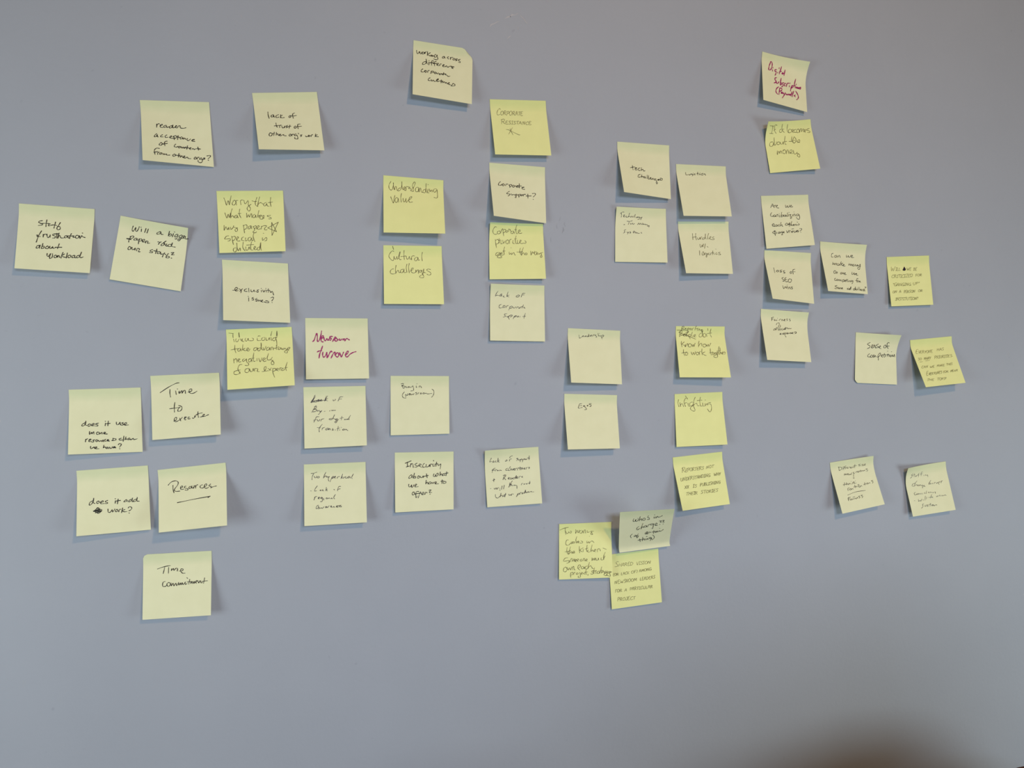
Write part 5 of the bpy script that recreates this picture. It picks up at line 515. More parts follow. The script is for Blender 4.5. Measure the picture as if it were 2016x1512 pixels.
["pale sticky note reading \"can we make money or are we competing\"","P","ink",[[0.7149,0.1691],[0.7912,0.166],[0.7921,0.0921],[0.7164,0.0945]],[0.0,0.006,0.0086,0.0182],0.0006,0,[],[[[0.2819,0.2178],[0.247,0.229],[0.2283,0.2819],[0.2398,0.2982],[0.2697,0.2917]],[[0.343,0.2519],[0.3072,0.2674],[0.3021,0.2978],[0.3424,0.2862],[0.3567,0.2551],[0.3563,0.2895]],[[0.375,0.2924],[0.3994,0.2563],[0.4193,0.2505],[0.4277,0.2927]],[[0.5734,0.2307],[0.5741,0.2734],[0.6038,0.2627],[0.6204,0.2359],[0.6268,0.2738],[0.667,0.2496],[0.6731,0.2279]],[[0.6757,0.2618],[0.7153,0.2376],[0.7018,0.2216],[0.6813,0.2486],[0.6892,0.2736],[0.7423,0.2681]],[[0.2401,0.4011],[0.2299,0.4533],[0.2664,0.4163],[0.2689,0.4547],[0.3111,0.413],[0.3079,0.4561]],[[0.3641,0.4176],[0.3311,0.4372],[0.337,0.4582],[0.3678,0.4516],[0.3824,0.4248],[0.382,0.4548]],[[0.44,0.3733],[0.4188,0.4135],[0.4012,0.4577]],[[0.4108,0.4312],[0.4749,0.4007],[0.4307,0.4297],[0.4555,0.4579]],[[0.4612,0.4532],[0.4992,0.4332],[0.4856,0.4256],[0.467,0.4485],[0.4795,0.4622],[0.5199,0.4574]],[[0.618,0.3986],[0.6073,0.4381],[0.6468,0.4051],[0.6512,0.4434],[0.6813,0.4068],[0.6858,0.4452]],[[0.7208,0.4082],[0.6984,0.427],[0.7057,0.4454],[0.7374,0.4327],[0.7258,0.4078]],[[0.7507,0.4447],[0.7654,0.4092],[0.781,0.4424]],[[0.7923,0.433],[0.8242,0.4177],[0.8101,0.4102],[0.7973,0.4326],[0.816,0.4424]],[[0.8292,0.4173],[0.8472,0.4332],[0.8815,0.392],[0.8693,0.4575],[0.8487,0.502],[0.8187,0.4999],[0.8175,0.4699],[0.8871,0.4346]],[[0.246,0.5719],[0.2206,0.5993],[0.224,0.6315],[0.2627,0.6133],[0.2695,0.5787],[0.2409,0.5722]],[[0.2745,0.6295],[0.2914,0.5942],[0.31,0.6013],[0.2957,0.6237]],[[0.4116,0.594],[0.3779,0.6135],[0.379,0.6348],[0.412,0.6196],[0.421,0.5975]],[[0.4206,0.6275],[0.4508,0.5997],[0.4505,0.6296]],[[0.4623,0.6202],[0.5003,0.6046],[0.4865,0.5971],[0.4674,0.6198],[0.4746,0.6364],[0.5161,0.6309]],[[0.6622,0.5715],[0.655,0.6192],[0.6865,0.6126],[0.7115,0.5808],[0.7103,0.6238],[0.7398,0.5959]],[[0.7419,0.6172],[0.7752,0.5977],[0.761,0.5901],[0.7476,0.6125],[0.7609,0.627],[0.8021,0.6258]],[[0.2401,0.7257],[0.2109,0.7448],[0.2097,0.7746],[0.2467,0.7677]],[[0.2726,0.7404],[0.2528,0.763],[0.2653,0.7766],[0.2898,0.7562],[0.2726,0.7404]],[[0.301,0.7766],[0.3173,0.7457],[0.3365,0.7784],[0.3578,0.7471],[0.372,0.7802]],[[0.3968,0.7571],[0.3992,0.7995]],[[0.3916,0.7575],[0.4355,0.7416],[0.4412,0.7668],[0.4024,0.7823]],[[0.4448,0.7751],[0.4836,0.7596],[0.4703,0.7477],[0.4508,0.7704],[0.4636,0.7848]],[[0.5156,0.7232],[0.4954,0.7801]],[[0.4643,0.7524],[0.5386,0.7387]],[[0.5252,0.7567],[0.5263,0.7805]],[[0.5424,0.7768],[0.5669,0.7538],[0.5783,0.7786]],[[0.6303,0.7451],[0.5976,0.7559],[0.6,0.7728],[0.6328,0.762],[0.6564,0.7432],[0.6424,0.7998],[0.6199,0.8098]],[[0.7926,0.6951],[0.7607,0.7017],[0.7512,0.7323],[0.7555,0.7748]],[[0.7185,0.7432],[0.7879,0.7298]],[[0.7919,0.738],[0.7738,0.7564],[0.7934,0.7654],[0.8118,0.7452]],[[0.8188,0.7705],[0.8281,0.7398],[0.843,0.7688]],[[0.2453,0.8738],[0.1964,0.8856],[0.198,0.9024],[0.2373,0.9125],[0.2107,0.9396],[0.1705,0.9339]],[[0.2697,0.906],[0.2451,0.9246],[0.2573,0.9407],[0.2837,0.9135],[0.2837,0.9389]],[[0.2937,0.9408],[0.3153,0.9114],[0.3304,0.94]],[[0.3374,0.9311],[0.3717,0.9161],[0.3575,0.9086],[0.3427,0.9307],[0.3728,0.9372]],[[0.52,0.9061],[0.4859,0.9211],[0.4878,0.9397],[0.5216,0.9273],[0.5246,0.9398]],[[0.5725,0.9068],[0.5383,0.9219],[0.5455,0.941],[0.5889,0.8717],[0.5727,0.9366]],[[0.6784,0.904],[0.639,0.9194],[0.6408,0.9406],[0.6744,0.9298],[0.6997,0.8684],[0.6837,0.9377]],[[0.7205,0.9054],[0.7012,0.9281],[0.7209,0.9378],[0.7353,0.913]],[[0.7737,0.8677],[0.7482,0.9335]],[[0.8051,0.8699],[0.7799,0.9357]],[[0.8373,0.9062],[0.8086,0.9209],[0.817,0.9375],[0.8415,0.9145],[0.8488,0.9396]],[[0.8596,0.9389],[0.869,0.9084]],[[0.9181,0.9008],[0.8895,0.9156],[0.9148,0.9267],[0.8861,0.9415]],[[0.9336,0.8612],[0.9712,0.8587],[0.9471,0.8817]],[[0.9343,0.8997],[0.9029,0.9361],[0.9463,0.9332]]],[],{}],
["bright yellow sticky note with an inked-out blot, reading \"Will we be criticized\"","Y","grey",[[0.8316,0.1499],[0.9087,0.1547],[0.9124,0.0785],[0.8362,0.0748]],[0.0,0.0,0.0065,0.0065],0.0006,0,[["Will",0.0684,0.2887,0.3051,0.283,0.007,-0.0587,1],["we",0.4463,0.2852,0.5561,0.2871,0.0063,-0.0533,1],["be",0.606,0.2926,0.6939,0.2891,0.0069,-0.0588,1],["criticized",0.0742,0.4264,0.5814,0.4215,0.0071,-0.0587,1],["for",0.6423,0.4133,0.7952,0.4103,0.0056,-0.047,1],["\"ganging",0.0855,0.5916,0.5143,0.5961,0.0069,-0.0563,1],["up\"",0.557,0.5857,0.7151,0.5767,0.0058,-0.0485,1],["on",0.0582,0.7381,0.1641,0.7274,0.0056,-0.0453,1],["a",0.2135,0.733,0.264,0.7307,0.0065,-0.0531,1],["person",0.3269,0.7406,0.5988,0.7361,0.0063,-0.0516,1],["or",0.6647,0.7265,0.7712,0.7276,0.0055,-0.0453,1],["institution?",0.1036,0.8845,0.6456,0.8843,0.0069,-0.0562,1]],[],[[[0.3984,0.2034],[0.4123,0.2322],[0.4249,0.2552],[0.4205,0.2759],[0.4018,0.2885],[0.375,0.2876],[0.3513,0.2774],[0.3638,0.2533],[0.3798,0.2312]]],{}],
["pale sticky note reading \"Fairness of allocation expenses\"","P","ink",[[0.6176,0.068],[0.6934,0.0636],[0.6922,-0.0095],[0.6165,-0.006]],[0.0,0.006,0.0149,0.0193],0.0006,0,[],[[[0.3183,0.2909],[0.3363,0.2603],[0.3829,0.253],[0.3779,0.2911],[0.3593,0.3259],[0.385,0.3393],[0.4075,0.3101],[0.3943,0.2917]],[[0.2359,0.1541],[0.2283,0.2174]],[[0.2264,0.1589],[0.2768,0.1429]],[[0.2323,0.1878],[0.2652,0.1771]],[[0.3007,0.1831],[0.2809,0.197],[0.2881,0.2116],[0.3084,0.1951],[0.3154,0.2114]],[[0.3408,0.1887],[0.3385,0.2081]],[[0.3556,0.1566],[0.3582,0.1589]],[[0.3891,0.2021],[0.4005,0.1803],[0.4282,0.1742]],[[0.4435,0.2026],[0.4555,0.1724],[0.4755,0.2004]],[[0.49,0.191],[0.5229,0.1761],[0.5099,0.1686],[0.4945,0.1907],[0.5162,0.2018]],[[0.5735,0.1559],[0.5506,0.1658],[0.5719,0.1854],[0.553,0.1951]],[[0.6274,0.1564],[0.6091,0.166],[0.6351,0.1853],[0.616,0.2009]],[[0.2785,0.3731],[0.2493,0.3833],[0.2413,0.4047],[0.2753,0.3942],[0.2879,0.3725],[0.2922,0.4039]],[[0.3156,0.3414],[0.3039,0.3881]],[[0.3388,0.3398],[0.3478,0.4037]],[[0.3765,0.3667],[0.364,0.3884],[0.3814,0.3957],[0.4027,0.3775],[0.3811,0.3664]],[[0.4378,0.3585],[0.4173,0.3724],[0.4242,0.3887],[0.4482,0.3829]],[[0.4746,0.3602],[0.4582,0.3781],[0.4816,0.3766],[0.4892,0.3551],[0.4957,0.3757]],[[0.5159,0.3281],[0.5098,0.3747]],[[0.4898,0.3508],[0.5563,0.3381]],[[0.5563,0.3381],[0.5625,0.3629],[0.5927,0.3441],[0.6008,0.3536],[0.639,0.3452]],[[0.3635,0.4804],[0.3984,0.4657],[0.3856,0.4582],[0.3689,0.4759],[0.3957,0.4826]],[[0.4279,0.4555],[0.4528,0.4748]],[[0.4675,0.4404],[0.4286,0.4805]],[[0.475,0.4525],[0.4744,0.4861],[0.4962,0.5266]],[[0.4689,0.4613],[0.5052,0.438],[0.5113,0.4586],[0.4818,0.4689]],[[0.5255,0.4577],[0.551,0.4435],[0.5382,0.4359],[0.5255,0.4577],[0.5484,0.4605]],[[0.5585,0.4556],[0.58,0.4375],[0.5916,0.4536]],[[0.6185,0.4308],[0.5989,0.4363],[0.626,0.443],[0.6058,0.4527]],[[0.6301,0.4469],[0.6658,0.4278],[0.6475,0.4248],[0.6355,0.4424],[0.6673,0.4488]],[[0.6854,0.4223],[0.7256,0.4029],[0.7423,0.4187],[0.7005,0.4467]],[[0.7303,0.4026],[0.7416,0.423],[0.7249,0.4409]]],[],{}],
["pale sticky note reading \"Sense of competition\"","P","ink",[[0.7793,0.0353],[0.8506,0.031],[0.8527,-0.0444],[0.7774,-0.0409]],[0.0,0.012,0.0022,0.0022],0.0006,0,[],[[[0.3487,0.1831],[0.2831,0.2191],[0.3423,0.2478],[0.3485,0.2797],[0.2859,0.3073]],[[0.3828,0.2858],[0.4199,0.2515],[0.4086,0.2239],[0.3857,0.2454],[0.4026,0.2927],[0.4358,0.2748]],[[0.4503,0.274],[0.4466,0.2178]],[[0.4488,0.2499],[0.4669,0.2327],[0.49,0.2879]],[[0.5456,0.204],[0.4997,0.2228],[0.5058,0.2386],[0.5455,0.2525],[0.5376,0.2731],[0.4992,0.2793]],[[0.5614,0.2677],[0.603,0.2492],[0.5917,0.2337],[0.5654,0.2594],[0.5869,0.2825],[0.6167,0.2889]],[[0.7169,0.2104],[0.6818,0.2286],[0.6872,0.2688],[0.7256,0.2666],[0.735,0.2337],[0.7076,0.211]],[[0.7921,0.1658],[0.7631,0.1593],[0.7481,0.2006],[0.7613,0.2484],[0.7903,0.2792]],[[0.7255,0.2342],[0.8048,0.2257]],[[0.342,0.4088],[0.3027,0.435],[0.3077,0.4709],[0.3469,0.473],[0.3666,0.4478]],[[0.3962,0.4301],[0.3666,0.4478],[0.3714,0.4757],[0.4108,0.4697],[0.4158,0.4371],[0.3912,0.4304]],[[0.4353,0.4765],[0.4356,0.4361],[0.4553,0.427],[0.46,0.4712],[0.4849,0.4335],[0.5044,0.4648]],[[0.5491,0.4382],[0.5584,0.4863],[0.558,0.5228]],[[0.5438,0.4709],[0.5593,0.4134],[0.6031,0.3787],[0.6137,0.4024],[0.5837,0.4445],[0.5588,0.4539]],[[0.6333,0.4419],[0.6635,0.416],[0.6486,0.4087],[0.6334,0.4338],[0.6627,0.4607]],[[0.7074,0.3812],[0.6931,0.4307],[0.7074,0.4584]],[[0.6784,0.4152],[0.733,0.4002]],[[0.7382,0.4121],[0.7376,0.4446]],[[0.7825,0.3308],[0.7857,0.3331]],[[0.7971,0.3845],[0.7924,0.4418]],[[0.763,0.4067],[0.8277,0.3992]],[[0.8329,0.4071],[0.8375,0.4353]],[[0.877,0.337],[0.8812,0.3393]],[[0.8628,0.4055],[0.8428,0.4228],[0.8623,0.4422],[0.8829,0.4207],[0.8628,0.4055]],[[0.8974,0.4363],[0.9024,0.3952],[0.9325,0.4345],[0.9517,0.3844],[0.9625,0.437]]],[],{"bl":0.004}],
["bright yellow sticky note reading \"everyone has so many priorities\", rightmost of its row","Y","grey",[[0.877,0.0239],[0.9543,0.0304],[0.9599,-0.0418],[0.8841,-0.0477]],[0.0,0.0,0.0228,0.0256],0.0006,0,[["Everyone",0.0614,0.2994,0.4719,0.3073,0.0237,-0.0571,1],["has",0.5798,0.2836,0.7588,0.2798,0.0209,-0.0524,1],["so",0.0591,0.44,0.1454,0.4433,0.0208,-0.0482,1],["many",0.2007,0.4396,0.3714,0.4416,0.0206,-0.0483,1],["priorities-",0.4597,0.4425,0.9141,0.437,0.0228,-0.0553,1],["can",0.0676,0.6098,0.2317,0.6057,0.021,-0.0478,1],["we",0.2661,0.6173,0.3804,0.6164,0.0172,-0.0397,1],["make",0.4431,0.6091,0.6364,0.6117,0.017,-0.0398,1],["this",0.6813,0.6002,0.8366,0.601,0.0167,-0.04,1],["Everyone's",0.1156,0.7675,0.5092,0.7564,0.0224,-0.0509,1],["(or",0.5369,0.7504,0.6719,0.7523,0.017,-0.0396,1],["near",0.7202,0.7455,0.9127,0.7456,0.0154,-0.0364,1],["the",0.0823,0.8746,0.2553,0.8889,0.0176,-0.039,1],["top)?",0.3304,0.889,0.5524,0.8882,0.0209,-0.0474,1]],[[[0.0822,0.4765],[0.1563,0.4744]],[[0.2277,0.4678],[0.3283,0.462]]],[],{}],
["pale sticky note reading only \"Leadership\"","P","ink",[[0.3226,0.0374],[0.3988,0.0345],[0.3961,-0.0392],[0.3205,-0.0359]],[0.0,0.0,0.0138,0.0209],0.0006,0,[],[[[0.212,0.1168],[0.2201,0.1733],[0.241,0.1683],[0.2708,0.1465]],[[0.2749,0.1463],[0.2995,0.1329],[0.2868,0.1254],[0.2749,0.1463],[0.2956,0.1494]],[[0.3367,0.1271],[0.3163,0.1403],[0.3289,0.1462],[0.3491,0.1265],[0.3538,0.145]],[[0.3946,0.1203],[0.3701,0.1337],[0.3746,0.144],[0.3991,0.1282],[0.3935,0.0879],[0.4037,0.1402]],[[0.424,0.1271],[0.4569,0.1133],[0.4441,0.1058],[0.428,0.1228],[0.4452,0.1358]],[[0.4701,0.133],[0.4818,0.1081],[0.5022,0.0949]],[[0.5399,0.0972],[0.511,0.1067],[0.5408,0.1215],[0.5497,0.1374],[0.529,0.1449]],[[0.5723,0.0671],[0.5823,0.1114],[0.5993,0.1188]],[[0.6071,0.1021],[0.6119,0.1182]],[[0.5991,0.0683],[0.6018,0.0714]],[[0.6285,0.1133],[0.6542,0.1693]],[[0.6244,0.1176],[0.6616,0.0995],[0.6871,0.1065],[0.6628,0.1321],[0.6378,0.1374]]],[],{}],
["pale sticky note reading only \"Egos\"","P","ink",[[0.3178,-0.0519],[0.3946,-0.0547],[0.3921,-0.1268],[0.3165,-0.1257]],[0.0,0.0,0.0171,0.0198],0.0006,0,[],[[[0.3284,0.1757],[0.2865,0.1845],[0.2675,0.2209],[0.2603,0.261],[0.3318,0.244]],[[0.2716,0.2208],[0.3262,0.208]],[[0.3798,0.2111],[0.3546,0.2155],[0.3576,0.2316],[0.3833,0.2191],[0.3857,0.2432],[0.413,0.267],[0.4034,0.2832],[0.3699,0.2876]],[[0.4343,0.2022],[0.4251,0.2145],[0.437,0.2223],[0.4438,0.2085],[0.4343,0.2022]],[[0.5109,0.1726],[0.4733,0.1773],[0.4683,0.1895],[0.505,0.2011],[0.4949,0.2255],[0.474,0.2274]]],[],{}],
["bright yellow sticky note with crossed-out word, reading \"don't know how to work together\"","Y","pen",[[0.4829,0.0417],[0.5594,0.0419],[0.5574,-0.0307],[0.4809,-0.0301]],[0.0,0.0,0.0219,0.017],0.0006,0,[],[[[0.0196,0.0781],[0.1469,0.0812],[0.2581,0.0944],[0.1744,0.1511],[0.069,0.1975]],[[0.0591,0.119],[0.1572,0.1554],[0.2555,0.2004],[0.3947,0.2535]],[[0.2587,0.1092],[0.1812,0.176],[0.0805,0.1601]],[[0.104,0.1848],[0.1825,0.1594],[0.2474,0.1963]],[[0.1318,0.0113],[0.1159,0.0444],[0.1086,0.0774]],[[0.1233,0.0113],[0.1612,0.0028],[0.1581,0.0358],[0.1164,0.0567],[0.1719,0.0645]],[[0.1801,0.0562],[0.2095,0.0436],[0.1923,0.0396],[0.1846,0.0644],[0.2146,0.0683]],[[0.235,0.0434],[0.2328,0.1012]],[[0.2309,0.0476],[0.2646,0.0349],[0.2571,0.0639],[0.2359,0.0682]],[[0.2989,0.0388],[0.2781,0.0554],[0.2915,0.0718],[0.3166,0.0551],[0.2989,0.0388]],[[0.3261,0.084],[0.3418,0.0426],[0.3586,0.0342]],[[0.4171,-0.0076],[0.3929,0.0339],[0.3858,0.0752]],[[0.4361,0.0418],[0.4376,0.0831]],[[0.4021,0.0503],[0.4533,0.0417]],[[0.459,0.0829],[0.4793,0.0497],[0.4891,0.0827]],[[0.5401,0.0616],[0.5059,0.0702],[0.5151,0.0867],[0.5448,0.074],[0.5459,0.103],[0.5199,0.099]],[[0.0879,0.094],[0.0767,0.1518],[0.0721,0.2099]],[[0.0758,0.1106],[0.1217,0.0897],[0.1233,0.135],[0.0802,0.1643]],[[0.1461,0.1887],[0.1865,0.1635],[0.1657,0.1554],[0.1465,0.1845],[0.1789,0.2009]],[[0.2208,0.1591],[0.194,0.1759],[0.2006,0.1966],[0.2316,0.1839],[0.2208,0.1591]],[[0.2543,0.1672],[0.2632,0.2086],[0.2843,0.25]],[[0.2586,0.1671],[0.3016,0.1627],[0.299,0.1918],[0.2679,0.2045]],[[0.3359,0.1169],[0.3184,0.1667],[0.3319,0.204]],[[0.358,0.1997],[0.4034,0.1744],[0.3873,0.1621],[0.3597,0.1831],[0.3657,0.208],[0.4085,0.2077]],[[0.5211,0.1321],[0.4821,0.1572],[0.4694,0.199],[0.5024,0.2112],[0.5358,0.1818],[0.5334,0.1155],[0.5276,0.0742],[0.551,0.1568],[0.5544,0.2067]],[[0.5774,0.14],[0.5546,0.1651],[0.5544,0.2067],[0.5975,0.2064],[0.6115,0.1563],[0.5817,0.1399]],[[0.6206,0.1479],[0.6282,0.2021]],[[0.6379,0.1478],[0.6638,0.1393]],[[0.6472,0.0401],[0.6531,0.0815]],[[0.7168,0.0479],[0.6982,0.1308],[0.7119,0.189],[0.7261,0.2139]],[[0.6552,0.1394],[0.7329,0.1306]],[[0.1016,0.2967],[0.092,0.3505],[0.1028,0.4082]],[[0.1594,0.3088],[0.1037,0.3587],[0.1525,0.3749],[0.1658,0.4079]],[[0.1753,0.3583],[0.1746,0.4037],[0.2048,0.3581],[0.2235,0.3415],[0.2265,0.3911]],[[0.2742,0.3412],[0.2386,0.358],[0.2336,0.4034],[0.2752,0.4073],[0.2968,0.3659],[0.2658,0.3413]],[[0.3095,0.3659],[0.3179,0.403],[0.3359,0.3574],[0.3433,0.4029],[0.3727,0.3324]],[[0.4586,0.2905],[0.4387,0.3486],[0.4359,0.4065]],[[0.4432,0.3817],[0.4781,0.3401],[0.5037,0.34],[0.5017,0.3897]],[[0.5784,0.3561],[0.5357,0.3564],[0.5261,0.3978],[0.5628,0.41],[0.5933,0.3726],[0.5709,0.3479]],[[0.6029,0.3643],[0.6071,0.3974],[0.6382,0.3558],[0.6455,0.3972],[0.6931,0.3306]],[[0.127,0.4575],[0.1202,0.5233],[0.1392,0.5806]],[[0.0819,0.5317],[0.1377,0.515],[0.1888,0.5066]],[[0.1879,0.5148],[0.1527,0.5314],[0.1534,0.5642],[0.1905,0.5681],[0.2028,0.5312],[0.1837,0.5148]],[[0.2725,0.5062],[0.2911,0.5636],[0.3177,0.5142],[0.333,0.5635],[0.3617,0.4976]],[[0.3981,0.5098],[0.3704,0.5305],[0.3791,0.5633],[0.4137,0.5549],[0.4219,0.522],[0.3986,0.5057]],[[0.4337,0.5631],[0.4407,0.5055],[0.4671,0.4971]],[[0.4991,0.4434],[0.4861,0.5135],[0.4884,0.5629]],[[0.5506,0.505],[0.4967,0.5299],[0.5263,0.5627],[0.5665,0.5773]],[[0.6655,0.4385],[0.6596,0.5128],[0.6735,0.5662]],[[0.6368,0.5252],[0.7118,0.5043]],[[0.7185,0.5167],[0.6908,0.5332],[0.7037,0.562],[0.7284,0.5372],[0.7185,0.5167]],[[0.7659,0.5123],[0.7381,0.5289],[0.7437,0.5495],[0.7763,0.5288],[0.7947,0.5781],[0.7815,0.611],[0.7307,0.6112],[0.7173,0.5866],[0.7813,0.5535]],[[0.7782,0.5452],[0.8116,0.5204],[0.8012,0.5039],[0.7806,0.5288],[0.7977,0.5575]],[[0.8512,0.3962],[0.8274,0.4708],[0.8196,0.5533]],[[0.7908,0.4875],[0.8598,0.483]],[[0.8647,0.421],[0.8592,0.4872],[0.8409,0.5532]],[[0.8476,0.5367],[0.8726,0.5119],[0.8804,0.5448]],[[0.8847,0.5448],[0.9226,0.5199],[0.9123,0.5035],[0.8915,0.5283],[0.9091,0.553]],[[0.9337,0.5034],[0.9582,0.5115],[0.9432,0.5528]]],[],{}],
["bright yellow sticky note reading only \"Infighting\"","Y","pen",[[0.4817,-0.0544],[0.5567,-0.0522],[0.5592,-0.127],[0.483,-0.129]],[0.0,0.0,0.0115,0.0049],0.0006,0,[],[[[0.0801,0.1073],[0.0652,0.1731],[0.0842,0.2443]],[[0.106,0.1666],[0.1157,0.2416]],[[0.1126,0.2166],[0.1502,0.1852],[0.1784,0.2444]],[[0.2209,0.0426],[0.2388,0.0642]],[[0.2655,0.1071],[0.2432,0.0769],[0.2066,0.1129],[0.1915,0.1704],[0.2188,0.2462]],[[0.1954,0.183],[0.2457,0.1728]],[[0.2723,0.1823],[0.2779,0.2364],[0.3044,0.2459]],[[0.3637,0.1697],[0.3272,0.1723],[0.3023,0.2085],[0.3139,0.238],[0.3595,0.2318],[0.3847,0.1955],[0.3914,0.1626],[0.3779,0.2284],[0.4078,0.3127],[0.3922,0.341],[0.3438,0.3264],[0.3148,0.2919],[0.3305,0.2595],[0.3965,0.221]],[[0.4252,0.0764],[0.3919,0.1543],[0.3824,0.2286],[0.4255,0.1973],[0.4527,0.1985],[0.4676,0.2407],[0.5038,0.2423]],[[0.5348,0.0811],[0.5198,0.1516],[0.5306,0.2476],[0.5668,0.2493]],[[0.4652,0.145],[0.5111,0.1387],[0.566,0.1411]],[[0.5763,0.1915],[0.5801,0.254],[0.6122,0.2513]],[[0.6302,0.138],[0.6393,0.1418]],[[0.6254,0.2061],[0.6303,0.2521],[0.6565,0.2158],[0.6815,0.2419]],[[0.746,0.1906],[0.6899,0.2007],[0.6648,0.2245],[0.7249,0.2188],[0.7469,0.2281],[0.7538,0.2949],[0.7344,0.3522],[0.7056,0.3675],[0.6657,0.3118]]],[],{}],
["bright yellow sticky note reading \"Reporters not understanding why xx is publishing their stories\"","Y","grey",[[0.4796,-0.1445],[0.5573,-0.1387],[0.5621,-0.2123],[0.4862,-0.2173]],[0.0,0.0,0.0146,0.0188],0.0006,0,[["Reporters",0.1386,0.3042,0.5939,0.2939,0.012,-0.0587,1],["not",0.6366,0.2901,0.8018,0.2828,0.01,-0.0525,1],["understanding",0.0763,0.4628,0.6955,0.4431,0.0126,-0.0601,1],["why",0.7661,0.4444,0.9084,0.4434,0.0093,-0.049,1],["xx",0.1266,0.6109,0.2206,0.6069,0.012,-0.0544,1],["is",0.2998,0.6078,0.3787,0.6112,0.0117,-0.0547,1],["publishing",0.4461,0.6039,0.8798,0.5934,0.0104,-0.0518,1],["their",0.1268,0.7348,0.3705,0.7374,0.0112,-0.051,1],["stories",0.4318,0.738,0.8035,0.7386,0.0106,-0.0515,1]],[],[],{}],
["shaded sticky note, top peeling off, reading \"who's in charge?? (of certain things)\"","P","ink",[[0.3812,-0.2083],[0.4574,-0.2067],[0.4731,-0.2689],[0.3958,-0.2732]],[0.046,0.052,0.008,0.01],0.0,1,[],[[[0.2618,0.186],[0.25,0.2219],[0.2585,0.2552],[0.2855,0.2441],[0.3036,0.1993],[0.2993,0.2455],[0.3206,0.2571],[0.3462,0.2222],[0.3365,0.1746]],[[0.3755,0.141],[0.3655,0.2571]],[[0.3675,0.2338],[0.3995,0.1947],[0.4098,0.2476]],[[0.454,0.186],[0.4275,0.2022],[0.4335,0.2406],[0.4645,0.2391],[0.4758,0.2023],[0.4504,0.1837]],[[0.5294,0.1365],[0.515,0.173],[0.5512,0.1956],[0.5503,0.2289],[0.5088,0.2294]],[[0.639,0.1708],[0.6349,0.204],[0.6585,0.1968]],[[0.6413,0.1184],[0.6476,0.1266]],[[0.6699,0.169],[0.6769,0.2083],[0.7005,0.1624],[0.7167,0.1881],[0.7508,0.1818],[0.7899,0.1566]],[[0.3631,0.3939],[0.3365,0.4192],[0.3283,0.461],[0.3466,0.4757],[0.387,0.4445]],[[0.4389,0.3218],[0.4194,0.4007],[0.4094,0.4665]],[[0.4153,0.4481],[0.4406,0.4032],[0.4566,0.434]],[[0.4952,0.381],[0.4683,0.397],[0.4773,0.4269],[0.5046,0.4158],[0.5129,0.3831],[0.5192,0.4225]],[[0.5334,0.4242],[0.544,0.3771],[0.5709,0.361]],[[0.626,0.348],[0.5913,0.3537],[0.5936,0.3831],[0.6283,0.3775],[0.6472,0.3505],[0.6394,0.4277],[0.6362,0.4764],[0.6215,0.4695]],[[0.6727,0.4024],[0.7085,0.3675],[0.6956,0.3415],[0.6729,0.3633],[0.6798,0.4033],[0.7187,0.4032]],[[0.7474,0.2936],[0.7859,0.293],[0.7644,0.3249],[0.7898,0.3328]],[[0.7593,0.3835],[0.769,0.3886]],[[0.8032,0.29],[0.8377,0.284],[0.8142,0.3307],[0.8463,0.3344]],[[0.8226,0.3793],[0.8293,0.3831]],[[0.2492,0.5743],[0.2221,0.6039],[0.22,0.6417],[0.2352,0.6677]],[[0.3144,0.6073],[0.2902,0.6231],[0.2949,0.6478],[0.3229,0.6374],[0.3179,0.6079]],[[0.3665,0.5858],[0.3465,0.6119],[0.3392,0.6833]],[[0.3193,0.6369],[0.3618,0.6334],[0.3731,0.6448],[0.35,0.6849]],[[0.5314,0.5505],[0.501,0.5756],[0.5068,0.6107],[0.5455,0.6015]],[[0.5203,0.5979],[0.5544,0.5733],[0.5426,0.557],[0.5265,0.5841],[0.5465,0.6164]],[[0.5672,0.6046],[0.5789,0.5669],[0.6085,0.581]],[[0.6625,0.5391],[0.6614,0.6183]],[[0.6294,0.574],[0.7075,0.5652]],[[0.7071,0.5602],[0.6874,0.5823],[0.71,0.5955],[0.7216,0.5622],[0.7273,0.588]],[[0.7419,0.5901],[0.7425,0.5552]],[[0.7689,0.4889],[0.7751,0.4947]],[[0.7592,0.5826],[0.7748,0.5547],[0.7948,0.5776],[0.8447,0.5343]],[[0.4017,0.7171],[0.4126,0.7969]],[[0.3673,0.7506],[0.4389,0.7424]],[[0.4575,0.6866],[0.4517,0.7837]],[[0.4544,0.7645],[0.4812,0.7245],[0.4945,0.7709]],[[0.5125,0.7689],[0.5139,0.7297]],[[0.5254,0.6792],[0.5433,0.678]],[[0.5341,0.7675],[0.5464,0.7299],[0.5668,0.7678]],[[0.6103,0.7101],[0.582,0.7206],[0.5909,0.7468],[0.6186,0.7263],[0.6184,0.7812],[0.6049,0.7989]],[[0.6255,0.7225],[0.6379,0.7444],[0.6248,0.7672]],[[0.6499,0.6564],[0.682,0.7013],[0.6783,0.7509],[0.6442,0.7854]]],[],{}],
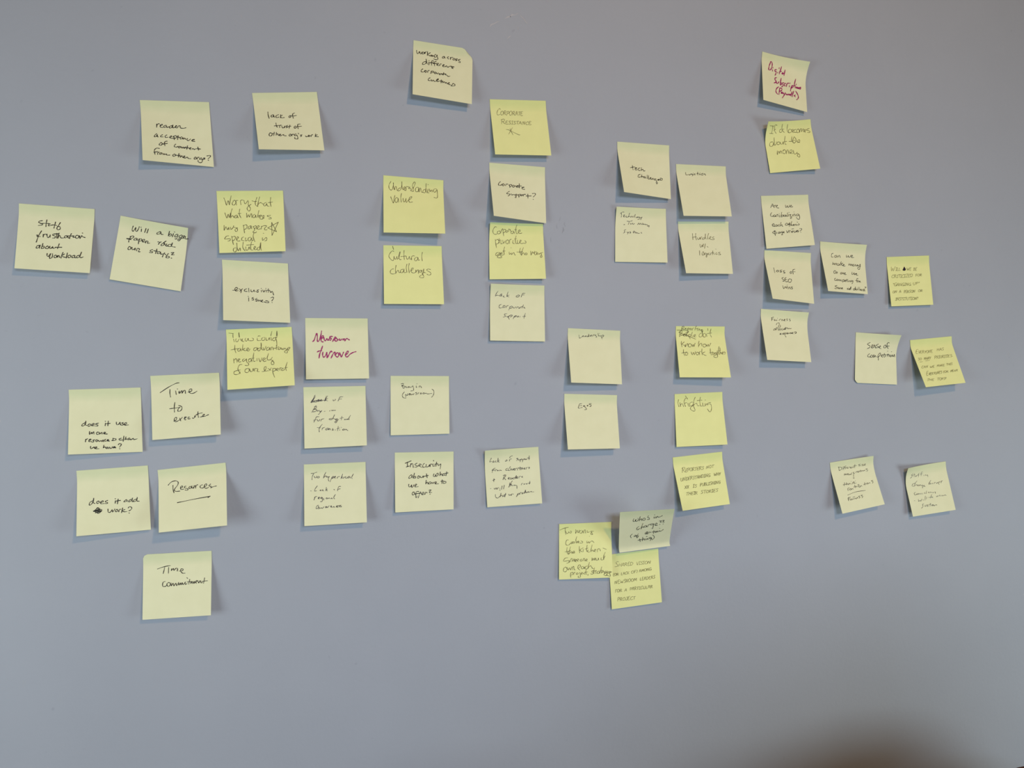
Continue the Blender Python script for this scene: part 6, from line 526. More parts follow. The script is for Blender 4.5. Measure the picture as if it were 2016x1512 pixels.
["bright yellow sticky note reading \"Too many cooks in the kitchen\"","Y","pen",[[0.3105,-0.2303],[0.3866,-0.2314],[0.3855,-0.3069],[0.3095,-0.306]],[0.0,0.0,0.009,0.003],0.0016,0,[],[[[0.0171,0.1081],[0.0937,0.0784],[0.175,0.0654]],[[0.1152,0.0835],[0.1161,0.1374],[0.1292,0.1954]],[[0.129,0.1379],[0.1421,0.1714],[0.1721,0.1728],[0.1807,0.1485],[0.1979,0.1657],[0.2281,0.167],[0.2323,0.1425],[0.2106,0.1374]],[[0.3137,0.1129],[0.3142,0.1832],[0.3398,0.1224],[0.3618,0.173],[0.379,0.1325],[0.3875,0.1245]],[[0.4223,0.1302],[0.3921,0.1414],[0.3921,0.1784],[0.4268,0.1799],[0.4484,0.1356],[0.4571,0.1813]],[[0.4745,0.182],[0.4788,0.1327],[0.5005,0.1295],[0.5049,0.1834]],[[0.5355,0.1394],[0.5398,0.1726],[0.5791,0.1661]],[[0.6578,0.1573],[0.6053,0.155],[0.6225,0.1844],[0.6394,0.2138],[0.6132,0.2168],[0.6049,0.1919],[0.6314,0.1684]],[[0.176,0.2956],[0.1461,0.2943],[0.1246,0.3423],[0.1373,0.3837],[0.1799,0.3856],[0.2057,0.3622]],[[0.2272,0.3387],[0.2185,0.3628],[0.2485,0.36],[0.2401,0.3352],[0.2658,0.3322],[0.2614,0.3565],[0.2914,0.3537],[0.2916,0.3333],[0.2658,0.3322]],[[0.3354,0.2413],[0.3177,0.2937],[0.3257,0.3593]],[[0.3259,0.343],[0.3605,0.32]],[[0.343,0.3519],[0.3776,0.3371],[0.3605,0.3241],[0.3517,0.3441],[0.3773,0.3575]],[[0.4122,0.3223],[0.4422,0.3359],[0.4376,0.3601],[0.3945,0.3583]],[[0.5288,0.3274],[0.5282,0.3641],[0.5588,0.345]],[[0.5736,0.2436],[0.5779,0.2463]],[[0.5633,0.3371],[0.5671,0.3658],[0.5979,0.3426],[0.6285,0.3317],[0.6626,0.3617]],[[0.1499,0.4292],[0.1454,0.4984],[0.1707,0.5525]],[[0.1114,0.5051],[0.1709,0.4995],[0.2221,0.4854]],[[0.2139,0.4197],[0.1922,0.4923],[0.1792,0.5529],[0.222,0.5099],[0.239,0.5106],[0.2388,0.5391]],[[0.2516,0.5356],[0.2902,0.5128],[0.2732,0.4958],[0.256,0.5195],[0.2687,0.5363],[0.2943,0.5293]],[[0.381,0.4189],[0.3803,0.4759],[0.3882,0.5374]],[[0.4537,0.4465],[0.3931,0.4846],[0.4355,0.519]],[[0.4534,0.4709],[0.4527,0.5198]],[[0.5319,0.4009],[0.5178,0.4737],[0.5256,0.5229]],[[0.4877,0.4724],[0.5483,0.4546]],[[0.5563,0.4916],[0.5345,0.507],[0.5471,0.5279],[0.5729,0.5249]],[[0.6271,0.401],[0.604,0.4774],[0.5987,0.526]],[[0.5989,0.5179],[0.6295,0.4947],[0.642,0.5197]],[[0.6549,0.5202],[0.6943,0.4975],[0.6774,0.4805],[0.6594,0.5123],[0.6849,0.5296]],[[0.7195,0.5311],[0.7292,0.4868],[0.7641,0.4761],[0.7804,0.5174]],[[0.8295,0.4666],[0.894,0.4938]],[[0.162,0.6133],[0.1111,0.6193],[0.0815,0.6711],[0.1364,0.6694],[0.1872,0.6634],[0.1913,0.6961],[0.1447,0.7105]],[[0.1957,0.6637],[0.1786,0.6915]],[[0.2209,0.6892],[0.2212,0.6403],[0.2467,0.6333],[0.2549,0.6825],[0.2807,0.6347],[0.2888,0.6839]],[[0.2973,0.6843],[0.323,0.6609],[0.3061,0.6439],[0.3016,0.6763],[0.3227,0.6975]],[[0.3398,0.6779],[0.3656,0.6546],[0.3487,0.6416],[0.3357,0.6696],[0.361,0.6869]],[[0.4168,0.6486],[0.3954,0.6599],[0.3993,0.6845],[0.4292,0.6776],[0.4253,0.6489]],[[0.4505,0.6825],[0.4596,0.6422],[0.4767,0.6429],[0.4846,0.6839]],[[0.4974,0.6845],[0.5277,0.6613],[0.5108,0.6484],[0.4976,0.6723],[0.5272,0.6898]],[[0.6182,0.6326],[0.6172,0.6854],[0.6395,0.6416],[0.6559,0.6788],[0.674,0.6349],[0.6816,0.6799]],[[0.6953,0.6439],[0.7031,0.6808],[0.7334,0.6698],[0.7384,0.6416],[0.7461,0.6785]],[[0.8707,0.5456],[0.8383,0.6173],[0.841,0.6743]],[[0.7945,0.6399],[0.785,0.672],[0.8281,0.6737],[0.8645,0.6103]],[[0.1234,0.7749],[0.0897,0.798],[0.0812,0.8506],[0.119,0.8644],[0.1485,0.8248],[0.1276,0.7791]],[[0.1529,0.7842],[0.1695,0.8338],[0.195,0.7941],[0.2117,0.8315],[0.2373,0.7796]],[[0.2454,0.8328],[0.2541,0.7884],[0.2754,0.773],[0.2792,0.8301],[0.3045,0.8352]],[[0.3555,0.8088],[0.3982,0.778],[0.3901,0.7492],[0.3602,0.7602],[0.347,0.8085],[0.3806,0.8342]],[[0.4492,0.7801],[0.4194,0.787],[0.4147,0.8193],[0.4486,0.8207],[0.4661,0.7848],[0.4741,0.8217]],[[0.5258,0.7751],[0.4916,0.7899],[0.4868,0.8263],[0.5336,0.8241]],[[0.5696,0.7118],[0.5471,0.7759],[0.5378,0.8243]],[[0.5379,0.8162],[0.577,0.7771],[0.6024,0.7863],[0.6188,0.8194],[0.6442,0.8285]],[[0.2156,0.8846],[0.2112,0.917],[0.2151,0.966]],[[0.2156,0.8927],[0.2451,0.8776],[0.2618,0.9027],[0.2322,0.9259]],[[0.2701,0.9234],[0.2788,0.8871],[0.2999,0.8798]],[[0.3378,0.8894],[0.3166,0.9049],[0.3291,0.9216],[0.3545,0.9104],[0.342,0.8896]],[[0.3801,0.883],[0.3964,0.9405],[0.3876,0.9727],[0.3539,0.9714],[0.3583,0.9472]],[[0.3847,0.8506],[0.3872,0.8524]],[[0.4051,0.9165],[0.4349,0.9014],[0.4224,0.8847],[0.4052,0.9084],[0.4303,0.9256]],[[0.4731,0.8948],[0.4517,0.9102],[0.4812,0.9195]],[[0.5079,0.8312],[0.4944,0.8875],[0.5064,0.9286]],[[0.4732,0.8867],[0.5326,0.8809]],[[0.5362,0.9216],[0.5357,0.95]],[[0.6521,0.8613],[0.6179,0.868],[0.609,0.888],[0.6342,0.9011],[0.6253,0.9251],[0.5871,0.9195]],[[0.6616,0.813],[0.6477,0.8692],[0.6509,0.918]],[[0.6347,0.8768],[0.6775,0.8663]],[[0.6849,0.9193],[0.6817,0.8706],[0.7032,0.8633]],[[0.7457,0.8731],[0.7112,0.8879],[0.7105,0.9162],[0.7447,0.9135],[0.7541,0.8774],[0.7574,0.914]],[[0.7988,0.8023],[0.78,0.8663],[0.7873,0.9152]],[[0.7627,0.8737],[0.8186,0.8638]],[[0.8003,0.9076],[0.8308,0.8845],[0.8141,0.8717],[0.8048,0.8997]],[[0.8824,0.8784],[0.8434,0.8931],[0.847,0.9175],[0.8819,0.8946],[0.8892,0.9353],[0.8713,0.9629],[0.8335,0.9412],[0.8729,0.9104]],[[0.9081,0.8794],[0.8985,0.9114],[0.9421,0.8888],[0.9675,0.8979]],[[0.9418,0.8969],[0.9488,0.9456],[0.9564,0.9742],[0.897,0.9598],[0.8978,0.9356],[0.9804,0.8984]]],[],{}],
["lowest bright yellow sticky note, reading \"Shared vision (or lack of) among newsroom leaders\"","Y","grey",[[0.3832,-0.2776],[0.4584,-0.2735],[0.4622,-0.3495],[0.3869,-0.3537]],[0.0,0.0,0.005,0.004],0.0006,0,[["Shared",0.1056,0.2408,0.4763,0.2452,0.0041,-0.0583,1],["vision",0.5368,0.2585,0.8366,0.2582,0.004,-0.0534,1],["(or",0.0666,0.3997,0.1788,0.3963,0.003,-0.0427,1],["lack",0.2205,0.4015,0.3896,0.399,0.0032,-0.0445,1],["of)",0.4226,0.3987,0.5505,0.3927,0.0033,-0.0446,1],["among",0.5836,0.3925,0.8414,0.3822,0.0034,-0.0447,1],["newsroom",0.0842,0.5482,0.5296,0.546,0.0041,-0.0565,1],["leaders",0.5863,0.5461,0.9006,0.5416,0.0041,-0.0533,1],["for",0.0827,0.7029,0.2271,0.7023,0.0036,-0.0512,1],["a",0.2641,0.707,0.3252,0.7035,0.0032,-0.0445,1],["particular",0.3766,0.7057,0.8395,0.7121,0.004,-0.0532,1],["project",0.1177,0.8666,0.4722,0.876,0.0043,-0.0598,1]],[],[],{}],
["pale sticky note reading \"Time to execute\"","P","ink",[[-0.2005,-0.0241],[-0.1234,-0.0207],[-0.1203,-0.0944],[-0.1965,-0.0993]],[0.0,0.0,0.0177,0.0146],0.0006,0,[],[[[0.1284,0.2731],[0.2572,0.1893],[0.3609,0.139],[0.4065,0.1335]],[[0.2708,0.2301],[0.2679,0.2938],[0.2769,0.3518]],[[0.3517,0.2591],[0.36,0.3157]],[[0.3765,0.2269],[0.38,0.2319]],[[0.3969,0.298],[0.405,0.2624],[0.4078,0.3027],[0.4342,0.2642],[0.4452,0.2649],[0.4443,0.305],[0.4671,0.2662],[0.4892,0.2596],[0.4941,0.3082]],[[0.5327,0.2905],[0.5845,0.2735],[0.5851,0.2453],[0.5556,0.2475],[0.5474,0.2874],[0.5764,0.3134],[0.6207,0.3082],[0.6618,0.2824]],[[0.337,0.4402],[0.3266,0.5206],[0.3287,0.5921]],[[0.2584,0.5355],[0.3081,0.5312],[0.4032,0.5261]],[[0.3892,0.4932],[0.4328,0.5122],[0.4356,0.5523],[0.4094,0.5822],[0.3765,0.5798],[0.3883,0.5409],[0.4106,0.5226]],[[0.3148,0.7333],[0.348,0.7201],[0.3597,0.6854],[0.3379,0.6798],[0.3226,0.7102],[0.3329,0.7426],[0.3622,0.7409],[0.3919,0.7235]],[[0.3998,0.6925],[0.4172,0.7373]],[[0.4403,0.6837],[0.3992,0.7241]],[[0.4655,0.7094],[0.4991,0.6842],[0.4808,0.6789],[0.4692,0.7057],[0.4799,0.7264],[0.4947,0.7196]],[[0.5469,0.6879],[0.5247,0.6902],[0.5242,0.714],[0.5537,0.7123]],[[0.5871,0.7029],[0.6017,0.712],[0.6205,0.6935],[0.6247,0.6699]],[[0.6247,0.6699],[0.6205,0.6935],[0.6354,0.6867]],[[0.6702,0.6094],[0.6693,0.6573],[0.6758,0.7018]],[[0.6358,0.6668],[0.6732,0.6456],[0.7327,0.6341]],[[0.7018,0.6998],[0.7465,0.6872],[0.7656,0.6606],[0.7432,0.6669],[0.739,0.6907],[0.7762,0.6895],[0.8249,0.6691]]],[],{}],
["pale sticky note reading \"does it use more resources than we have?\"","P","ink",[[-0.2881,-0.0396],[-0.2113,-0.0378],[-0.2097,-0.1143],[-0.2861,-0.1137]],[0.0,0.0,0.0032,0.014],0.0006,0,[],[[[0.2246,0.5192],[0.1862,0.5419],[0.1759,0.5656],[0.2039,0.5666],[0.2282,0.5274],[0.2315,0.4914],[0.2249,0.5513],[0.246,0.5641]],[[0.2775,0.5411],[0.2565,0.5604],[0.2671,0.5768],[0.2952,0.5658],[0.2916,0.5456],[0.274,0.541]],[[0.3093,0.5623],[0.3445,0.5515],[0.3375,0.5352],[0.3128,0.5464],[0.3128,0.5704],[0.3446,0.5715]],[[0.4012,0.5334],[0.3657,0.5402],[0.3657,0.5522],[0.394,0.5613],[0.3869,0.5771],[0.3587,0.5761]],[[0.4971,0.5367],[0.4933,0.5768]],[[0.4937,0.5061],[0.498,0.5094]],[[0.5366,0.5059],[0.5289,0.578]],[[0.5077,0.5451],[0.5613,0.543]],[[0.6475,0.5258],[0.6506,0.5622],[0.6757,0.563],[0.6978,0.5276],[0.7008,0.5679]],[[0.7445,0.5372],[0.7192,0.5444],[0.7441,0.5614],[0.7366,0.5772],[0.7079,0.5722]],[[0.7549,0.5658],[0.7875,0.5589],[0.7842,0.5386],[0.7587,0.5498],[0.7655,0.5782],[0.8125,0.5758]],[[0.2815,0.6574],[0.2817,0.7054],[0.3095,0.6705],[0.3131,0.6986],[0.3376,0.6635],[0.3411,0.6996]],[[0.3938,0.6695],[0.3727,0.6848],[0.3797,0.705],[0.4078,0.7021],[0.4114,0.6782],[0.3868,0.6693]],[[0.4184,0.7025],[0.4502,0.6756],[0.4501,0.7036]],[[0.4784,0.6967],[0.4997,0.6814],[0.482,0.6767],[0.4713,0.7004],[0.5208,0.7062]],[[0.2298,0.7753],[0.2266,0.815]],[[0.2299,0.7833],[0.2541,0.7683]],[[0.2751,0.793],[0.3029,0.7861],[0.2959,0.7739],[0.275,0.785],[0.2751,0.8129],[0.3029,0.81]],[[0.3517,0.788],[0.3238,0.7949],[0.3377,0.8074],[0.3308,0.8231],[0.3099,0.8183]],[[0.3796,0.789],[0.3622,0.8004],[0.3726,0.8167],[0.3936,0.8056],[0.3796,0.789]],[[0.4006,0.7978],[0.4146,0.8184],[0.4356,0.8032],[0.4461,0.8196]],[[0.4566,0.816],[0.4638,0.7923],[0.4742,0.8207]],[[0.499,0.7856],[0.4813,0.8009],[0.4988,0.8176]],[[0.5129,0.8102],[0.5412,0.7992],[0.5272,0.7907],[0.5165,0.8103],[0.5481,0.8155]],[[0.5981,0.7733],[0.5978,0.7974],[0.58,0.8087],[0.6296,0.8066],[0.637,0.7868],[0.6087,0.7777]],[[0.7119,0.7776],[0.6796,0.7884],[0.6901,0.8049],[0.7401,0.8028]],[[0.7482,0.7468],[0.7361,0.8267]],[[0.7766,0.7599],[0.7615,0.8036]],[[0.7652,0.7957],[0.7904,0.7886],[0.7901,0.8047]],[[0.8265,0.7779],[0.8047,0.7891],[0.8116,0.8055],[0.8335,0.7902],[0.8367,0.8064]],[[0.8475,0.8068],[0.8768,0.7838],[0.8835,0.8042],[0.9307,0.7938]],[[0.2962,0.8855],[0.2963,0.9213],[0.3205,0.9144],[0.3413,0.8953]],[[0.3448,0.8994],[0.3517,0.9236],[0.3795,0.9048],[0.3656,0.8963],[0.3621,0.924],[0.4073,0.9259]],[[0.4739,0.8766],[0.4667,0.9163]],[[0.4702,0.9125],[0.4912,0.9013],[0.4981,0.9216]],[[0.5263,0.9067],[0.5052,0.9139],[0.5121,0.9301],[0.5332,0.915],[0.5401,0.9313]],[[0.5473,0.9076],[0.5682,0.9324],[0.5896,0.9053]],[[0.5964,0.9256],[0.6284,0.9108],[0.6179,0.9024],[0.5965,0.9176],[0.6353,0.9231]],[[0.6677,0.8763],[0.6893,0.8571],[0.7104,0.874],[0.685,0.9131]],[[0.6846,0.9372],[0.6888,0.9405]]],[],{}],
["pale sticky note with a black scribble, reading \"does it add work?\"","P","ink",[[-0.2819,-0.1347],[-0.205,-0.1312],[-0.2018,-0.2075],[-0.2784,-0.2082]],[0.0,0.0,0.0056,0.0172],0.0006,0,[],[[[0.2233,0.6428],[0.2517,0.626],[0.2819,0.5949],[0.2968,0.6131],[0.2442,0.6464],[0.2292,0.6493],[0.2743,0.6069],[0.3118,0.6187],[0.2516,0.6597],[0.2665,0.6695],[0.3192,0.6278],[0.3341,0.6418],[0.2814,0.675],[0.2964,0.6831],[0.3326,0.6501],[0.3267,0.6284],[0.2592,0.6309],[0.289,0.6588],[0.3115,0.6524],[0.2517,0.6428],[0.2967,0.6258],[0.3228,0.6577],[0.274,0.6659],[0.2405,0.6376],[0.3041,0.6391]],[[0.2183,0.4837],[0.177,0.5055],[0.1695,0.5471],[0.1995,0.5328],[0.2259,0.4843],[0.2297,0.4423],[0.2221,0.5094],[0.2446,0.5282]],[[0.29,0.4941],[0.2673,0.5091],[0.2785,0.5312],[0.305,0.5165],[0.2938,0.4944]],[[0.3201,0.5178],[0.358,0.5126],[0.3506,0.495],[0.3239,0.5097],[0.3275,0.5397],[0.3653,0.5387]],[[0.4189,0.4966],[0.3922,0.5028],[0.3883,0.5152],[0.4185,0.5306],[0.4069,0.5423],[0.3804,0.54]],[[0.5255,0.51],[0.5209,0.5479]],[[0.5223,0.4773],[0.526,0.481]],[[0.5642,0.4877],[0.5513,0.5591]],[[0.5369,0.5152],[0.5944,0.5116]],[[0.6792,0.506],[0.6518,0.5208],[0.6437,0.5372],[0.6824,0.5277],[0.6867,0.5109],[0.6899,0.5369]],[[0.7409,0.507],[0.7095,0.5257],[0.7128,0.5431],[0.7481,0.5247],[0.7649,0.4833],[0.7554,0.5382],[0.7746,0.5441]],[[0.8183,0.5092],[0.7791,0.5231],[0.7785,0.5444],[0.8176,0.5306],[0.831,0.4802],[0.8214,0.5353],[0.856,0.5451]],[[0.4209,0.6284],[0.4241,0.6752],[0.4542,0.6779],[0.4775,0.6419],[0.4844,0.6807],[0.5155,0.6368]],[[0.5458,0.6437],[0.5227,0.6586],[0.5299,0.6805],[0.5566,0.6702],[0.5458,0.6437]],[[0.5677,0.6839],[0.5761,0.6506],[0.5952,0.6481]],[[0.6223,0.6292],[0.6054,0.7001]],[[0.6522,0.6574],[0.6137,0.671],[0.6437,0.6908],[0.6781,0.6896]],[[0.6987,0.6359],[0.7223,0.6167],[0.7485,0.6403],[0.7323,0.6688],[0.709,0.6796]],[[0.7081,0.7136],[0.7133,0.7175]]],[],{}],
["pale sticky note reading \"Resources\" with an underline","P","ink",[[-0.1944,-0.1371],[-0.1175,-0.1309],[-0.1136,-0.2026],[-0.1889,-0.207]],[0.0,0.0,0.027,0.0265],0.0006,0,[],[[[0.1409,0.272],[0.1843,0.228],[0.2471,0.2138],[0.286,0.2402],[0.2777,0.2866],[0.2301,0.3498],[0.2455,0.3816],[0.3082,0.3864]],[[0.2096,0.2828],[0.2106,0.3475],[0.2234,0.4021]],[[0.2713,0.5659],[0.5116,0.5387],[0.7542,0.5199]],[[0.7221,0.5366],[0.7542,0.5165]],[[0.2729,0.5635],[0.3224,0.5583]],[[0.3243,0.3395],[0.348,0.3294],[0.3443,0.3075],[0.3245,0.318],[0.3241,0.3609],[0.3634,0.3612]],[[0.3993,0.3182],[0.3796,0.3202],[0.3794,0.3417],[0.4265,0.3643],[0.4184,0.3848],[0.3869,0.3768]],[[0.4584,0.3295],[0.4425,0.3405],[0.4502,0.3628],[0.4739,0.3571],[0.4742,0.3356],[0.4584,0.3295]],[[0.4861,0.3242],[0.4897,0.3589],[0.5136,0.3488],[0.5218,0.3198],[0.5134,0.366]],[[0.5377,0.3216],[0.5411,0.3649]],[[0.5414,0.3435],[0.5615,0.3158],[0.5734,0.3172]],[[0.6409,0.3251],[0.613,0.3347],[0.6086,0.3642],[0.6403,0.3765],[0.6643,0.3664]],[[0.6643,0.3664],[0.7045,0.3411],[0.6969,0.3144],[0.6767,0.3293],[0.6683,0.3669],[0.696,0.3872],[0.736,0.3747]],[[0.7646,0.3266],[0.7363,0.3491],[0.7721,0.3661],[0.7639,0.3865],[0.8,0.3736],[0.8483,0.3663]]],[],{}],
["lowest pale sticky note, reading \"Time commitment\"","P","ink",[[-0.2121,-0.2384],[-0.1351,-0.2387],[-0.1352,-0.3142],[-0.2117,-0.3139]],[0.0,0.0,0.0129,0.0107],0.0006,0,[],[[[0.2059,0.2396],[0.2959,0.2116],[0.3903,0.199]],[[0.3096,0.2221],[0.3005,0.2696],[0.2898,0.3153]],[[0.3679,0.2257],[0.3654,0.3137]],[[0.4065,0.2763],[0.4098,0.2444],[0.4103,0.2765],[0.4364,0.2461],[0.4445,0.2787],[0.4706,0.2483],[0.4973,0.2499],[0.494,0.2898]],[[0.5245,0.2918],[0.5702,0.2866],[0.5775,0.263],[0.5507,0.2613],[0.5436,0.293],[0.5708,0.3268],[0.609,0.3292]],[[0.3181,0.4384],[0.2881,0.4523],[0.2852,0.5078],[0.323,0.5143],[0.3454,0.4959]],[[0.3675,0.4575],[0.3452,0.48],[0.3609,0.5168],[0.391,0.5029],[0.3904,0.467],[0.3675,0.4575]],[[0.4056,0.468],[0.41,0.5121],[0.4359,0.4699],[0.448,0.5146],[0.474,0.4724],[0.4898,0.5133],[0.5157,0.4672]],[[0.5157,0.4672],[0.5201,0.5073],[0.5425,0.4729],[0.5506,0.5053],[0.5691,0.4706],[0.5811,0.5033],[0.6149,0.4656]],[[0.6149,0.4656],[0.6116,0.5013],[0.642,0.4913]],[[0.6368,0.4015],[0.6485,0.4134]],[[0.6794,0.4298],[0.6651,0.5008]],[[0.6417,0.4674],[0.7106,0.4638]],[[0.6953,0.4708],[0.6957,0.4948],[0.7182,0.4643],[0.7264,0.4968],[0.7451,0.462],[0.7494,0.4943]],[[0.7608,0.4831],[0.7874,0.4648],[0.7795,0.4523],[0.7645,0.4753],[0.7802,0.4963]],[[0.7989,0.4575],[0.811,0.4943],[0.8259,0.4633],[0.8375,0.464],[0.8418,0.4923],[0.8649,0.4898]],[[0.8986,0.4198],[0.8844,0.5031]],[[0.8569,0.4733],[0.9418,0.4667]]],[],{"tl":0.003}],
["pale sticky note reading \"Lack of Buy-in for digital transition\"","P","ball",[[-0.0248,-0.0394],[0.0515,-0.0385],[0.0519,-0.1129],[-0.0239,-0.1149]],[0.0,0.0,0.0148,0.0127],0.0006,0,[],[[[0.1843,0.1356],[0.1521,0.1993],[0.1205,0.2385],[0.1201,0.2585],[0.1905,0.2245]],[[0.1877,0.16],[0.1518,0.2153],[0.1358,0.247]],[[0.1764,0.1435],[0.144,0.2231],[0.1281,0.2467],[0.2055,0.249]],[[0.2373,0.2097],[0.2058,0.233],[0.229,0.2417],[0.245,0.214],[0.2485,0.2382]],[[0.2452,0.2059],[0.2137,0.2292],[0.2289,0.2457],[0.2565,0.2224],[0.2601,0.2386]],[[0.2841,0.207],[0.2643,0.2266],[0.2913,0.2355]],[[0.2878,0.2152],[0.268,0.2348],[0.2992,0.2317]],[[0.3827,0.1531],[0.3464,0.2128],[0.3302,0.2406]],[[0.3631,0.1566],[0.3425,0.2127],[0.3381,0.2368]],[[0.3857,0.1978],[0.3462,0.2209],[0.385,0.2382]],[[0.1283,0.2347],[0.206,0.2249],[0.2838,0.2232],[0.3617,0.2294]],[[0.4716,0.2164],[0.4712,0.2367],[0.4987,0.2334],[0.507,0.2134]],[[0.6298,0.176],[0.5824,0.1788],[0.566,0.211],[0.5496,0.2447]],[[0.5581,0.2148],[0.6093,0.2122]],[[0.1928,0.3128],[0.157,0.3677],[0.1251,0.4185]],[[0.1654,0.328],[0.1966,0.317],[0.2,0.3451],[0.1646,0.372]],[[0.1646,0.372],[0.1995,0.3731],[0.1951,0.401],[0.1407,0.4111]],[[0.2109,0.3855],[0.2184,0.4018],[0.2419,0.3866]],[[0.2457,0.3907],[0.257,0.4111],[0.2885,0.3922],[0.2567,0.4271],[0.2408,0.4506],[0.2291,0.4542]],[[0.3232,0.4094],[0.3365,0.4075]],[[0.409,0.4084],[0.4171,0.3966]],[[0.4405,0.4014],[0.4484,0.3936],[0.46,0.4037],[0.4719,0.3945],[0.4836,0.3989],[0.5056,0.398]],[[0.24,0.4945],[0.2012,0.4931],[0.1773,0.536],[0.1572,0.579]],[[0.15,0.5469],[0.2082,0.5372]],[[0.2159,0.5415],[0.2194,0.5616],[0.2427,0.5585],[0.2508,0.5389]],[[0.2658,0.5674],[0.278,0.5399],[0.3171,0.5294]],[[0.4497,0.5265],[0.4026,0.5368],[0.4063,0.5489],[0.4494,0.5426],[0.49,0.4677],[0.4654,0.5231],[0.4886,0.5401]],[[0.5041,0.5447],[0.5079,0.5529]],[[0.5357,0.5339],[0.5002,0.5446],[0.5039,0.5568],[0.5354,0.55],[0.5269,0.5818],[0.5029,0.605],[0.4915,0.5884],[0.5352,0.558]],[[0.5511,0.5506],[0.5525,0.5587]],[[0.6071,0.5003],[0.5941,0.5603]],[[0.575,0.5314],[0.6302,0.5254]],[[0.6573,0.5467],[0.6452,0.5583],[0.6768,0.5555],[0.7007,0.5484]],[[0.7455,0.4893],[0.7166,0.5409],[0.724,0.5614]],[[0.6689,0.5592],[0.7123,0.5569]],[[0.2882,0.6201],[0.2445,0.674],[0.236,0.7134],[0.2394,0.7414]],[[0.2059,0.6684],[0.26,0.6747]],[[0.2826,0.7115],[0.2909,0.684],[0.3261,0.6696]],[[0.3764,0.6837],[0.345,0.6983],[0.3447,0.7142],[0.3759,0.7076],[0.3802,0.6879],[0.3914,0.7163]],[[0.3952,0.7165],[0.4035,0.6929],[0.4225,0.7177]],[[0.4581,0.6953],[0.45,0.7069],[0.4654,0.7196],[0.4458,0.7243]],[[0.4929,0.7128],[0.4942,0.7265]],[[0.5448,0.6629],[0.5316,0.7345]],[[0.5204,0.706],[0.5638,0.6918]],[[0.5648,0.72],[0.5661,0.7297]],[[0.5915,0.681],[0.593,0.6859]],[[0.634,0.711],[0.6102,0.722],[0.6257,0.7323],[0.6456,0.7195],[0.6301,0.7108]],[[0.6572,0.7321],[0.6654,0.7164],[0.6963,0.7419]]],[],{}],
["pale sticky note reading \"Buy in (Newsroom)\"","P","ink",[[0.0833,-0.0259],[0.1591,-0.0267],[0.1589,-0.1021],[0.0826,-0.1021]],[0.0,0.0,0.0033,0.0042],0.0006,0,[],[[[0.1905,0.1526],[0.1944,0.1766],[0.2181,0.2101]],[[0.1762,0.1367],[0.2143,0.1287],[0.2143,0.1527],[0.1944,0.1686]],[[0.1944,0.1686],[0.2421,0.1766],[0.2461,0.1926],[0.2102,0.2125]],[[0.262,0.1767],[0.2699,0.2007],[0.2939,0.1927],[0.3019,0.1768],[0.3058,0.2008]],[[0.3179,0.1768],[0.3258,0.1968],[0.3578,0.1889],[0.3779,0.1689],[0.3896,0.225],[0.3815,0.249],[0.3415,0.2569]],[[0.4339,0.169],[0.4338,0.1971],[0.4499,0.1891]],[[0.442,0.1369],[0.45,0.1337]],[[0.482,0.1972],[0.4901,0.1731],[0.5062,0.1731],[0.5262,0.203]],[[0.2338,0.2723],[0.2059,0.3041],[0.1978,0.3438],[0.2215,0.3719],[0.2572,0.3746]],[[0.2535,0.3123],[0.2573,0.3562]],[[0.2495,0.3203],[0.2853,0.3285],[0.2894,0.2966],[0.2893,0.3285]],[[0.3093,0.3167],[0.3333,0.3048],[0.3253,0.2968],[0.3093,0.3127],[0.3212,0.3287]],[[0.3373,0.3048],[0.3452,0.3249],[0.3652,0.309],[0.3811,0.3211],[0.3972,0.2972]],[[0.4454,0.2814],[0.4213,0.2893],[0.4493,0.3015],[0.4372,0.3174],[0.4211,0.3198]],[[0.4653,0.3096],[0.4694,0.2895],[0.4815,0.2856]],[[0.5096,0.2898],[0.5014,0.3058],[0.5175,0.3099],[0.524,0.2939],[0.5096,0.2881]],[[0.5579,0.286],[0.5457,0.302],[0.5658,0.3078],[0.574,0.2901],[0.5579,0.286]],[[0.5819,0.3022],[0.6021,0.2943],[0.6222,0.3065],[0.6546,0.3051],[0.6991,0.2989]],[[0.7036,0.2261],[0.7318,0.2505],[0.7356,0.2991],[0.7191,0.3394],[0.6946,0.3651]]],[],{}],
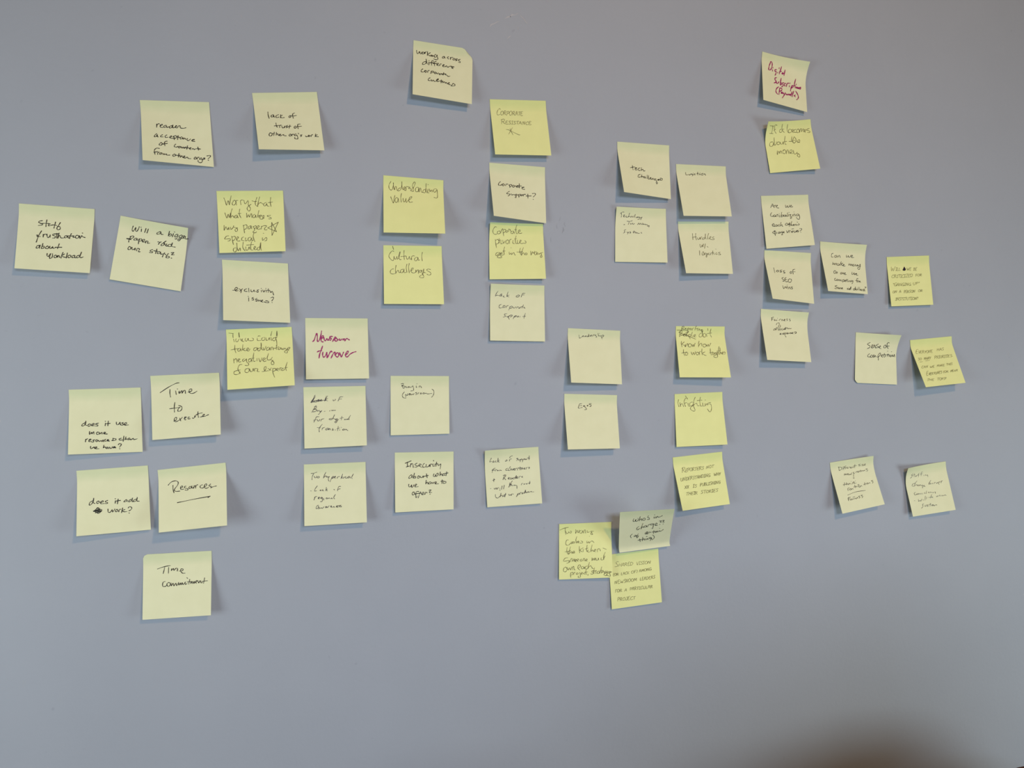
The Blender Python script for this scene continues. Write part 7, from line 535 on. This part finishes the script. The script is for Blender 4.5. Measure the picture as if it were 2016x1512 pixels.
["pale sticky note reading \"Too hyperlocal, Lack of regional awareness\"","P","ball",[[-0.0252,-0.1365],[0.0509,-0.1359],[0.0513,-0.2109],[-0.025,-0.2112]],[0.0,0.0,0.0133,0.0142],0.0006,0,[],[[[0.1549,0.1618],[0.1311,0.2087],[0.1267,0.2603]],[[0.1121,0.1558],[0.155,0.1537],[0.2058,0.1381]],[[0.1623,0.2022],[0.1737,0.2307],[0.1971,0.2238],[0.2012,0.2]],[[0.2206,0.2129],[0.2126,0.2325],[0.236,0.2336],[0.2479,0.2142],[0.2245,0.2091]],[[0.3505,0.1465],[0.3183,0.2095],[0.3101,0.2411]],[[0.3181,0.2295],[0.3498,0.2029],[0.3573,0.2273]],[[0.3693,0.2119],[0.3729,0.2321],[0.3966,0.2212],[0.3882,0.2608],[0.3956,0.2931]],[[0.4084,0.2177],[0.3925,0.237]],[[0.4675,0.2165],[0.4353,0.263],[0.4151,0.306]],[[0.4435,0.2394],[0.4713,0.2207],[0.475,0.2409],[0.4433,0.2554]],[[0.4868,0.2414],[0.5067,0.2263],[0.499,0.2179],[0.4869,0.2374],[0.4984,0.254]],[[0.5299,0.2555],[0.5422,0.232],[0.5699,0.2253]],[[0.622,0.1874],[0.593,0.2625]],[[0.6173,0.2315],[0.6051,0.251],[0.6327,0.2563],[0.645,0.2328]],[[0.6768,0.2303],[0.6566,0.2494],[0.6803,0.2586],[0.7043,0.2476]],[[0.7285,0.2286],[0.7003,0.2475],[0.712,0.2601],[0.7403,0.2372],[0.7438,0.2616]],[[0.7969,0.1955],[0.768,0.2466],[0.7755,0.2711]],[[0.1042,0.4393],[0.1119,0.442]],[[0.2112,0.3638],[0.1758,0.4096],[0.1677,0.4449],[0.1987,0.4425]],[[0.2688,0.4302],[0.2493,0.4411],[0.2726,0.4462]],[[0.3,0.4278],[0.2882,0.4431],[0.3115,0.4482]],[[0.3551,0.3948],[0.3466,0.45]],[[0.3704,0.4234],[0.3507,0.4343],[0.37,0.4512]],[[0.4761,0.4327],[0.4838,0.4426]],[[0.5869,0.3903],[0.5513,0.3966],[0.5346,0.4595]],[[0.535,0.4356],[0.5784,0.4298]],[[0.1784,0.5364],[0.1546,0.5903]],[[0.1627,0.5553],[0.1862,0.5328],[0.2016,0.5376]],[[0.2207,0.5702],[0.2441,0.5517],[0.2364,0.5473],[0.2207,0.5662],[0.24,0.5752]],[[0.2791,0.5496],[0.2595,0.5643],[0.275,0.5731],[0.2907,0.5541],[0.2903,0.5897],[0.2822,0.6208],[0.2589,0.6212]],[[0.31,0.571],[0.3097,0.5986]],[[0.3608,0.5618],[0.345,0.5768],[0.3644,0.5817],[0.3763,0.5665]],[[0.3839,0.5788],[0.3997,0.5701],[0.4151,0.5821]],[[0.4388,0.5698],[0.4308,0.5829],[0.4542,0.5825]],[[0.4983,0.5174],[0.4701,0.5675],[0.4855,0.5882]],[[0.2234,0.6768],[0.1961,0.6949],[0.188,0.7299],[0.219,0.7237],[0.2271,0.6888],[0.2266,0.7422]],[[0.2423,0.7172],[0.246,0.7331],[0.2732,0.7228],[0.2886,0.7355],[0.3083,0.709]],[[0.3511,0.7035],[0.3316,0.7142],[0.3431,0.7267],[0.3588,0.7079],[0.3625,0.7262]],[[0.3742,0.7245],[0.3822,0.7052],[0.3979,0.6982]],[[0.4211,0.7113],[0.4368,0.7043],[0.4252,0.6997],[0.421,0.7192],[0.4444,0.7205]],[[0.46,0.7253],[0.468,0.7099],[0.4834,0.7266]],[[0.5069,0.72],[0.5345,0.7096],[0.5229,0.7011],[0.5109,0.7202],[0.5342,0.7294]],[[0.5621,0.6993],[0.5463,0.7063],[0.5658,0.7153],[0.5499,0.7263]],[[0.5857,0.6966],[0.5738,0.7078],[0.5947,0.7209],[0.5773,0.7278]]],[],{}],
["pale sticky note reading \"Insecurity about what we have to offer?\"","P","ink",[[0.0881,-0.1251],[0.1649,-0.1261],[0.1639,-0.2018],[0.0875,-0.2012]],[0.0,0.0,0.0044,0.0084],0.0006,0,[],[[[0.211,0.165],[0.2104,0.2404]],[[0.1752,0.1841],[0.2746,0.1464]],[[0.1906,0.2479],[0.2422,0.2333]],[[0.258,0.2496],[0.2704,0.1902]],[[0.2662,0.214],[0.2982,0.1909],[0.3096,0.2588]],[[0.3739,0.1887],[0.3379,0.2038],[0.3458,0.2199],[0.3776,0.2327],[0.3655,0.2523],[0.3336,0.2515]],[[0.3895,0.237],[0.4336,0.2261],[0.4417,0.2103],[0.4178,0.2017],[0.4095,0.2335],[0.4494,0.2584]],[[0.4979,0.1956],[0.4737,0.219],[0.4734,0.2591],[0.5216,0.2523]],[[0.5298,0.2124],[0.5296,0.2565],[0.5698,0.2455],[0.5861,0.2137],[0.5899,0.25]],[[0.5939,0.2541],[0.6063,0.2062],[0.6264,0.2147]],[[0.6466,0.2072],[0.6423,0.2473],[0.6746,0.2401]],[[0.6524,0.1467],[0.6588,0.1574]],[[0.7072,0.1763],[0.6948,0.2486]],[[0.6707,0.2158],[0.7233,0.2049]],[[0.7314,0.2092],[0.7393,0.2417],[0.78,0.2103],[0.7675,0.2949]],[[0.2807,0.3812],[0.2448,0.4039],[0.2325,0.4391],[0.2724,0.4285],[0.2926,0.3895],[0.2883,0.433]],[[0.3288,0.3548],[0.3081,0.4376]],[[0.3122,0.4298],[0.3443,0.4069],[0.3481,0.4349],[0.3161,0.4418]],[[0.4003,0.4007],[0.3801,0.42],[0.3879,0.4441],[0.4161,0.4291],[0.4003,0.4007]],[[0.4282,0.4095],[0.4321,0.4336],[0.4601,0.4305],[0.4764,0.403],[0.4802,0.4351]],[[0.5328,0.3727],[0.5444,0.4411]],[[0.4843,0.4152],[0.5648,0.4017]],[[0.6618,0.3765],[0.6494,0.4164],[0.6777,0.4213],[0.6941,0.3855],[0.698,0.4219],[0.7305,0.4028],[0.7306,0.3665],[0.7063,0.3779]],[[0.7713,0.3475],[0.7629,0.4118]],[[0.767,0.3998],[0.7955,0.3805],[0.7995,0.4089]],[[0.8362,0.3777],[0.8117,0.3891],[0.8116,0.4133],[0.8443,0.3981],[0.8483,0.4104]],[[0.8811,0.3466],[0.8686,0.4151]],[[0.8443,0.3779],[0.9055,0.3676]],[[0.2317,0.538],[0.2313,0.5814],[0.2631,0.5786],[0.2793,0.5476],[0.2829,0.5952],[0.311,0.5725],[0.3192,0.549]],[[0.3349,0.5734],[0.3671,0.5507],[0.3512,0.5422],[0.335,0.5654],[0.3428,0.5895],[0.3908,0.5834]],[[0.5281,0.4806],[0.5196,0.5442]],[[0.5237,0.5324],[0.552,0.5134],[0.5558,0.5455]],[[0.6004,0.5111],[0.5721,0.5221],[0.5719,0.5461],[0.6043,0.5392],[0.6125,0.5195],[0.6123,0.5435]],[[0.6286,0.52],[0.6406,0.5445],[0.665,0.5173]],[[0.6771,0.5418],[0.7055,0.5267],[0.6894,0.5141],[0.6771,0.5338],[0.6892,0.5503],[0.7379,0.548]],[[0.8032,0.4817],[0.7989,0.5462]],[[0.7787,0.5091],[0.8276,0.5027]],[[0.8479,0.5115],[0.8234,0.5228],[0.8274,0.5472],[0.8641,0.5404],[0.8642,0.5161],[0.8438,0.5114]],[[0.3102,0.6715],[0.286,0.6942],[0.2978,0.7224],[0.3258,0.7077],[0.3221,0.6759],[0.3062,0.6713]],[[0.3982,0.6671],[0.3581,0.6694],[0.3498,0.7166],[0.3454,0.76],[0.3614,0.7647],[0.3656,0.7411]],[[0.3258,0.7077],[0.3979,0.6988]],[[0.4302,0.6723],[0.4098,0.7192],[0.3893,0.7738]],[[0.3979,0.6988],[0.4381,0.6965]],[[0.446,0.7127],[0.4863,0.7025],[0.4784,0.6822],[0.4501,0.697],[0.458,0.7252],[0.4942,0.7188]],[[0.5063,0.7193],[0.5146,0.6837],[0.5427,0.6969]],[[0.5753,0.6542],[0.6117,0.6477],[0.5791,0.6904],[0.6195,0.692]],[[0.5894,0.7172],[0.5926,0.7205]]],[],{}],
["pale sticky note reading \"Lack of support from advertisers + Readers\"","P","ball",[[0.2054,-0.1253],[0.281,-0.1234],[0.2848,-0.1995],[0.2092,-0.2013]],[0.008,0.0,0.006,0.0047],0.0006,0,[],[[[0.1201,0.1445],[0.0937,0.1978],[0.0935,0.2105],[0.1236,0.2041]],[[0.1625,0.1941],[0.1407,0.2095],[0.149,0.2228],[0.1665,0.2071],[0.1678,0.224]],[[0.2055,0.1971],[0.1879,0.2128],[0.2091,0.2226]],[[0.2455,0.1534],[0.2349,0.2243]],[[0.2662,0.1886],[0.2397,0.2078],[0.265,0.2263]],[[0.4045,0.1937],[0.3779,0.2086],[0.3817,0.2215],[0.4081,0.2106],[0.4045,0.1937]],[[0.5071,0.1291],[0.4719,0.1394],[0.4579,0.1637]],[[0.4876,0.1824],[0.4566,0.1929],[0.4509,0.2218]],[[0.6098,0.1777],[0.5833,0.1843],[0.6086,0.1985],[0.5812,0.2217]],[[0.6176,0.1949],[0.6248,0.2203],[0.6477,0.2009]],[[0.6608,0.2017],[0.6449,0.2465]],[[0.6562,0.2056],[0.683,0.1948],[0.6774,0.2152]],[[0.7042,0.2044],[0.6883,0.2492]],[[0.6996,0.2083],[0.7311,0.1936],[0.7254,0.2141]],[[0.7483,0.1988],[0.7388,0.2107],[0.7605,0.2121]],[[0.7692,0.2126],[0.7747,0.1963]],[[0.8215,0.1492],[0.8125,0.2194]],[[0.7886,0.1847],[0.8276,0.1912]],[[0.1838,0.33],[0.1537,0.3364],[0.1395,0.3689],[0.1249,0.4028]],[[0.1227,0.3637],[0.1782,0.3588]],[[0.1814,0.3798],[0.191,0.3596],[0.2124,0.3568]],[[0.2248,0.3659],[0.2197,0.3805],[0.2416,0.3711]],[[0.2539,0.3802],[0.2673,0.3686],[0.2967,0.3787]],[[0.41,0.3442],[0.3791,0.3589],[0.3819,0.384],[0.4123,0.3775]],[[0.4631,0.3184],[0.4214,0.3698],[0.4289,0.3869],[0.4594,0.3804],[0.47,0.3479]],[[0.4821,0.3611],[0.4891,0.3864],[0.5124,0.3588]],[[0.5156,0.3756],[0.5422,0.3648],[0.5298,0.3557],[0.5156,0.3756],[0.5363,0.3893]],[[0.5494,0.386],[0.5554,0.3614],[0.5774,0.3545]],[[0.5881,0.3883],[0.5946,0.3556],[0.6164,0.3527]],[[0.6393,0.3334],[0.6357,0.3871]],[[0.6161,0.3569],[0.6641,0.3515]],[[0.6592,0.3595],[0.6575,0.3843]],[[0.6903,0.3489],[0.6722,0.3603],[0.6932,0.3699],[0.6754,0.3771]],[[0.7059,0.3748],[0.7283,0.3637],[0.7203,0.3549],[0.7061,0.3706],[0.7272,0.3802]],[[0.7444,0.3813],[0.7549,0.357],[0.7725,0.3539]],[[0.812,0.348],[0.7941,0.3552],[0.8135,0.3647],[0.797,0.3761]],[[0.1517,0.5097],[0.1438,0.5626]],[[0.1286,0.537],[0.1692,0.5273]],[[0.3514,0.4564],[0.3315,0.4963],[0.3113,0.5403]],[[0.3207,0.4668],[0.3684,0.4574],[0.3576,0.4897],[0.3309,0.5045]],[[0.3309,0.5045],[0.3624,0.5435]],[[0.4064,0.5257],[0.4329,0.515],[0.4207,0.506],[0.4064,0.5257],[0.4312,0.5396]],[[0.4588,0.5125],[0.4446,0.5322],[0.4656,0.5376],[0.4799,0.5179],[0.483,0.5346]],[[0.5276,0.5126],[0.4967,0.5231],[0.5041,0.54],[0.5353,0.5255],[0.5645,0.4778],[0.5475,0.5345]],[[0.561,0.5271],[0.5879,0.5122],[0.5756,0.5032],[0.5613,0.523],[0.5821,0.5325]],[[0.6039,0.5298],[0.6146,0.5015],[0.6363,0.4987]],[[0.6751,0.5011],[0.6529,0.508],[0.6736,0.5217]],[[0.0791,0.6791],[0.0848,0.682]],[[0.1444,0.6776],[0.1557,0.6989],[0.183,0.6719],[0.1895,0.701],[0.2217,0.6662]],[[0.2442,0.7087],[0.2476,0.7213]],[[0.2417,0.6839],[0.2483,0.6868]],[[0.2912,0.646],[0.2742,0.7065]],[[0.3303,0.6361],[0.3129,0.7008]],[[0.4804,0.5715],[0.4427,0.6186],[0.4085,0.6782]],[[0.4353,0.6017],[0.4239,0.6421],[0.4598,0.6197]],[[0.4398,0.6596],[0.4589,0.632],[0.4703,0.6533]],[[0.4831,0.6541],[0.5096,0.6435],[0.5173,0.6563]],[[0.5264,0.6487],[0.5558,0.6588],[0.5566,0.7083]],[[0.6382,0.6516],[0.6483,0.6316],[0.6618,0.6242]],[[0.687,0.6341],[0.6904,0.6467],[0.7042,0.6352]],[[0.726,0.6324],[0.7381,0.6456],[0.7522,0.63]],[[0.8024,0.5959],[0.7901,0.6448]],[[0.7738,0.6313],[0.8046,0.625]],[[0.158,0.7893],[0.1594,0.8304],[0.196,0.8534],[0.2318,0.827]],[[0.2612,0.7714],[0.2397,0.8357]],[[0.2493,0.8199],[0.2758,0.8053],[0.2866,0.8347]],[[0.3137,0.8119],[0.2996,0.8315],[0.3214,0.8247]],[[0.346,0.777],[0.3245,0.8413]],[[0.3098,0.8075],[0.3488,0.7977]],[[0.4001,0.797],[0.4069,0.8221],[0.4294,0.8071],[0.441,0.8244],[0.4604,0.7927]],[[0.4726,0.8017],[0.4855,0.8009]],[[0.5672,0.7997],[0.5377,0.8513]],[[0.558,0.8073],[0.5892,0.7929],[0.5923,0.8096],[0.5611,0.824]],[[0.6009,0.8101],[0.6112,0.7861],[0.6287,0.7831]],[[0.6455,0.7883],[0.6397,0.8085],[0.6618,0.8017],[0.6499,0.7869]],[[0.6983,0.7752],[0.6756,0.7902],[0.6879,0.7993],[0.7093,0.7429],[0.7057,0.7922]],[[0.7195,0.7807],[0.7269,0.7977],[0.7456,0.7783]],[[0.7678,0.7715],[0.7536,0.7871],[0.7752,0.7885]],[[0.7884,0.7852],[0.8152,0.7745],[0.8269,0.7918]],[[0.8492,0.785],[0.8575,0.7897]]],[],{}],
["pale sticky note reading \"Different size newsrooms + their contributions, Fairness\"","P","ink",[[0.7377,-0.161],[0.8098,-0.1523],[0.8231,-0.2252],[0.7475,-0.2353]],[0.0,0.006,0.0156,0.0175],0.0006,0,[],[[[0.4875,0.3274],[0.4842,0.3552]],[[0.4592,0.3794],[0.4875,0.3793],[0.4723,0.3909]],[[0.2262,0.6799],[0.4322,0.6504],[0.6594,0.6613]],[[0.1989,0.1173],[0.1899,0.1874]],[[0.182,0.1195],[0.2421,0.1288],[0.2578,0.1648],[0.1939,0.1927]],[[0.2697,0.1618],[0.2687,0.1853]],[[0.264,0.1321],[0.2691,0.1358]],[[0.325,0.1317],[0.2972,0.1323],[0.3006,0.1901]],[[0.2869,0.1597],[0.332,0.157]],[[0.3646,0.1231],[0.3364,0.1286],[0.3419,0.1822]],[[0.3277,0.1516],[0.3727,0.1487]],[[0.3737,0.168],[0.4038,0.1582],[0.3893,0.1484],[0.3737,0.168],[0.3978,0.1811]],[[0.4151,0.179],[0.4317,0.1576],[0.4541,0.1562]],[[0.4549,0.1755],[0.4851,0.1656],[0.4702,0.1586],[0.459,0.1808],[0.4857,0.1849]],[[0.4976,0.1819],[0.5183,0.1658],[0.5308,0.1821]],[[0.5739,0.1202],[0.5575,0.1861]],[[0.5321,0.1534],[0.6098,0.1505]],[[0.6882,0.1326],[0.6548,0.1425],[0.6911,0.1578],[0.6605,0.1727]],[[0.708,0.1554],[0.7075,0.1749]],[[0.7047,0.13],[0.7079,0.1335]],[[0.7309,0.149],[0.7698,0.1449],[0.7374,0.1745],[0.7768,0.1706]],[[0.783,0.1667],[0.8183,0.1522],[0.8026,0.1449],[0.7884,0.1675],[0.8142,0.1762]],[[0.2773,0.299],[0.2928,0.2687],[0.3069,0.2943],[0.3248,0.2737],[0.3336,0.2985]],[[0.3472,0.2912],[0.3783,0.282],[0.3637,0.275],[0.3526,0.2921],[0.3764,0.3052]],[[0.3861,0.2926],[0.3925,0.3077],[0.4196,0.2932],[0.4314,0.3091],[0.4656,0.272]],[[0.522,0.2713],[0.4924,0.2762],[0.519,0.2993],[0.4879,0.3086]],[[0.5554,0.2907],[0.573,0.2697],[0.5958,0.2685]],[[0.6133,0.2664],[0.5972,0.283],[0.6227,0.2917],[0.6335,0.2743],[0.6138,0.2646]],[[0.6723,0.2564],[0.651,0.2723],[0.6752,0.2856],[0.6913,0.2689],[0.6723,0.2564]],[[0.6981,0.2844],[0.7249,0.2694],[0.7372,0.2857],[0.7639,0.2706],[0.7764,0.2871]],[[0.8425,0.2489],[0.8024,0.2524],[0.8451,0.2833],[0.8125,0.2995]],[[0.2382,0.4324],[0.2104,0.4973]],[[0.1914,0.4711],[0.2596,0.4683]],[[0.2861,0.4402],[0.2589,0.4868]],[[0.2672,0.4789],[0.2998,0.4656],[0.3029,0.4894]],[[0.3166,0.4823],[0.3477,0.4735],[0.3333,0.4665],[0.3204,0.4876]],[[0.3706,0.4726],[0.3698,0.4911]],[[0.3929,0.4343],[0.3952,0.4374]],[[0.4033,0.4919],[0.4316,0.4592],[0.4652,0.4601],[0.4399,0.4839],[0.5017,0.4848]],[[0.4881,0.4432],[0.4928,0.4458]],[[0.3113,0.5464],[0.2734,0.5586],[0.2705,0.5998]],[[0.3264,0.5675],[0.3045,0.5823],[0.3279,0.5956],[0.3514,0.5763],[0.327,0.5657]],[[0.3521,0.5904],[0.3794,0.5764],[0.3908,0.5922]],[[0.4504,0.5184],[0.4478,0.5739]],[[0.4099,0.5536],[0.4799,0.5466]],[[0.4737,0.5643],[0.4906,0.5484]],[[0.5119,0.552],[0.5126,0.5661]],[[0.516,0.5246],[0.5511,0.521],[0.5279,0.5546],[0.543,0.5759],[0.5728,0.5715],[0.5577,0.5502]],[[0.5759,0.5627],[0.5967,0.5521],[0.608,0.568]],[[0.6923,0.5068],[0.6838,0.562]],[[0.6565,0.5433],[0.7272,0.5362]],[[0.7385,0.5523],[0.7412,0.5291],[0.7643,0.5282],[0.7632,0.547]],[[0.7755,0.5443],[0.8035,0.53],[0.8164,0.5417]],[[0.897,0.4933],[0.8597,0.5014],[0.8946,0.531],[0.8648,0.5498]],[[0.2459,0.7201],[0.2182,0.7521],[0.2169,0.7886]],[[0.2122,0.7372],[0.2827,0.7265]],[[0.2115,0.7555],[0.2565,0.7541]],[[0.2827,0.7587],[0.2558,0.7724],[0.2738,0.7848],[0.297,0.7658],[0.3015,0.7851]],[[0.3203,0.7791],[0.333,0.7583]],[[0.3285,0.7391],[0.3805,0.7342]],[[0.348,0.7794],[0.3714,0.7604],[0.3864,0.7815]],[[0.3984,0.779],[0.4362,0.7671],[0.4219,0.76],[0.4037,0.7799]],[[0.496,0.7404],[0.4612,0.7437],[0.492,0.7676],[0.4595,0.7805]],[[0.5604,0.733],[0.5255,0.7363],[0.5601,0.7656],[0.5312,0.7838]]],[],{}],
["pale sticky note reading \"Staffing change disrupt consistency\", lowest at far right","P","ball",[[0.8677,-0.1724],[0.9483,-0.1663],[0.9564,-0.2409],[0.8807,-0.2485]],[0.012,0.0,0.0132,0.0091],0.0006,0,[],[[[0.1758,0.1436],[0.132,0.176],[0.1668,0.1859],[0.1108,0.2375]],[[0.2115,0.1489],[0.2004,0.2194]],[[0.1665,0.1762],[0.2296,0.1757]],[[0.2519,0.198],[0.2287,0.2138],[0.2565,0.2177],[0.2631,0.1995]],[[0.339,0.1576],[0.3096,0.1774],[0.3049,0.2386]],[[0.2802,0.1971],[0.3367,0.1955]],[[0.4254,0.1506],[0.3852,0.1498],[0.373,0.2242]],[[0.3603,0.1845],[0.417,0.1828]],[[0.4302,0.213],[0.4282,0.2269]],[[0.4608,0.2312],[0.48,0.2149],[0.4995,0.2316],[0.5335,0.2267],[0.5324,0.2622]],[[0.21,0.3533],[0.1552,0.3649],[0.1377,0.4046],[0.1899,0.4066]],[[0.2637,0.3134],[0.2086,0.3625],[0.194,0.4118]],[[0.2071,0.3996],[0.2468,0.3861],[0.2512,0.4145]],[[0.287,0.3959],[0.2636,0.4068],[0.2819,0.4184],[0.3019,0.4006]],[[0.3023,0.421],[0.323,0.4006],[0.3393,0.4211]],[[0.3734,0.4116],[0.3495,0.4224],[0.3762,0.4212],[0.3582,0.4695]],[[0.3892,0.4321],[0.4132,0.4213],[0.3971,0.4423],[0.4279,0.4462]],[[0.5863,0.3412],[0.5312,0.3947],[0.5206,0.4165]],[[0.5644,0.3896],[0.5291,0.4037],[0.5257,0.4171],[0.5703,0.4089]],[[0.5577,0.4166],[0.5858,0.4109]],[[0.615,0.4007],[0.6064,0.4135],[0.6219,0.4155]],[[0.6477,0.4187],[0.6575,0.4014],[0.6805,0.395]],[[0.6937,0.406],[0.7057,0.4214],[0.7322,0.4016]],[[0.7426,0.4029],[0.7458,0.4312],[0.7578,0.4466]],[[0.7403,0.4119],[0.7708,0.3972],[0.7777,0.412]],[[0.8338,0.3819],[0.8064,0.4249]],[[0.7916,0.3998],[0.8546,0.3845]],[[0.1779,0.5334],[0.1478,0.5478],[0.1487,0.5845],[0.1866,0.5803]],[[0.2128,0.5608],[0.1928,0.5765],[0.2116,0.5854],[0.2269,0.5672]],[[0.2324,0.5862],[0.2484,0.5654],[0.2641,0.5858]],[[0.3057,0.5683],[0.288,0.5752],[0.3005,0.5878]],[[0.3363,0.5723],[0.3305,0.5945]],[[0.3921,0.5612],[0.3772,0.5776],[0.3902,0.5885]],[[0.435,0.5392],[0.4158,0.5918]],[[0.4615,0.5794],[0.4804,0.5681],[0.4808,0.5865]],[[0.5025,0.5847],[0.5163,0.5727],[0.5441,0.5883]],[[0.5716,0.5845],[0.5641,0.5928],[0.591,0.5917]],[[0.6025,0.5886],[0.6294,0.5874],[0.6211,0.6187]],[[0.1094,0.6935],[0.1239,0.6981]],[[0.2079,0.6791],[0.2024,0.7195],[0.2376,0.7059],[0.2545,0.7219],[0.2854,0.6848]],[[0.3137,0.6977],[0.3141,0.7161]],[[0.3836,0.6335],[0.351,0.7164]],[[0.4084,0.6598],[0.3875,0.6983]],[[0.5341,0.6257],[0.4844,0.6928]],[[0.447,0.674],[0.5479,0.6736]],[[0.5148,0.6784],[0.5432,0.6914]],[[0.6286,0.6704],[0.6405,0.6858],[0.6619,0.6655]],[[0.6825,0.6683],[0.6841,0.6823]],[[0.717,0.6589],[0.7043,0.6665],[0.7221,0.6799]],[[0.7468,0.6675],[0.7484,0.6815]],[[0.779,0.6671],[0.769,0.6843],[0.7973,0.6787]],[[0.8064,0.6846],[0.8307,0.6739],[0.8593,0.6869]],[[0.3067,0.7837],[0.2726,0.7929],[0.2785,0.8303],[0.2335,0.8607]],[[0.3315,0.81],[0.3193,0.8358],[0.3523,0.8311],[0.3633,0.8097]],[[0.4002,0.81],[0.3762,0.8206],[0.3983,0.8373],[0.3692,0.8471]],[[0.4584,0.7903],[0.4317,0.8509]],[[0.4144,0.8165],[0.4742,0.8108]],[[0.5026,0.8238],[0.4722,0.8381],[0.4904,0.8497],[0.5128,0.8252],[0.5109,0.8525]],[[0.531,0.8368],[0.5314,0.8552],[0.5618,0.841],[0.5886,0.84],[0.5902,0.854]]],[],{}]]

for idx, spec in enumerate(NOTES):
    make_note(idx, spec)

# ------------------------------------------------------------------ unseen furniture added to shade the lower right wall, and the lamp
def make_shade_chair(x, y, rz, top, label):  # added below the frame to keep daylight off the bottom of the wall
    root = bpy.data.objects.new('added_shade_chair', None)
    col.objects.link(root)
    root.location = (x, y, FLOOR_Z)
    root.rotation_euler = (0, 0, math.radians(rz))
    root['label'] = label
    root['group'] = 'added chairs that shade the wall'
    root['category'] = 'chair'
    fab = plain('brown_upholstery', (0.16, 0.055, 0.032), 0.9, 0.1, 0.2, 150.0)
    met = plain('dark_chair_frame', (0.03, 0.03, 0.03), 0.35)
    bevel_box('seat', -0.24, 0.24, -0.62, -0.16, 0.42, 0.50, fab, root, 0.03, 4)
    # curved, round-topped backrest
    V, F = [], []
    nu, nv = 16, 16
    for side in (0, 1):
        for j in range(nv + 1):
            for i in range(nu + 1):
                s, t = i / nu * 2 - 1, j / nv
                half = 0.25 * (1 - 0.30 * max(0.0, (t - 0.55) / 0.45) ** 2.2)
                z = 0.48 + t * (top - 0.48) - 0.055 * abs(s) ** 2.5 * t
                yy = -0.135 + 0.045 * t - 0.035 * s * s + (0.0 if side else -0.045 * (1 - abs(s) ** 6) * (1 - (2 * t - 1) ** 6) - 0.006)
                V.append((s * half, yy, z))
    m = (nu + 1) * (nv + 1)
    ix = lambda i, j: j * (nu + 1) + i
    for j in range(nv):
        for i in range(nu):
            a, b, c, d = ix(i, j), ix(i + 1, j), ix(i + 1, j + 1), ix(i, j + 1)
            F.append((a, b, c, d)); F.append((m + a, m + d, m + c, m + b))
    ring = [ix(i, 0) for i in range(nu)] + [ix(nu, j) for j in range(nv)] + [ix(i, nv) for i in range(nu, 0, -1)] + [ix(0, j) for j in range(nv, 0, -1)]
    for k in range(len(ring)):
        a, b = ring[k], ring[(k + 1) % len(ring)]
        F.append((b, a, m + a, m + b))
    link_mesh('backrest', V, F, fab, root)
    for sx in (-1, 1):
        tube('leg', [(sx * 0.21, -0.60, 0.0), (sx * 0.20, -0.56, 0.43)], [0.010, 0.013], met, root)
        tube('leg', [(sx * 0.21, -0.06, 0.0), (sx * 0.20, -0.19, 0.43), (sx * 0.185, -0.145, 0.60)], [0.010, 0.013, 0.011], met, root)
    tube('stretcher', [(-0.203, -0.57, 0.30), (0.203, -0.57, 0.30)], 0.008, met, root)
    return root
make_shade_chair(0.93, -0.06, 4, 0.925, 'added brown upholstered chair, out of view, shading the wall under the rightmost notes')
make_shade_chair(0.36, -0.05, -4, 0.955, 'added brown upholstered chair, out of view, shading the wall under the middle notes')

def make_shade_easel(x, y, rz):  # added out of view; its board blocks daylight for the lower right patch
    root = bpy.data.objects.new('added_shade_easel', None)
    col.objects.link(root)
    root.location = (x, y, FLOOR_Z)
    root.rotation_euler = (0, 0, math.radians(rz))
    root['label'] = 'added tripod easel with a brown board, unseen beside the camera, to shade the wall'
    root['category'] = 'easel'
    met = plain('easel_metal', (0.05, 0.05, 0.05), 0.4)
    bevel_box('board', -0.19, 0.19, -0.012, 0.012, 0.98, 1.47, plain('brown_pinboard', (0.12, 0.07, 0.045), 0.9, 0.1, 0.2, 90.0), root, 0.004, 2)
    bevel_box('ledge', -0.20, 0.20, 0.0, 0.06, 0.955, 0.98, met, root, 0.004, 2)
    for a, b in (((-0.26, 0.10, 0.0), (-0.03, -0.025, 1.48)), ((0.26, 0.10, 0.0), (0.03, -0.025, 1.48)), ((0.0, -0.42, 0.0), (0.0, -0.035, 1.48))):
        tube('leg', [a, b], 0.011, met, root)
    return root
make_shade_easel(0.57, -1.05, 8)

lamp = bpy.data.objects.new('ceiling_lamp', None)
col.objects.link(lamp)
lamp.location = (0.65, -1.75, CEIL_Z)
lamp['label'] = 'small round recessed downlight hanging just under the ceiling'
lamp['category'] = 'lamp'
LV, LF_ = [], []
prof = [(0.050, 0.0), (0.085, 0.0), (0.090, -0.03), (0.088, -0.14), (0.080, -0.14), (0.078, -0.05), (0.050, -0.02)]
for k in range(32):
    w = 2 * math.pi * k / 32
    for r, z in prof:
        LV.append((r * math.cos(w), r * math.sin(w), z))
for k in range(32):
    for i in range(len(prof)):
        a = k * len(prof) + i; b = k * len(prof) + (i + 1) % len(prof)
        c = ((k + 1) % 32) * len(prof) + (i + 1) % len(prof); d = ((k + 1) % 32) * len(prof) + i
        LF_.append((a, b, c, d))
link_mesh('shade', LV, LF_, plain('lamp_metal', (0.5, 0.5, 0.5), 0.4), lamp)
